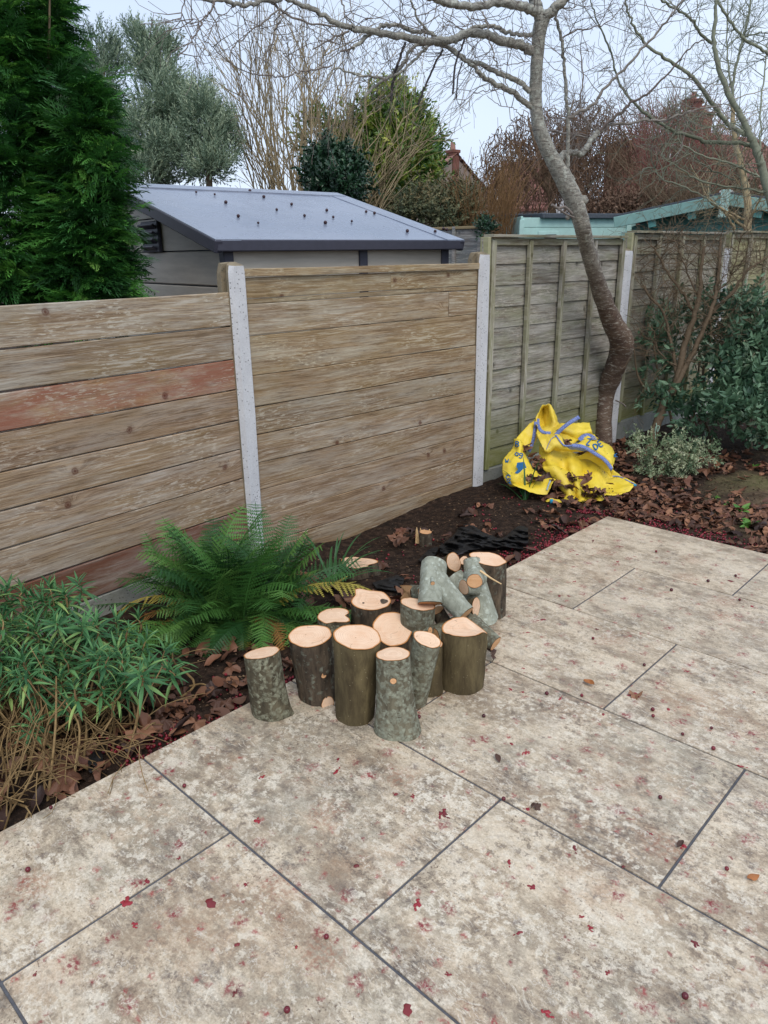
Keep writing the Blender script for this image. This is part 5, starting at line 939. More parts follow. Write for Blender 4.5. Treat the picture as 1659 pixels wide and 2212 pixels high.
# ------------------------------------------------------------------ the sawn logs
def ZL(x, y): return (464.5 + .4 * x, 1094.9 + .4 * y)          # pixels of an enlarged crop of the log pile
def log_geo(base, top, r0, r1, seed, nb=None, nt=None, flare=0.0, out=None, notch=None, bend=None, knobs=(), seg=36, lev=14, rough=.022, uref=None, fang=0.0, chop=None):
    """bark surface and the two sawn faces of one log; out = [(angle, amplitude, width)] bulges of the outline"""
    base, top = np.array(base, float), np.array(top, float); ax = top - base; L = np.linalg.norm(ax); d = ax / L; rr = np.random.RandomState(seed)
    nb = d if nb is None else np.array(nb, float) / np.linalg.norm(nb); nt = d if nt is None else np.array(nt, float) / np.linalg.norm(nt)
    u = HR if uref is None else np.array(uref, float); u = u - d * (u @ d); u /= np.linalg.norm(u); v = np.cross(d, u); v = v if (v @ HF > 0 or uref is not None) else -v
    ph = rr.uniform(0, 6.28, 6); th = np.arange(seg) * 2 * math.pi / seg
    shape = 1 + .035 * np.sin(2 * th + ph[0]) + .028 * np.sin(3 * th + ph[1]) + .014 * np.sin(5 * th + ph[2]) + .010 * np.sin(8 * th + ph[3])
    for a, amp, wd in (out or ()): dd = (th - a + math.pi) % (2 * math.pi) - math.pi; shape = shape + amp * np.exp(-(dd / wd) ** 2)
    rows = []
    for k in range(lev + 1):
        t = k / lev; c = base + ax * t + (0 if bend is None else np.array(bend) * math.sin(math.pi * t)); r = (r0 + (r1 - r0) * t) * (1 + flare * (1 - t) ** 3.2) * shape
        if fang: dd = (th - fang[0] + math.pi) % (2 * math.pi) - math.pi; r = r * (1 + fang[1] * np.exp(-(dd / fang[2]) ** 2) * (1 - t) ** 4)
        for (ka, kt, kr, kamp) in knobs: dd = (th - ka + math.pi) % (2 * math.pi) - math.pi; r = r * (1 + kamp * np.exp(-(dd / kr) ** 2 - ((t - kt) / (kr * .5)) ** 2))
        n = nb * (1 - t) + nt * t; n /= np.linalg.norm(n); R = r[:, None] * (np.cos(th)[:, None] * u + np.sin(th)[:, None] * v); sh = -(R @ n) / (d @ n); sh = np.clip(sh, -.6 * L, .6 * L)
        p = c + R + sh[:, None] * d
        if 0 < k: p = p + np.array([(q - c) * (rough * fbm(q * 30 + seed, 4) + rough * .8 * fbm(q * 9 + seed, 2)) for q in p])
        rows.append(p)
    if chop is not None:            # an extra facet sliced off the top edge
        cp, cn = np.array(chop[0], float), np.array(chop[1], float) / np.linalg.norm(chop[1])
        for k in range(len(rows)):
            s = (rows[k] - cp) @ cn; m = s > 0
            if m.any(): rows[k][m] -= (s[m] / (d @ cn))[:, None] * d
    V = np.array(rows).reshape(-1, 3); bark = Geo(); bark.add(V, rgrid(lev + 1, seg, True))
    def face(ring, n, flip):
        c = ring.mean(0); g = Geo(); n0 = n; X = u - n * (u @ n); X /= np.linalg.norm(X); Y = np.cross(n, X); fr = np.array([X, Y, n]); fs = [0.0, .3, .6, .8, .9, .96, 1.0]
        Vv = [np.zeros(3)] + [(ring[i] - c) @ fr.T * f for f in fs[1:] for i in range(seg)]; rv = [0.0] + [f for f in fs[1:] for i in range(seg)]
        Vv = np.array(Vv); Vv[:, 2] += .0015 + .0012 * np.array([fbm(q * 60, 3) for q in Vv]); F = [(0, 1 + i, 1 + (i + 1) % seg) for i in range(seg)]; g.add(Vv, F, np.array(rv)); A = rgrid(len(fs) - 1, seg, True)[:, ::-1] + 1; g.L.append(A.ravel()); g.C.append(np.full(len(A), 4)); g.M.append(np.zeros(len(A), int))
        return g, Matrix(((X[0], Y[0], n[0], c[0]), (X[1], Y[1], n[1], c[1]), (X[2], Y[2], n[2], c[2]), (0, 0, 0, 1)))
    return bark, face(rows[-1], nt, False), face(rows[0], -nb, True)
def log(label, base, top, r0, r1, mat, seed, cutm='cut', both=False, stubs=(), name='log', cat='log', cutb=None, **kw):
    r = thing(name, label, cat, tuple(base), 'sawn logs' if name == 'log' else None); off = Vector(base)
    def mk(g, nm, m, par=r, mw=None):
        o = g.obj(nm, m, par)
        if mw is not None: o.matrix_local = Matrix.Translation(-off) @ mw
        else: o.matrix_parent_inverse = Matrix.Translation(-off)
        return o
    b, ft, fb = log_geo(base, top, r0, r1, seed, **kw); bk = mk(b, 'bark', M[mat]); mk(ft[0], 'cut_face', M[cutm], mw=ft[1]); mk(fb[0], 'cut_face', M[cutb or cutm], mw=fb[1])
    for P, dr, rad, ln, cm in stubs:    # sawn side branches: a short collar and its own pale end
        P, dr = np.array(P, float), np.array(dr, float) / np.linalg.norm(dr); sb, sf, _ = log_geo(P - dr * .03, P + dr * ln, rad * 1.25, rad, seed + 7, seg=18, lev=4, flare=.25, rough=.04); mk(sb, 'stub', M[mat]); mk(sf[0], 'cut_face', M[cm], mw=sf[1])
    return r
def standing(label, topz, lowz, hw, mat, seed, tilt=0.0, side=0.0, hwb=None, low_z=0.0, **kw):
    """upright log from crop pixels: centre of the sawn top, lowest visible point of the foot, half width of the top"""
    (tx, ty), (lx, ly) = ZL(*topz), ZL(*lowz); f = atz(lx, ly, low_z); D = depth(f); r = hw * .4 / FPX * D; rb = (hwb or hw) * .4 / FPX * D
    base = f + HF * rb * .98; top = atpl(tx, ty, base, HF); top_d = depth(top); r = hw * .4 / FPX * top_d
    nt = Z3 - HF * math.tan(math.radians(tilt)) + HR * math.tan(math.radians(side)); kw2 = dict(nb=Z3, nt=nt); kw2.update(kw)
    st = [(base + (top - base) * t + (HR * math.cos(a) + HF * math.sin(a)) * (rb + (r - rb) * t) * .98, HR * math.cos(a) + HF * math.sin(a) + Z3 * .25, rad, ln, cm) for a, t, rad, ln, cm in kw2.pop('stub', ())]
    return log(label, base, top, rb, r, mat, seed, stubs=st, **kw2)
F_ = -math.pi / 2      # facing the photographer
standing('lone lichen covered log at the left end of the group, nearest the fern', (254, 790), (288, 1162), 97, 'bark_lichen', 1, tilt=-11, side=-9, hwb=103, fang=(-.25, .32, .28))
standing('stout dark brown log with a gnarled knot, right beside the lone lichen log', (512, 697), (548, 1075), 116, 'bark_brown', 2, tilt=3, side=-3, hwb=108, knobs=[(F_ + .95, .62, .30, .16), (F_ + .6, .50, .16, .12)], fang=(F_ + .7, .10, .4), stub=[(F_ + .52, .50, .009, .008, 'cut_orange'), (F_ + .55, .03, .024, .008, 'cut')])
standing('tallest smooth olive barked log in the front row', (767, 702), (752, 1182), 128, 'bark_olive', 3, tilt=2, side=6, hwb=107, out=[(math.pi * .22, .07, .5), (F_ - .3, .08, .35)])
standing('mottled lichen log with a flared foot and a sawn twig stub, frontmost of the group', (962, 796), (985, 1250), 93, 'bark_grey', 4, tilt=-7, hwb=108, flare=.2, fang=(-.9, .18, .7), stub=[(F_ - .05, .78, .010, .010, 'cut_orange')])
standing('leaning lichen log with a tilted oval top, between front log and olive log', (1146, 716), (1082, 1092), 76, 'bark_grey', 5, tilt=6, side=18, hwb=62)
standing('half hidden olive grey log standing behind the leaning lichen log', (1172, 735), (1165, 1030), 58, 'bark_olive', 6, hwb=66, tilt=0, side=10, fang=(-.2, .12, .5))
lo6 = ZL(1345, 1018); b6 = atz(*lo6, 0)
standing('broad olive barked log with a slanting sliced top at the right of the group', (1352, 646), (1345, 1018), 124, 'bark_olive', 7, tilt=-1, side=-4, hwb=121, chop=(atpl(*ZL(1400, 632), b6 + HF * .11, HF), Z3 + HR * .78 + HF * .35))
standing('round topped log tipped towards the patio, in the middle of the group', (960, 657), (985, 850), 108, 'bark_brown', 8, tilt=22, side=2, hwb=100, low_z=0.0)
standing('wide log with a pointed corner in its sawn top, at the back', (843, 505), (850, 752), 104, 'bark_brown', 9, tilt=6, side=3, hwb=106, low_z=-.03, out=[(math.pi * .70, .42, .26), (math.pi * .45, -.06, .3), (0.0, .03, .4)])
standing('forked log with a two lobed top behind the dark brown one', (640, 588), (640, 812), 90, 'bark_lichen', 10, tilt=0, side=-4, hwb=92, low_z=-.02, out=[(-.75, .42, .30), (-.2, -.22, .28), (-1.5, -.2, .3)])
standing('lichen spotted log with a long oval top in front of the grey forked log', (1095, 527), (1090, 810), 92, 'bark_grey', 11, tilt=-6, side=11, hwb=88, stub=[(F_ + .75, .55, .012, .006, 'cut_orange'), (F_ + .7, .28, .012, .006, 'cut_orange')])
standing('tall brown log at the far right end by the paving edge', (1475, 282), (1505, 612), 88, 'bark_brown', 12, tilt=3, side=8, hwb=66, out=[(math.pi * .85, .14, .4), (-.1, .10, .25)])
def pt(x, y, D): return atd(*ZL(x, y), D)
Db = 3.0
def lying(label, A, B, r0, r1, mat, seed, **kw): return log(label, A, B, r0, r1, mat, seed, **kw)
px3 = lambda w, D=Db: w * .4 / FPX * D
# grey forked log: stem and a side limb, one thing
rY = lying('smooth grey forked log lying on top of the heap with a sawn stub', pt(1160, 520, 2.86), pt(1182, 312, 2.98), px3(68, 2.86), px3(72), 'bark_smooth', 13, cutm='cut_orange', nb=-(Z3 * -.9 - HF * .6), stubs=[(pt(1174, 405, 2.86), -HF * 1 + HR * .05 - Z3 * .1, .008, .010, 'cut_orange')], rough=.03)
offY = Vector(rY.location); b, ft, fb = log_geo(pt(1180, 398, 2.93), pt(1352, 580, 2.86), px3(66), px3(49), 14, uref=(0, 0, 1), flare=.05, rough=.03)
o = b.obj('limb', M['bark_smooth'], rY); o.matrix_parent_inverse = Matrix.Translation(-offY); o = ft[0].obj('cut_face', M['cut_orange'], rY); o.matrix_local = Matrix.Translation(-offY) @ ft[1]
# broad forked trunk piece behind, with two sawn limbs facing out
rB = lying('big lichen grey fork leaning against the tall brown log with two round sawn limbs', pt(1440, 590, 3.02), pt(1385, 285, 3.10), px3(80), px3(46, 3.1), 'bark_smooth', 15, nb=Z3, flare=.1, rough=.03, stubs=[(pt(1403, 388, 2.96), -HF + Z3 * .15 - HR * .15, px3(40), .035, 'cut_orange'), (pt(1366, 430, 2.97), -HF * .5 - HR * .85 + Z3 * .05, px3(42), .02, 'cut')])
offB = Vector(rB.location); b, ft, fb = log_geo(pt(1430, 540, 3.05), pt(1290, 380, 3.12), px3(70), px3(56), 16, rough=.03); o = b.obj('limb', M['bark_smooth'], rB); o.matrix_parent_inverse = Matrix.Translation(-offB)
lying('short dark log with its pale sawn end tipped up, behind the grey forked log', pt(1225, 345, 3.3), pt(1288, 298, 3.12), px3(48, 3.2), px3(50, 3.2), 'bark_olive', 17, nt=HR * .75 - HF * .55 + Z3 * .2)
lying('grey log end poking out at the left behind the forked log', pt(1130, 465, 3.05), pt(1036, 462, 3.15), px3(44), px3(44), 'bark_grey', 18, cutm='cut_orange', nt=-HR * .9 - HF * .4 + Z3 * .1, uref=(0, 0, 1))
lying('short log whose narrow pale end faces right, under the big fork', pt(1350, 560, 3.0), pt(1408, 540, 2.93), px3(46), px3(47), 'bark_olive', 19, nt=HR * .85 - HF * .5, uref=(0, 0, 1))
rK = lying('low mossy log with a knob lying by the right hand olive log', pt(1350, 600, 2.95), pt(1514, 738, 2.80), px3(52), px3(40), 'bark_grey', 20, cutm='cut_orange', uref=(0, 0, 1), nt=HR * .6 - HF * .5 - Z3 * .3, rough=.04, knobs=[(F_ + 1.6, .72, .35, .22)])
lying('dark slim log wedged low between the lichen spotted log and the forked one', pt(1245, 640, 2.98), pt(1200, 560, 2.95), px3(40), px3(36), 'bark_brown', 22, cutm='cut_orange', uref=(0, 0, 1))
lying('mossy log lying across the floor of the heap behind the broad olive log', pt(1180, 690, 2.90), pt(1330, 620, 3.0), px3(44), px3(40), 'bark_grey', 23, cutm='cut_orange', uref=(0, 0, 1))
lying('pale log end just showing between the dark tipped log and the tall brown one', pt(1360, 330, 3.4), pt(1345, 290, 3.28), px3(26), px3(26), 'bark_olive', 24, uref=HR)
g = Geo(); P = smooth_path([pt(1432, 345, 2.95), pt(1490, 385, 2.93), pt(1546, 417, 2.92)], 4); tube(g, P, np.linspace(.0048, .0022, len(P)), 6, .9); tag(g.obj('splinter', M['cutstick']), 'thin pale splinter sticking out over the big forked log', 'splinter')
# stumps left in the bed
def stump(label, c, r, h, seed, out, mat='bark_brown', cutm='cut', **kw): log(label, c - Z3 * .06, c + Z3 * h, r * 1.1, r, mat, seed, name='stump', cat='stump', nb=Z3, nt=Z3, out=out, cutm=cutm, **kw)
c1 = atz(*ZL(770, 330), -.03); stump('low two lobed cut stump among the strap leaves in the bed', c1, .075, .028, 30, [(.15, .45, .45), (2.6, .3, .5), (-.45, -.25, .25), (1.3, -.12, .4)], flare=.1)
c2 = atz(*ZL(1138, 205), -.07); stump('small sawn stump with a splintered side near the plank fence', c2, .033, .075, 31, [(2.0, .25, .4)], cutm='cut_orange')
g = Geo()
for k in range(7): p = c2 + HR * (-.05 + .012 * k) + HF * .03; tube(g, [p, p + Z3 * rnd.uniform(.05, .10) + HR * rnd.uniform(-.02, .0)], [.011, .003], 4, .7)
tag(g.obj('splinters', M['cutstick']), kind='stuff')
# bark pocket and drilled hole in the pointed log's top
L9 = [o for o in bpy.data.objects if 'pointed corner' in str(o.get('label'))][0]
cf = [c for c in L9.children if c.name.startswith('cut_face')][0]; bpy.context.view_layer.update(); mw = cf.matrix_world; cN, cP = np.array(mw.col[2][:3]), np.array(mw.col[3][:3])
for (x, y), rx, ry, m in (((912, 508), 21, 24, 'bark_brown'), ((801, 517), 6, 6, 'deadtwig')):
    p = atpl(*ZL(x, y), cP + cN * .0045, cN); D = depth(p); g = Geo(); n = 16; V = [p + cN * .001]; X = HR - cN * (HR @ cN); Y = np.cross(cN, X)
    for f in (.6, 1.0): V += [p + (X * rx * math.cos(a) + Y * ry * math.sin(a)) * .4 / FPX * D * f * (1 + .12 * math.sin(a * 3 + 1)) - cN * .001 * f for a in np.arange(n) * 2 * math.pi / n]
    g.add(np.array(V), [(0, 1 + i, 1 + (i + 1) % n) for i in range(n)]); g.L.append((rgrid(2, n, True)[:, ::-1] + 1).ravel()); g.C.append(np.full(n, 4)); g.M.append(np.zeros(n, int)); o = g.obj('knot', M[m], L9); o.matrix_parent_inverse = Matrix.Translation(-Vector(L9.location))

# ------------------------------------------------------------------ fern
rng = np.random.RandomState(41)
def frond_mesh(seed, curl, mat):
    """one frond along local y, arching down; toothed pinnae in pairs"""
    r = np.random.RandomState(seed); n = 24; g = Geo(); t = np.linspace(0, 1, 24); ang = .15 + curl * t ** 1.5; ds = 1 / 23; y = np.concatenate([[0], np.cumsum(np.cos(ang[:-1]) * ds)]); z = np.concatenate([[0], -np.cumsum(np.sin(ang[:-1]) * ds)]); x = .05 * np.sin(t * 3 + r.uniform(0, 6)) * t
    P = np.stack([x, y, z], -1); tube(g, P, np.linspace(.008, .002, 24), 3, .2, False)
    for i in range(n):
        s = .16 + .83 * i / n; j = min(22, int(s * 23)); p = P[j] + (P[j + 1] - P[j]) * (s * 23 - j); T = P[min(23, j + 1)] - P[j]; T /= np.linalg.norm(T); N = np.array([0, -T[2], T[1]]); L = .185 * math.sin(math.pi * min(1, (s - .04) * .98)) ** .75 * (1 - .25 * s) + .012
        for sd in (-1, 1):
            d = np.array([sd, 0, 0]) * .93 + T * .36 + N * (-.10 + .12 * r.normal()); d /= np.linalg.norm(d); e = T - d * (T @ d); e /= np.linalg.norm(e); m = 8; V, F = [p], []
            for q in range(m):      # leaflets: one small tooth to either side of the midrib
                f0, f1 = q / m, (q + 1) / m; w = .0215 * (1 - f0) ** .6 * min(1, L / .12); b = len(V) - 1; c0 = p + d * L * f0 - N * .02 * f0; c1 = p + d * L * f1 - N * .02 * f1; k = len(V)
                V += [c0 + e * w + d * L * .06, c0 - e * w + d * L * .06, c0 * .25 + c1 * .75]; F += [(0 if q == 0 else k - 1, k, k + 2), (0 if q == 0 else k - 1, k + 2, k + 1)]
            g.add(np.array(V), np.array(F), .5)
    me = g.mesh('frond', False); me.materials.append(mat); return me
def build_fern():
    c = atz(505, 1350, -.07); r = thing('fern', 'large green fern with arching fronds at the foot of the white post', 'fern', tuple(c)); ms = [frond_mesh(k, cu, M['fern']) for k, cu in enumerate((.45, .8, 1.2, 1.6, 2.1, 1.1))]; my = frond_mesh(9, 1.5, M['fern_yellow']); mb = frond_mesh(10, 2.2, M['fern_brown'])
    def put(me, p, az, el, s, roll=0.0):
        d = np.array([math.cos(az) * math.cos(el), math.sin(az) * math.cos(el), math.sin(el)]); d = HR * d[0] + HF * d[1] + Z3 * d[2]; X = np.cross(d, Z3); X /= np.linalg.norm(X); Zv = np.cross(X, d); o = link('frond', me, r)
        Mx = Matrix(((X[0], d[0], Zv[0], p[0]), (X[1], d[1], Zv[1], p[1]), (X[2], d[2], Zv[2], p[2]), (0, 0, 0, 1))); o.matrix_local = Mx @ Matrix.Rotation(roll, 4, 'Y') @ Matrix.Diagonal((s * rng.uniform(.85, 1.15), s, s, 1)); return o
    for k in range(120):
        az = rng.uniform(0, 2 * math.pi); t = rng.beta(1.5, 1.1); el = math.radians(26 + 60 * t); s = (.25 + .33 * t) * rng.uniform(.75, 1.1); p = np.array([*(HR * rng.normal() * .10 + HF * rng.normal() * .05)[:2], .02 + .02 * rng.uniform()])
        put(ms[min(5, int((1 - t) * 4 + rng.randint(0, 2)))], p, az, el, s, rng.normal() * .4)
    for az, el, s in ((math.pi * 1.0, .5, .5), (.0, .45, .5), (.15, .75, .55), (math.pi * 1.1, .25, .5), (-.35, .3, .45), (math.pi * .9, .7, .52), (.1, .25, .52), (-.6, .45, .42), (-2.5, .4, .45)): put(ms[rng.randint(0, 3)], np.array([0, 0, .03]) + HR * .07 * math.cos(az), az, el, s * 1.05, rng.normal() * .3)
    for k in range(30): put(ms[rng.randint(2, 5)], np.array([0, 0, .04]) + HR * rng.normal() * .12 - HF * .06, rng.uniform(-2.8, -.3), rng.uniform(.0, .75), rng.uniform(.24, .38), rng.normal() * .4)
    tag(put(my, np.array([0, 0, .05]) + HR * .10, .10, .80, .66, -.2), 'yellowing frond'); tag(put(my, np.array([0, 0, .05]) - HR * .08, math.pi * .97, .72, .48, .2), 'yellowing frond'); tag(put(my, np.array([0, 0, .03]) + HR * .06 - HF * .12, -1.2, .1, .26), 'yellowing frond')
    tag(put(mb, np.array([0, 0, .05]) - HR * .12, math.pi * 1.02, .55, .50, .3), 'brown withered frond'); tag(put(mb, np.array([0, 0, .04]) - HR * .12, math.pi * 1.08, .38, .42), 'brown withered frond'); tag(put(mb, np.array([0, 0, .05]) + HR * .08 - HF * .05, -.8, .7, .34), 'brown withered frond')
    g = Geo(); v, f = ico(.05, 3); v = np.array([q * np.array([1.4, 1, .8]) * (1 + .3 * fbm(q * 30, 3)) for q in v]); g.add(v, f); g.obj('crown', M['bark_brown'], r)
build_fern()
def strap_tuft(label, c, n, L, spread, seed, aim=None, dry=0):
    r = thing('strap_plant', label, 'plant', tuple(c)); q = np.random.RandomState(seed)
    for k in range(n):
        az = q.uniform(0, 6.28) if aim is None else aim[k % len(aim)] + q.normal() * .25; el = q.uniform(*spread); l = L * q.uniform(.6, 1.1); d = HR * math.cos(az) * math.cos(el) + HF * math.sin(az) * math.cos(el) + Z3 * math.sin(el); P = [np.zeros(3) + HR * q.normal() * .012]; s = np.cross(d, Z3); s /= np.linalg.norm(s); w = q.uniform(.004, .0065)
        for i in range(9): P.append(P[-1] + d * l / 9); d = d - Z3 * .11 * (i / 4); d /= np.linalg.norm(d)
        P = np.array(P); W = w * np.array([.7, .9, 1, 1, 1, 1, .95, .8, .55, .1]); V = np.stack([P - s * W[:, None], P - Z3 * .0015, P + s * W[:, None]], 1).reshape(-1, 3); g = Geo(); g.add(V, rgrid(10, 3)); g.obj('leaf', M['strap'], r)
    return r
strap_tuft('tuft of strap leaves between the fern and the two lobed stump', atz(712, 1262, -.05), 17, .36, (.3, 1.2), 3, aim=[.2, .35, 0, -.3, .6, 1.0, 1.4, 2.0])
strap_tuft('small tuft of green strap leaves in front of the yellow bag', atz(1133, 1080, -.05), 9, .30, (.5, 1.35), 4, aim=[1.7, 1.2, 2.2, .4, .2, .9])

# ------------------------------------------------------------------ narrow leaved wallflower at the left
def build_wallflower():
    c = atz(150, 1560, -.06); r = thing('wallflower', 'spreading narrow leaved plant with bare tan stems at the left edge of the bed', 'plant', tuple(c)); off = Vector(c); ms = []
    lv, lf = leafT(1.0, .145, .22, .40, 4); lf = tris(lf)
    for s in range(6):
        q = np.random.RandomState(50 + s); g = Geo(); n = 22; az = np.arange(n) * 2.4 + q.normal(size=n) * .2; el = np.linspace(-.35, 1.25, n) + q.normal(size=n) * .12; D = np.stack([np.cos(az) * np.cos(el), np.sin(az) * np.cos(el), np.sin(el)], -1); L = (.090 - .042 * np.linspace(0, 1, n)) * q.uniform(.8, 1.15, n)
        X = np.cross(D, Z3); X /= np.linalg.norm(X, axis=1)[:, None]; A = np.stack([X, D, np.cross(X, D)], -1) * L[:, None, None]; tone = np.clip(q.beta(1.6, 2.4, n), 0, .8); tone[:2] = q.uniform(.75, 1, 2)
        g.scatter(lv, lf, A, np.stack([np.zeros(n), np.zeros(n), np.linspace(-.05, .015, n)], -1), tone, np.where(lv[:, 1] > .9, .12, 0.0)); me = g.mesh('rosette', False); me.materials.append(M['wallflower']); ms.append(me)
    q = np.random.RandomState(77); spots = []
    # heads of the stems: a loose dome over the left corner of the bed
    tries = 0
    while len(spots) < 118 and tries < 5000:
        tries += 1; x, y = q.uniform(-260, 470), q.uniform(1240, 1545)
        if y < 1275 + max(0, (x - 130)) * .55 - (35 if 100 < x < 170 else 0) or y > 1545 - max(0, x - 230) * .6 or y > 1490 or x > 395 - (y - 1380) * .4: continue
        f = (y - 1240) / 305; h = .36 - .24 * f - .10 * max(0, (x - 250) / 200) + q.normal() * .03; P = atz(x, y, max(.0, h))
        if P[0] < -1.06 or P[0] > -.04 or any(np.linalg.norm(P - s) < .045 for s in spots): continue
        spots.append(P)
    spots += [atz(*p) for p in ((108, 1270, .40), (140, 1285, .38), (95, 1300, .36), (170, 1262, .36), (372, 1410, .10), (232, 1390, .16), (300, 1340, .2), (250, 1345, .22), (245, 1470, .14), (90, 1500, .14), (70, 1565, .10), (150, 1520, .12), (20, 1480, .16))]
    root = c + HR * .0
    for k, P in enumerate(spots):
        o = link('rosette', ms[k % 6], r); d = P - c; tl = np.array([d[0] * .5, d[1] * .5, 1.0]) + q.normal(size=3) * .25; tl /= np.linalg.norm(tl); rot = Vector(tl).to_track_quat('Z', 'Y').to_matrix().to_4x4(); s = q.uniform(.75, 1.2); o.matrix_local = Matrix.Translation(Vector(P) - off) @ rot @ Matrix.Rotation(q.uniform(0, 6.28), 4, 'Z') @ Matrix.Scale(s, 4)
        b = np.array([c[0] + .55 * (P[0] - c[0]) + q.normal() * .05, c[1] + .62 * (P[1] - c[1]) + q.normal() * .06, -.08]); b[0] = min(b[0], -.03)
        mid = b * .5 + P * .5 + np.array([q.normal() * .05, q.normal() * .05, -.04]); g = Geo(); tube(g, smooth_path([b, mid, P - tl * .04, P], 4), np.linspace(.0046, .0026, 13) * q.uniform(.6, 1.3), 5, q.uniform()); o = g.obj('stem', M['tanstem'], r); o.matrix_parent_inverse = Matrix.Translation(-off)
    # bare sprawling stems along the paving edge
    g = Geo()
    for k in range(95):
        x, y = q.uniform(-160, 300), q.uniform(1560, 1800); A = atz(x, y, -.06)
        if A[0] > -.05 or A[0] < -.9: continue
        B = A + np.array([q.uniform(-.30, .05), q.uniform(.0, .22), q.uniform(.12, .26)]); mid = (A + B) / 2 + q.normal(size=3) * .025; tube(g, smooth_path([A, mid, B], 4), np.linspace(.0042, .0022, 9) * q.uniform(.6, 1.3), 4, q.uniform(), False)
    for k in range(150):
        x, y = q.uniform(-120, 330), q.uniform(1500, 1790); P = atz(x, y, q.uniform(-.06, .05))
        if P[0] > -.03 or P[0] < -.8: continue
        grow(g, P, np.array([q.normal() * .7 + .1, q.normal() * .8, q.uniform(.0, .7)]), q.uniform(.10, .30), q.uniform(.0018, .0042), 1, q, seg=4, wander=.22, kids=2, step=.05, gravity=.25, rmin=.0012)
    o = g.obj('stems', M['tanstem'], r); o.matrix_parent_inverse = Matrix.Translation(-off); tag(o, kind='stuff')
build_wallflower()

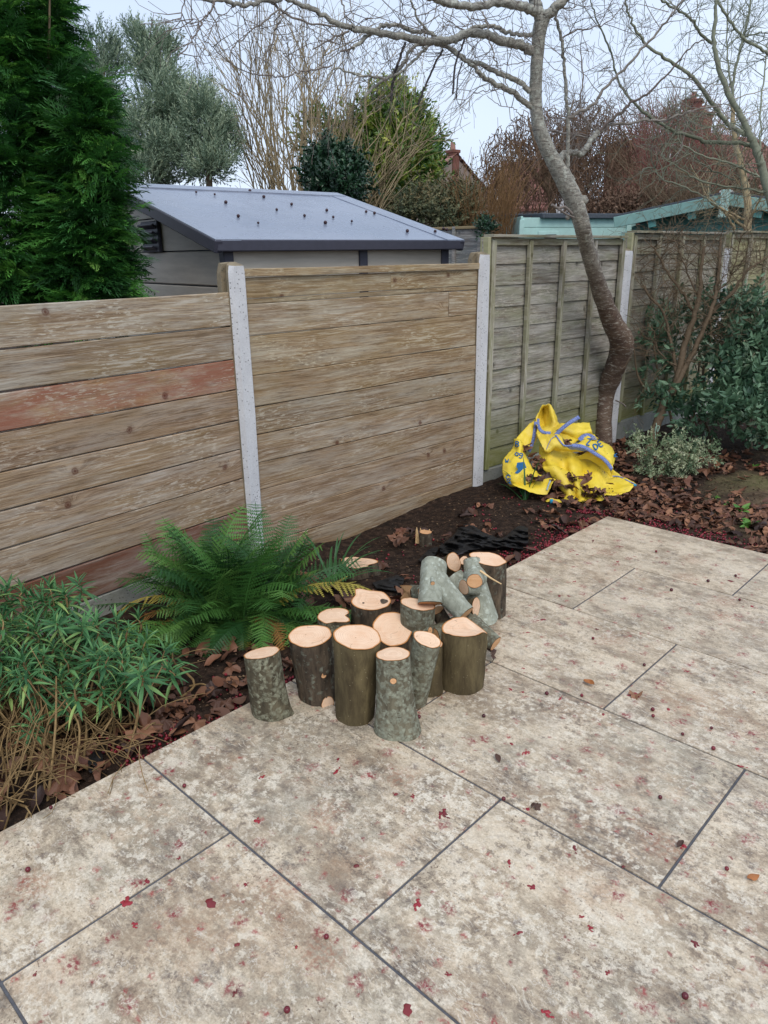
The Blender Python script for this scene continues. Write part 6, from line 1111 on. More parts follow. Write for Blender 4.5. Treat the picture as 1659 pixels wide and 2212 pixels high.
# ------------------------------------------------------------------ right hand shrubs
def build_right_shrubs():
    q = np.random.RandomState(91)
    c = atz(1402, 972, -.05); r = thing('bare_bush', 'bare twiggy bush tied with string in front of the algae stained lap panel', 'shrub', tuple(c)); off = Vector(c); D = depth(c)
    def mk(g, nm, m, par=r): o = g.obj(nm, m, par); o.matrix_parent_inverse = Matrix.Translation(-off); return o
    tw = Geo(); paths = []
    for k, (px, w0, w1, D1) in enumerate(([[(275, 1885), (330, 1700), (395, 1510), (500, 1340), (540, 1150), (590, 950), (640, 800), (680, 620), (690, 450), (720, 250)], 21, 6, .1], [[(300, 1800), (420, 1490), (560, 1240), (650, 1060), (760, 800), (815, 620), (838, 400), (850, 180)], 15, 5, -.1], [[(500, 1340), (480, 1150), (440, 950), (380, 760), (290, 660), (230, 560)], 8, 4, .2], [[(640, 800), (560, 640), (440, 480), (360, 330), (300, 250)], 7, 3.5, .2], [[(760, 800), (860, 700), (970, 590), (1050, 460), (1140, 390), (1229, 330)], 9, 4, -.2], [[(820, 620), (920, 520), (980, 330), (1010, 150)], 4, 2, 0], [[(590, 950), (700, 880), (790, 720), (860, 520)], 4, 2, -.1], [[(690, 700), (600, 500), (540, 340), (470, 180)], 4, 2, .2], [[(560, 1240), (440, 1180), (340, 1060), (320, 930)], 4, 2, 0], [[(650, 1060), (740, 960), (900, 880), (1000, 860)], 4, 2, 0])):
        P = trace(Z5(px), D - .0, D - .12 + D1 * .4, 5, .004, k); R = np.array([wpx(w, depth(p)) for w, p in zip(np.linspace(w0, w1, len(P)), P)]); g = Geo(); tube(g, P, R, 7, .3); mk(g, 'branch', M['bush']); paths.append(P)
        twigs_along(tw, P[int(len(P) * .3):], .0035, 20, .40, 2, q, wander=.25, kids=3)
    tag(mk(tw, 'twigs', M['bush']), kind='stuff')
    g = Geo(); P = [atd(*Z5([(335, 1665)])[0], D - .05), atd(*Z5([(345, 1735)])[0], D - .06), atd(*Z5([(360, 1690)])[0], D - .06), atd(*Z5([(330, 1700)])[0], D - .05), atd(*Z5([(330, 1790)])[0], D - .04)]; tube(g, smooth_path(P, 4), .004, 5, .9); tag(g.obj('string', M['string']), 'pale green string tied round the leaning stem of the bare bush', 'string')
    T = sprayT(9, .15, .085, .036, q, 1.0)
    def shrub(label, base, D, bl, br, lb):
        r = thing('evergreen_shrub', label, 'shrub', tuple(base)); off = Vector(base); g = Geo()
        for x, y, Dd, w, h, dz, n in bl:
            n = int(n * (.36 if 'loose' in label else .55)); cc = atd(x, y, Dd); d, P = in_blob(n, cc, (w / FPX * Dd, dz, h / FPX * Dd), q, .35); dw = d @ np.array([HR, HF, Z3]); A = orient(dw * .6 + Z3 * .35 + q.normal(size=(n, 3)) * .5 - HF * .2, q) * q.uniform(.7, 1.25, n)[:, None, None]; g.scatter(T[0], T[1], A, P, np.clip(q.beta(2, 2.6, n), 0, 1))
        o = g.obj('crown', M['viburnum'], r, False); o.matrix_parent_inverse = Matrix.Translation(-off); tag(o, kind='stuff')
        for k, px in enumerate(br):
            P = trace(Z5(px), D + .1, D, 4, .004, k); g = Geo(); tube(g, P, np.linspace(.013, .006, len(P)), 6, .4); o = g.obj('branch', M['brownstem'], r); o.matrix_parent_inverse = Matrix.Translation(-off)
    base = atz(1530, 955, -.05); Dv = depth(base) - .1
    shrub('loose evergreen shrub with drooping bluish leaves behind the bare bush', base, Dv, [(1435, 700, Dv + .2, 60, 34, .22, 80), (1500, 660, Dv + .3, 60, 26, .2, 56), (1420, 750, Dv + .1, 46, 40, .2, 50), (1480, 770, Dv, 70, 46, .25, 60), (1420, 830, Dv, 40, 40, .2, 40), (1410, 868, Dv - .1, 34, 20, .15, 36), (1470, 850, Dv - .1, 46, 26, .2, 46), (1490, 890, Dv - .2, 46, 24, .2, 46), (1530, 820, Dv, 50, 50, .25, 70), (1555, 720, Dv + .3, 40, 50, .25, 60), (1530, 905, Dv - .2, 40, 24, .15, 44), (1470, 920, Dv - .2, 26, 16, .15, 14)],
          [[(780, 1850), (720, 1620), (700, 1400), (720, 1150), (760, 950)], [(600, 1690), (720, 1620), (850, 1580), (980, 1580)], [(480, 1800), (450, 1600), (380, 1400), (330, 1150), (300, 880)], [(900, 1500), (860, 1380), (820, 1240)], [(930, 1480), (940, 1380), (1010, 1250)], [(650, 1850), (640, 1600), (660, 1300), (700, 1120)], [(330, 1440), (200, 1330), (150, 1050)]], None)
    base = atz(1660, 960, -.05); Dv = depth(base) - .2
    shrub('dense evergreen shrub filling the right edge below the yellowish panel', base, Dv, [(1640, 680, Dv, 50, 40, .3, 120), (1600, 740, Dv, 60, 46, .3, 150), (1660, 760, Dv, 60, 70, .35, 220), (1610, 810, Dv - .1, 60, 46, .3, 160), (1650, 850, Dv - .2, 60, 46, .3, 190), (1590, 880, Dv - .3, 60, 26, .25, 120), (1650, 915, Dv - .3, 60, 34, .25, 150), (1700, 800, Dv, 60, 120, .4, 260), (1570, 680, Dv + .2, 34, 24, .2, 50)], [[(1229, 1900), (1180, 1600), (1150, 1300), (1160, 1000)], [(1100, 1900), (1050, 1600), (1000, 1350)]], None)
    base = atz(1455, 1020, -.05); De = depth(base); r = thing('variegated_shrub', 'low cream variegated shrub on the leaf litter at the foot of the bare bush', 'shrub', tuple(base)); T2 = sprayT(16, .10, .030, .013, q, 1.0); g = Geo(); off = Vector(base)
    for x, y, w, h, n in ((1440, 985, 44, 30, 50), (1490, 980, 40, 26, 44), (1420, 1010, 34, 22, 32), (1470, 1005, 42, 22, 40), (1400, 960, 24, 18, 24), (1470, 955, 34, 12, 26), (1382, 958, 18, 16, 22), (1525, 980, 22, 18, 26), (1450, 1040, 18, 12, 14), (1400, 1025, 20, 14, 16)):
        cc = atd(x, y, De - .05); d, P = in_blob(n, cc, (w / FPX * De, .12, h / FPX * De), q, .2); dw = d @ np.array([HR, HF, Z3]); A = orient(dw * .7 + Z3 * .1 + q.normal(size=(n, 3)) * .6, q) * q.uniform(.7, 1.15, n)[:, None, None]; P[:, 2] = np.maximum(P[:, 2], -.03); g.scatter(T2[0], T2[1], A, P, np.clip(q.beta(2.2, 1.6, n), 0, 1))
    o = g.obj('crown', M['euonymus'], r, False); o.matrix_parent_inverse = Matrix.Translation(-off); tag(o, kind='stuff')
    for k in range(7): g = Geo(); a = q.uniform(0, 6.28); tube(g, smooth_path([base, base + HR * .06 * math.cos(a) + HF * .05 * math.sin(a) + Z3 * .06, base + HR * .14 * math.cos(a) + HF * .1 * math.sin(a) + Z3 * .10], 3), [.005, .005, .004, .004, .003, .003, .002], 5, .5); o = g.obj('stem', M['brownstem'], r); o.matrix_parent_inverse = Matrix.Translation(-off)
    # weeds on the muddy ground
    lv, lf = leafT(1, .42, .1, .3, 3); lf = tris(lf)
    for k, (x, y, s, lab) in enumerate(((1600, 1105, .075, 'bright green weed nearest the right edge of the muddy ground'), (1618, 1138, .085, 'larger bright green weed below the first, at the right edge'), (1480, 1062, .045, 'small green weed in the leaf litter behind the paving corner'), (1575, 1090, .045, 'pale weed seedling left of the two bright weeds'), (1545, 1075, .035, 'tiny weed on the mud behind the paving'), (1627, 1010, .05, 'low green weed by the variegated shrub'))):
        P = atz(x, y, -.05); r = thing('weed', lab, 'weed', tuple(P)); n = 9
        for i in range(n):
            az, el = q.uniform(0, 6.28), q.uniform(.1, 1.0); d = np.array([[math.cos(az) * math.cos(el), math.sin(az) * math.cos(el), math.sin(el)]]); g = Geo(); g.scatter(lv, lf, orient(d, q, Z3) * s * q.uniform(.6, 1.2), np.zeros((1, 3)), np.array([q.uniform()])); g.obj('leaf', M['weed'], r, False)
M['string'] = mat_simple('string', lin(150, 176, 160), 0.8, 0.2, 0.1)
build_right_shrubs()

# ------------------------------------------------------------------ fallen leaves
rng = np.random.RandomState(61)
def dead_leaf(kind, seed):
    r = np.random.RandomState(seed); g = Geo()
    if kind == 'oval':
        nu, nv = 7, 5; V = []; cu, cv = r.uniform(-1.2, 1.6), r.uniform(-.9, 1.4)
        for i in range(nu):
            t = i / (nu - 1); w = .26 * math.sin(math.pi * (t * .94 + .03)) ** .75
            for j in range(nv):
                s = (j / (nv - 1) - .5) * 2; x = s * w; V.append((x, t - .5, cu * (t - .5) ** 2 * .5 + cv * x * x * 2.2 + .03 * r.normal() + abs(s) * .02))
        g.add(np.array(V), rgrid(nu, nv))
    else:       # broad lobed leaf, crumpled
        n = 30; th = np.linspace(-2.75, 2.75, n); lob = .5 * (.62 + .38 * np.abs(np.cos(th * 2.5 / 2 * 1.0 * 1.6)) ** .7) * (1 + .06 * r.normal(size=n)) * (1 - .16 * np.abs(th) / 2.75); lob[::3] *= 1.08
        a, b, c = r.uniform(-1, 1.2), r.uniform(-1, 1.2), r.uniform(0, 6.28); V = [(0, 0, 0)]
        for f in (.45, 1.0):
            for t, l in zip(th, lob):
                x, y = math.sin(t) * l * f, math.cos(t) * l * f; V.append((x, y, a * x * x * 1.3 + b * y * y * 1.3 + .09 * f * math.sin(t * 5 + c) + .02 * r.normal()))
        F = [(0, 1 + i, 2 + i) for i in range(n - 1)]; g.add(np.array(V), F); g.L.append((rgrid(2, n)[:, ::-1] + 1).ravel()); g.C.append(np.full(n - 1, 4)); g.M.append(np.zeros(n - 1, int))
    return g
LK = [dead_leaf('oval', s) for s in range(5)] + [dead_leaf('lobed', 10 + s) for s in range(5)]
MUD = atz(1640, 1060, -.05)
def build_litter():
    q = rng; P, S, Kd = [], [], []
    def sow(n, x0, x1, y0, y1, smin, smax, pl, zup=.03, keep=None):
        for _ in range(n):
            x, y = q.uniform(x0, x1), q.uniform(y0, y1)
            if (x > -.03 and y < 3.64) or (keep and not keep(x, y)) or (((x - MUD[0]) / .42) ** 2 + ((y - MUD[1]) / .40) ** 2 < 1 and q.uniform() < .9): continue
            P.append((x, y, gz(x, y) + q.uniform(.004, zup))); S.append(q.uniform(smin, smax)); Kd.append(q.randint(5, 10) if q.uniform() < pl else q.randint(0, 5))
    clump = lambda sc, th, o: (lambda x, y: fbm((x * sc, y * sc, o), 3) > th)
    sow(1300, -.95, 1.3, 3.7, 5.6, .04, .095, .35, .035, clump(1.5, -.25, 1)); sow(1000, -.5, .9, 3.66, 4.5, .03, .08, .3, .03, clump(2, -.25, 4)); sow(420, -.2, 2.6, 4.6, 7.2, .06, .12, .5, .04, clump(1.2, -.05, 2)); sow(120, .8, 2.6, 3.7, 4.6, .04, .07, .3, .015, clump(1.5, .12, 3))
    sow(150, -.75, -.05, 2.7, 3.6, .05, .10, .4, .03, clump(3, .0, 5)); sow(60, -1.0, -.1, 1.9, 2.9, .05, .10, .5, .03, clump(3, .12, 6)); sow(90, -.55, -.05, .75, 1.5, .04, .10, .6, .03); sow(100, -.75, -.05, -.1, .85, .06, .13, .6, .03); sow(60, -1.05, -.2, 1.3, 2.0, .06, .12, .5, .03)
    for x, y in ((-.78, 2.62), (-.80, 2.70), (-.83, 2.66), (-.75, 2.74), (-.86, 2.75), (-.72, 2.60)): P.append((x, y, gz(x, y) + .05)); S.append(.10); Kd.append(q.randint(5, 10))
    P, S, Kd = np.array(P), np.array(S), np.array(Kd); d = P - CAM_C; z = d @ CAM_F; px = PW / 2 + FPX * (d @ CAM_R) / z; py = PH / 2 - FPX * (d @ CAM_U) / z; size = np.where((px > -20) & (px < 1680) & (py < 2230) & (z > 0), S / z, 0)
    # leave out what lies under the left hand plant's dense middle so the shown ones count
    order = np.argsort(-size); A = rots(len(P), q, tilt=.75); single = set(order[:215].tolist()); g = Geo(); ms = []
    for k in LK: me = k.mesh('fallen_leaf'); me.materials.append(M['dead1']); ms.append(me)
    for i in range(len(P)):
        if i in single:
            o = link('fallen_leaf', ms[Kd[i]]); Rm = A[i]; p = P[i]; o.matrix_world = Matrix(((Rm[0, 0], Rm[0, 1], Rm[0, 2], p[0]), (Rm[1, 0], Rm[1, 1], Rm[1, 2], p[1]), (Rm[2, 0], Rm[2, 1], Rm[2, 2], p[2] + .008), (0, 0, 0, 1))) @ Matrix.Scale(float(S[i]), 4)
            x, y = P[i][:2]; kd = 'broad lobed' if Kd[i] >= 5 else 'narrow curled'
            wh = 'in the near bed under the bare tan stems' if y < .85 else 'on the soil below the fern' if y < 2.0 and x > -.7 else 'on the dark soil beside the black fabric' if y < 3.64 and x < 0 else 'in front of the yellow bag behind the paving corner' if y < 4.5 and x < .9 else 'on the mud right of the paving corner' if y < 4.6 else 'under the shrubs by the far panels'
            tag(o, kd + ' brown dead leaf ' + wh, 'leaf', kd + ' leaves ' + wh)
    for kd in range(10):
        ix = [i for i in range(len(P)) if i not in single and Kd[i] == kd]
        k = LK[kd]; V = np.concatenate(k.V); F = tris([tuple(f) for f in np.split(np.concatenate(k.L), np.cumsum(np.concatenate(k.C))[:-1])])
        if ix: g.scatter(V, F, A[ix] * S[ix][:, None, None], P[ix], q.uniform(size=len(ix)))
    tag(g.obj('leaf_litter', M['dead']), kind='stuff')
    # crumbs of bark, seeds and mulch
    g = Geo(); n = 16000; x = q.uniform(-1.0, 2.3, n); y = q.uniform(-.2, 6.2, n); ok = ~((x > -.02) & (y < 3.64)) & ((y < 5.0) | (q.uniform(size=n) < .4)); x, y = x[ok], y[ok]; n = len(x); tv = np.array([(-.5, -.3, 0), (.5, -.25, .05), (.4, .3, 0), (-.45, .25, .1), (0, 0, .35)]); tf = np.array([(0, 1, 4), (1, 2, 4), (2, 3, 4), (3, 0, 4)])
    g.scatter(tv, tf, rots(n, q, tilt=.6) * q.uniform(.004, .017, n)[:, None, None], np.stack([x, y, [gz(a, b) + .003 for a, b in zip(x, y)]], -1), q.beta(.9, 1.9, n)); tag(g.obj('mulch_crumbs', M['crumb'], None, False), kind='stuff')
M['crumb'] = mat_leaf('crumb', [lin(46, 36, 30), lin(86, 66, 52), lin(150, 126, 98)], 0.9, 0.15)
build_litter()
def build_berries():
    q = np.random.RandomState(71); g = Geo(); n = 5200; V, F = ico(1, 1); pts = []
    for _ in range(n):
        k = q.uniform()
        if k < .45: x, y = -.012 - abs(q.normal()) * .10, q.uniform(.35, 3.65)
        elif k < .9: x, y = q.uniform(-.3, 2.2), 3.63 + abs(q.normal()) * .16
        else: x, y = q.uniform(-.8, .6), q.uniform(2.2, 4.3)
        if (x > -.008 and y < 3.62) or fbm((x * 4, y * 4, 7), 3) < (-.12 if k < .9 else .05) or x < -1: continue
        pts.append((x, y, gz(x, y) + q.uniform(.002, .008)))
    P = np.array(pts); n = len(P); g.scatter(V, F, rots(n, q) * q.uniform(.0045, .0075, n)[:, None, None], P, q.beta(1.6, 1.6, n)); tag(g.obj('fallen_berries', M['berry']), kind='stuff')
    b8 = lambda p: (p[0], 1526 + p[1]); b7 = lambda p: (929 + .44 * p[0], 1061.8 + .44 * p[1])
    whole = [b8(p) for p in ((1570, 350), (1541, 90), (398, 171), (905, 22), (1045, 20), (1088, 199), (705, 497), (110, 218), (1410, 6), (620, 655), (1480, 625), (60, 352))] + [b7(p) for p in ((745, 1000), (573, 990), (1382, 1160), (1095, 1100), (1110, 293), (1185, 482), (1365, 438), (1500, 412), (1052, 850), (800, 720), (1240, 1190), (1130, 1500), (1520, 530))]
    g = Geo(); g.add(*ico(.0066, 2)); me = g.mesh('berry'); me.materials.append(M['berry1'])
    for p in whole: o = link('berry', me, None, atz(*p, .0065)); o.scale = (q.uniform(.8, 1.2),) * 3; tag(o, 'round dark red berry lying whole on the paving', 'berry', 'whole berries on the paving')
    ms = []
    for s in range(5):      # trodden berries: a few low ragged lumps of skin and pulp
        r = np.random.RandomState(s); g = Geo()
        for m in range(r.randint(3, 7)):
            c = r.normal(size=2) * .34 * (m > 0); R0 = r.uniform(.16, .5) if m == 0 else r.uniform(.08, .26); n = 14; th = np.arange(n) * 2 * math.pi / n; rad = R0 * (1 + .28 * np.sin(th * 2 + r.uniform(0, 6)) + .14 * r.normal(size=n)); Vv = [(c[0], c[1], .5 * R0 + .1)]
            for f, z in ((.7, .4), (1.0, .0)): Vv += [(c[0] + rad[i] * f * math.cos(th[i]), c[1] + rad[i] * f * math.sin(th[i]), z * R0 * (1 + .4 * r.normal())) for i in range(n)]
            g.add(np.array(Vv), [(0, 1 + i, 1 + (i + 1) % n) for i in range(n)]); n0 = g.n - len(Vv); g.L.append((rgrid(2, n, True)[:, ::-1] + 1 + n0).ravel()); g.C.append(np.full(n, 4)); g.M.append(np.zeros(n, int))
        me = g.mesh('crushed_berry'); me.materials.append(M['mush']); ms.append(me)
    cr = [(*b8((x, y)), s) for x, y, s in ((730, 115, 1), (727, 140, 1.2), (568, 153, .9), (555, 248, 1.1), (960, 232, 1.2), (905, 427, 1.3), (275, 426, 1.9), (455, 425, 1.8), (293, 470, 1), (388, 327, .8), (1100, 338, 1), (1152, 390, 1.2), (1258, 455, .9), (1277, 478, .9), (1242, 308, 1.1), (1345, 347, .8), (1475, 300, 1.2), (1405, 275, .7), (1140, 100, .8), (855, 190, .9), (890, 195, .9), (880, 655, 1.5), (1182, 660, 1.1), (970, 580, 1), (1500, 510, 1.3), (512, 515, .7), (530, 385, .7), (1310, 575, .7), (75, 580, .7), (505, 620, .6), (770, 345, .8), (1120, 490, .9), (640, 520, .5), (318, 378, .9))] + [(*b7((x, y)), s) for x, y, s in ((550, 630, 1.6), (476, 693, .9), (820, 678, 1.2), (455, 868, .9), (395, 970, 1.2), (455, 985, .9), (640, 1015, 1), (707, 370, 1.1), (635, 513, 1.2), (680, 515, .9), (720, 310, 1.2), (800, 243, 1.2), (1265, 885, .9), (1580, 565, 1.2), (1475, 440, 1.4), (1010, 1000, 2.6), (1170, 1070, .9), (850, 1095, .8), (1530, 1350, 1.1), (70, 1580, 1.4), (480, 1560, 1), (400, 1240, .8), (470, 1285, 1), (1590, 985, .6), (590, 305, 1.3), (560, 300, .7), (920, 345, 1), (712, 443, .9))]
    for x, y, s in cr:
        P = atz(x, y, .0); o = link('crushed_berry', ms[q.randint(5)], None, P + Z3 * .0004, ); o.rotation_euler = (0, 0, q.uniform(0, 6.28)); sc = .0165 * s; o.scale = (sc * q.uniform(.8, 1.4), sc, .010); wh = 'on the slabs level with the log pile' if P[1] > 1.2 and P[0] < 1.2 and P[1] < 2.2 else 'on the far slabs behind the log pile' if P[1] >= 2.2 else 'on the right hand slabs' if P[0] > 1.25 else 'on the slabs nearest the viewer'; tag(o, 'squashed red berry smeared ' + wh, 'berry', 'crushed berries ' + wh)
    for x, y, kd, s, tan, lab in ((1272, 1475, 0, .052, True, 'tan oval leaf lying flat on the paving right of the olive log'), (1075, 1637, 1, .035, False, 'small brown leaf with a stalk on the paving below the front logs'), (1157, 1741, 6, .036, False, 'brown leaf beside the slab joint in the middle of the paving'), (1627, 1893, 2, .036, True, 'tan leaf near the right edge of the paving'), (1066, 1412, 7, .075, False, 'large curled brown leaf leaning on the olive log at the right'), (1373, 1500, 8, .050, False, 'dark shrivelled leaf clump on the paving below the cross joint'), (1470, 1823, 3, .03, False, 'dark leaf scrap lying across the joint at the right')):
        o = link('fallen_leaf', ms2[kd][1 if tan else 0], None, atz(x, y, .008 if y != 1412 else .03)); o.scale = (s,) * 3; o.rotation_euler = (q.uniform(-.2, .2), q.uniform(-.2, .2), q.uniform(0, 6.28)) if y != 1412 else (1.1, .3, 2.0); tag(o, lab, 'leaf')
ms2 = []
for k in LK:
    a = k.mesh('fallen_leaf'); a.materials.append(M['dead1']); b = a.copy(); b.materials.clear(); b.materials.append(M['tanleaf']); ms2.append((a, b))
build_berries()

# ------------------------------------------------------------------ black weed fabric in the bed
def sheet(grid_px, zfun, name, label, mat, k=7, thick=0):
    G = np.array(grid_px, float); rows = [smooth_path(r, k) for r in G]; rows = np.array(rows); cols = np.stack([smooth_path(rows[:, j], k) for j in range(rows.shape[1])], 1); V = []
    nr, nc = cols.shape[:2]
    for i in range(nr):
        for j in range(nc): p = atz(*cols[i, j], 0); p = atz(*cols[i, j], zfun(p[0], p[1], i / (nr - 1), j / (nc - 1))); V.append(p)
    g = Geo(); g.add(np.array(V), rgrid(nr, nc)); return g.obj(name, mat)
ZF = lambda x, y: (663.6 + .3 * x, 1094.9 + .3 * y)
crump = lambda o, amp: (lambda x, y, u, v: gz(x, y) + .012 + amp * math.sin(math.pi * u) ** .6 * (.3 + abs(fbm((x * 5 + y * 4, y * 10 - x * 3, o), 3)) * 2.0 + abs(fbm((x * 22, y * 12, o), 2)) * .25))
tp_ = [(950, 282), (1060, 195), (1090, 140), (1180, 126), (1240, 162), (1300, 190), (1400, 225), (1480, 165), (1530, 136), (1590, 150)]; bt_ = [(960, 330), (1040, 345), (1100, 335), (1180, 318), (1240, 305), (1300, 305), (1400, 296), (1480, 302), (1545, 308), (1594, 266)]
def interp_rows(a, b, n): return [[ZF(*(np.array(p) * (1 - t) + np.array(q) * t)) for p, q in zip(a, b)] for t in np.linspace(0, 1, n)]
tag(sheet(interp_rows(tp_, bt_, 5), crump(1, .045), 'weed_fabric', '', M['fabric']), 'crumpled black weed fabric sheet lying beside the paving edge', 'fabric')
tag(sheet(interp_rows([(800, 380), (860, 320), (900, 295), (945, 286)], [(830, 400), (880, 400), (905, 375), (940, 320)], 4), crump(2, .02), 'weed_fabric', '', M['fabric']), 'small black fabric scrap between the tiny stump and the dark tipped log', 'fabric')
tag(sheet(interp_rows([(470, 545), (600, 505), (660, 490), (700, 510)], [(500, 590), (580, 605), (650, 605), (690, 560)], 4), crump(3, .02), 'weed_fabric', '', M['fabric']), 'black fabric scrap behind the pointed log beside the strap leaves', 'fabric')
tag(sheet([[(190, 1640), (205, 1622), (222, 1628)], [(190, 1660), (205, 1650), (222, 1646)], [(196, 1672), (210, 1668), (220, 1655)]], crump(4, .012), 'weed_fabric', '', M['fabric']), 'black scrap among dead leaves under the narrow leaved plant', 'fabric')

# ------------------------------------------------------------------ the yellow bag
def mat_bag():
    t = NT('yellow_tarpaulin', 0.42, 0.4); v = t.coord(); n = t.noise(v, 7, 6, 0.65); c = t.mix(t.mr(n, 0.3, 0.7), lin(226, 196, 46), lin(238, 214, 84))
    wv = t.noise(t.vm('MULTIPLY', v, (500, 500, 500)), 1.0, 1); d = t.ma('MULTIPLY', t.ramp(t.noise(v, 38, 6, 0.75, 0.3), [(0.60, 0.0), (0.66, 1.0)]), t.ramp(t.noise(v, 5, 3), [(0.46, 0.0), (0.58, 1.0)])); c = t.mix(t.ma('MULTIPLY', d, 0.85), c, lin(72, 50, 34)); c = t.mix(t.ramp(t.noise(v, 3.5, 4), [(0.52, 0), (0.7, .35)]), c, lin(178, 140, 60)); t.base(c); t.bump(t.ma('ADD', t.noise(v, 30, 4, .6), t.ma('MULTIPLY', wv, .3)), .35, .006); return t.m
def mat_strap():
    t = NT('blue_webbing', 0.7, 0.25); v = t.coord(); c = t.mix(t.ramp(t.noise(v, 230, 2, .6), [(.42, 0), (.58, 1)]), lin(78, 96, 158), lin(140, 154, 196)); t.base(c); return t.m
def build_bag():
    BZ = lambda x, y: (1061.8 + .22 * x, 829.5 + .22 * y); r = thing('bulk_bag', 'crumpled yellow builders bag with blue straps slumped against the lap panel', 'bag', tuple(atz(1230, 1080, -.05))); off = Vector(r.location); yel, blu, ink = mat_bag(), mat_strap(), mat_simple('blue_ink', lin(36, 100, 156), .5, .3, .1, 60); surf = []
    def mk(g, nm, m, sm=True): o = g.obj(nm, m, r, sm); o.matrix_parent_inverse = Matrix.Translation(-off); return o
    def patch(rows, Ds, seed, bulge=None, amp=.009, name='panel', k=7, fold=9.0):
        G = np.array(rows, float); nr, nc = G.shape[:2]; P = np.zeros((nr, nc, 3))
        for i in range(nr):
            for j in range(nc):
                D = (Ds[i] if not hasattr(Ds[i], '__len__') else Ds[i][j]) + (0 if bulge is None else bulge[j]); P[i, j] = atd(*BZ(*G[i, j]), D)
        A = np.array([smooth_path(P[i], k) for i in range(nr)]); B = np.stack([smooth_path(A[:, j], k) for j in range(A.shape[1])], 1)
        du = np.gradient(B, axis=0); dv = np.gradient(B, axis=1); N = np.cross(du, dv); N /= np.linalg.norm(N, axis=2)[..., None] + 1e-9
        for i in range(B.shape[0]):
            for j in range(B.shape[1]):
                p = B[i, j]; e = 1 - abs(fbm(p * fold + seed, 3)) * 1.6; B[i, j] = p + N[i, j] * amp * (e * 1.1 + .8 * fbm(p * 24 + seed, 3)); B[i, j][2] = max(B[i, j][2], -.045)
        g = Geo(); g.add(B.reshape(-1, 3), rgrid(*B.shape[:2])); o = mk(g, name, yel); md = o.modifiers.new('thickness', 'SOLIDIFY'); md.thickness = .0025; surf.append(B.reshape(-1, 3)); return B
    patch([[(440, 330), (485, 212), (530, 198), (568, 193), (588, 225), (607, 262)], [(432, 370), (478, 300), (505, 250), (555, 280), (600, 315), (634, 335)], [(440, 410), (482, 400), (520, 390), (555, 375), (612, 372), (656, 392)], [(450, 440), (490, 450), (530, 442), (572, 440), (612, 425), (670, 405)], [(436, 495), (490, 525), (540, 540), (585, 505), (640, 455), (690, 425)]], [[5.18, 5.16, 5.16, 5.16, 5.18, 5.2], [5.14, 5.24, 5.28, 5.22, 5.13, 5.17], [5.12, 5.22, 5.24, 5.18, 5.10, 5.14], 5.10, 5.06], 1, amp=.006)
    patch([[(415, 368), (440, 352), (460, 400)], [(330, 440), (395, 450), (450, 520)], [(250, 528), (330, 560), (415, 600)], [(232, 548), (310, 640), (375, 665)]], [5.20, 5.16, 5.12, 5.08], 2)
    patch([[(225, 540), (250, 540), (275, 550), (300, 578)], [(212, 640), (250, 650), (290, 670), (335, 715)], [(128, 735), (200, 760), (280, 770), (352, 762)], [(112, 840), (200, 850), (300, 850), (425, 862)], [(138, 935), (220, 930), (330, 922), (497, 912)], [(190, 1004), (270, 1000), (360, 972), (440, 935)]], [5.08, 5.03, 4.98, 4.92, 4.87, 4.86], 3, [.06, 0, -.02, .03], amp=.009)
    patch([[(186, 985), (300, 985), (430, 962), (560, 932), (634, 942)], [(220, 1008), (310, 1022), (430, 1022), (550, 1012), (606, 965)], [(330, 1042), (400, 1075), (470, 1086), (540, 1088), (566, 1062)]], [4.86, 4.81, 4.78], 4, amp=.006)
    patch([[(600, 412), (700, 396), (800, 394), (880, 390), (962, 386)], [(640, 442), (720, 452), (810, 468), (900, 470), (978, 455)], [(660, 472), (740, 502), (830, 542), (920, 502), (1004, 500)], [(660, 502), (740, 562), (800, 585), (900, 548), (1050, 542)]], [5.2, 5.12, 5.14, 5.08], 5, amp=.008)
    patch([[(440, 485), (520, 500), (580, 490), (640, 468)], [(470, 560), (540, 565), (600, 540), (690, 540)], [(500, 622), (545, 655), (620, 602), (730, 610)], [(525, 660), (560, 652), (660, 640), (910, 660)]], [5.06, 5.0, 4.97, 5.02], 6, amp=.010)
    patch([[(470, 610), (560, 640), (680, 632), (800, 672), (930, 735), (1050, 800), (1165, 905), (1190, 850)], [(480, 720), (560, 730), (690, 730), (800, 790), (920, 840), (1030, 890), (1140, 960), (1270, 915)], [(505, 822), (600, 820), (720, 842), (810, 880), (900, 930), (1020, 960), (1130, 1010), (1350, 945)], [(518, 842), (640, 852), (760, 890), (830, 960), (890, 1040), (1040, 1030), (1120, 1070), (1420, 988)], [(700, 1040), (760, 1050), (830, 1060), (880, 1100), (920, 1130), (1060, 1090), (1112, 1100), (1345, 1062)], [(700, 1160), (760, 1172), (840, 1162), (890, 1182), (940, 1168), (1060, 1165), (1104, 1122), (1275, 1102)]], [5.12, 5.04, 4.97, 4.91, 4.84, 4.80], 7, [.03, -.02, .04, -.03, .03, -.01, .04, .06], amp=.014, k=6, fold=7)
    patch([[(770, 612), (870, 628), (940, 652), (1020, 702), (1100, 747), (1155, 802), (1182, 838)], [(800, 590), (890, 592), (960, 606), (1050, 650), (1130, 702), (1182, 760), (1194, 818)], [(870, 560), (920, 546), (990, 558), (1070, 588), (1150, 640), (1204, 710), (1212, 770)], [(900, 562), (950, 535), (1010, 538), (1078, 553), (1162, 600), (1208, 660), (1217, 742)]], [4.97, 4.96, 5.03, 5.14], 8, amp=.006)
    patch([[(730, 680), (850, 700), (950, 660), (1030, 706), (1100, 752), (1162, 822)], [(790, 702), (880, 732), (960, 742), (1050, 802), (1110, 852), (1178, 912)]], [5.06, 5.08], 9, amp=.006)
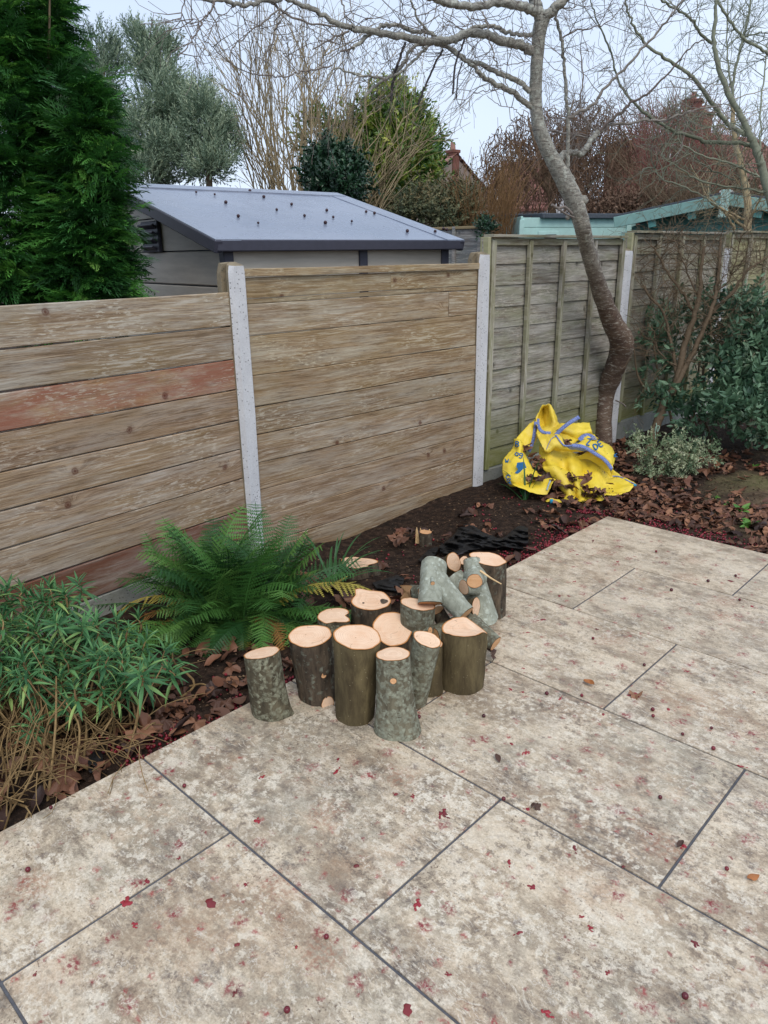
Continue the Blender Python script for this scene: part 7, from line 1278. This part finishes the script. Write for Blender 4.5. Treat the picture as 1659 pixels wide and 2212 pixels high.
    patch([[(530, 1150), (580, 1120), (620, 1140), (700, 1150)], [(540, 1165), (590, 1165), (640, 1175), (740, 1180)]], [4.79, 4.76], 10, amp=.005)
    allp = np.concatenate(surf); dd = allp - CAM_C; zz_ = dd @ CAM_F; pxs = np.stack([PW / 2 + FPX * (dd @ CAM_R) / zz_, PH / 2 - FPX * (dd @ CAM_U) / zz_], -1)
    def on(x, y, lift=.006):
        p = np.array(BZ(x, y)); d2 = ((pxs - p) ** 2).sum(1); ix = np.argsort(d2)[:14]; near = ix[d2[ix] < max(12, d2[ix[0]] * 2.5)]; D = np.percentile(zz_[near], 10); return atd(*p, D - lift)
    def ribbon(px, w, name, mat, lift=.008, lay=True, Ds=None, k=5):
        q2 = smooth_path(np.array(px, float), k); P = np.array([on(*p, lift) for p in q2]) if Ds is None else np.array([atd(*BZ(*p), d) for p, d in zip(q2, np.interp(np.linspace(0, 1, len(q2)), np.linspace(0, 1, len(Ds)), Ds))])
        if len(P) > 4: P[1:-1] = (P[:-2] + P[1:-1] * 2 + P[2:]) / 4
        T = np.gradient(P, axis=0); T /= np.linalg.norm(T, axis=1)[:, None] + 1e-9; S = np.cross(T, -CAM_F + Z3 * .3); S /= np.linalg.norm(S, axis=1)[:, None] + 1e-9; g = Geo(); V = np.stack([P - S * w / 2, P + S * w / 2], 1).reshape(-1, 3); g.add(V, rgrid(len(P), 2)); o = mk(g, name, mat); md = o.modifiers.new('thickness', 'SOLIDIFY'); md.thickness = .0016; return o
    ribbon([(455, 340), (458, 400), (485, 458), (530, 478), (580, 482)], .022, 'strap', blu); ribbon([(436, 370), (424, 450), (412, 540), (392, 610), (368, 665)], .022, 'strap', blu)
    ribbon([(622, 510), (690, 440), (770, 378), (862, 322)], .026, 'strap', blu, Ds=[5.02, 5.0, 4.99, 5.0]); ribbon([(630, 500), (680, 570), (722, 606), (800, 602)], .010, 'strap', blu); ribbon([(790, 604), (880, 610), (950, 640), (1030, 690), (1100, 735), (1150, 790), (1185, 842)], .025, 'strap', blu); ribbon([(866, 552), (900, 520), (940, 506), (990, 520), (1012, 545)], .034, 'strap', blu)
    ribbon([(580, 945), (560, 990), (545, 1040)], .010, 'seam', mat_simple('seam_thread', lin(150, 170, 176), .7, .2)); ribbon([(1190, 905), (1260, 910), (1340, 950), (1420, 988)], .008, 'seam', blu); ribbon([(585, 1130), (592, 1150), (590, 1172)], .02, 'strap', mat_simple('cyan_thread', lin(40, 140, 176), .7, .2)); ribbon([(1396, 990), (1410, 992), (1422, 990)], .016, 'strap', mat_simple('cyan_knot', lin(60, 140, 170), .7, .2))
    ribbon([(540, 640), (560, 590), (590, 535), (640, 505)], .004, 'seam', blu); 
    # printed lettering: strokes lying on the cloth
    GL = {'B': [[(0, 0), (0, 1)], [(0, 1), (.5, .95), (.55, .7), (0, .52)], [(0, .52), (.6, .45), (.62, .1), (0, 0)]], 'a': [[(.6, .6), (.1, .6), (0, .2), (.4, .05), (.6, .25)], [(.6, .65), (.6, 0)]], 'g': [[(.6, .6), (.1, .6), (0, .3), (.4, .2), (.6, .4)], [(.6, .6), (.6, -.2), (.1, -.25)]], 'W': [[(0, 1), (.2, 0), (.4, .7), (.6, 0), (.8, 1)]], 'C': [[(.6, .85), (.2, 1), (0, .5), (.2, 0), (.6, .15)]], 'O': [[(.3, 1), (0, .5), (.3, 0), (.6, .5), (.3, 1)]], 'M': [[(0, 0), (.05, 1), (.35, .4), (.65, 1), (.7, 0)]], '.': [[(0, 0), (.12, 0)]], 'D': [[(0, 0), (0, 1), (.5, .8), (.55, .3), (0, 0)]], 'E': [[(.5, 1), (0, 1), (0, 0), (.5, 0)], [(0, .5), (.4, .5)]], 'Z': [[(0, 1), (.6, 1), (0, 0), (.6, 0)]]}
    def glyph(ch, x, y, h, ang, w):
        c, s = math.cos(ang), math.sin(ang)
        for st in GL[ch]: ribbon([(x + h * (a * c + b * s), y + h * (a * s - b * c)) for a, b in st], w, 'lettering', ink, .007, k=3)
    glyph('B', 232, 612, 52, .15, .0065); glyph('a', 228, 700, 50, .25, .0065); glyph('g', 268, 706, 52, .35, .0065); glyph('W', 132, 772, 40, .1, .006); glyph('.', 180, 758, 40, .3, .006); glyph('C', 136, 905, 44, 1.1, .006); glyph('O', 144, 938, 42, 1.1, .006); glyph('M', 152, 975, 42, 1.1, .006)
    glyph('Z', 930, 592, 58, .25, .009); glyph('D', 1026, 650, 62, -.55, .009); glyph('E', 1070, 618, 60, -.55, .009); glyph('W', 1196, 690, 36, 1.4, .006)
    lg = [(252, 772), (322, 764), (346, 832), (302, 906), (270, 900), (284, 866), (264, 886), (228, 872), (262, 838), (242, 812)]; cxy = np.mean(lg, 0); g = Geo(); Dl = depth(on(*cxy)) - .006; sl = (depth(on(*lg[1])) + depth(on(*lg[2])) - depth(on(*lg[7])) - depth(on(*lg[9]))) / 2 / 90; V = [atd(*BZ(*cxy), Dl)] + [atd(*BZ(*(cxy + (np.array(p) - cxy) * f)), Dl + sl * (p[0] - cxy[0]) * f) for f in (.5, 1.0) for p in lg]; n = len(lg); g.add(np.array(V), [(0, 1 + i, 1 + (i + 1) % n) for i in range(n)]); g.L.append((rgrid(2, n, True)[:, ::-1] + 1).ravel()); g.C.append(np.full(n, 4)); g.M.append(np.zeros(n, int)); mk(g, 'logo', ink)
    # dead leaves caught in the folds
    q = np.random.RandomState(5)
    for bx, by, bw, bh, D, n in ((640, 900, 110, 60, 4.93, 15), (620, 1010, 40, 60, 4.85, 8), (440, 750, 60, 70, 5.0, 9), (930, 930, 40, 60, 4.88, 5), (960, 1050, 60, 50, 4.82, 9), (1040, 1080, 20, 60, 4.8, 6), (330, 640, 20, 70, 5.06, 4), (790, 930, 50, 30, 4.88, 5), (780, 1010, 60, 20, 4.83, 6), (1180, 990, 20, 10, 4.9, 1), (420, 930, 60, 12, 4.84, 6), (740, 580, 40, 16, 5.0, 4)):
        for k in range(n):
            p = atd(*BZ(bx + q.uniform(-bw, bw), by + q.uniform(-bh, bh)), D - q.uniform(.0, .03)); o = link('fallen_leaf', ms2[q.randint(10)][0], None, p); o.rotation_euler = (q.uniform(-.6, .9), q.uniform(-.6, .6), q.uniform(0, 6.28)); o.scale = (q.uniform(.045, .095),) * 3; tag(o, 'wet brown leaf caught in the folds of the yellow bag', 'leaf', 'leaves caught in the bag')
build_bag()
# small sticks and pale chips scattered on the bed, labelled things
for k, (p0, p1, z, w, lab) in enumerate((((455, 1578), (540, 1585), .0, .0035, 'curved pale stick lying on the soil left of the lone log'),)):
    pass
for (x0, y0, x1, y1, x2, y2, lab) in ((395, 1675, 425, 1628, 452, 1598, 'forked tan twig on the leaf litter by the paving edge'), (645, 1496, 672, 1482, 710, 1497, 'thin curved tan stalk on the soil below the fern'), (900, 1336, 940, 1318, 985, 1292, 'thin dark twig on the soil behind the spotted log'), (1000, 1195, 960, 1205, 930, 1207, 'dark root reaching from the small stump')):
    if x0 == 645: x0, y0, x1, y1, x2, y2 = 410, 1482, 440, 1478, 470, 1497
    g = Geo(); P = smooth_path([atz(x0, y0, -.035), atz(x1, y1, -.02), atz(x2, y2, -.035)], 5); tube(g, P, np.linspace(.004, .002, len(P)), 6, .6); tag(g.obj('twig', M['tanstem'] if 'tan' in lab else M['deadtwig']), lab, 'twig')
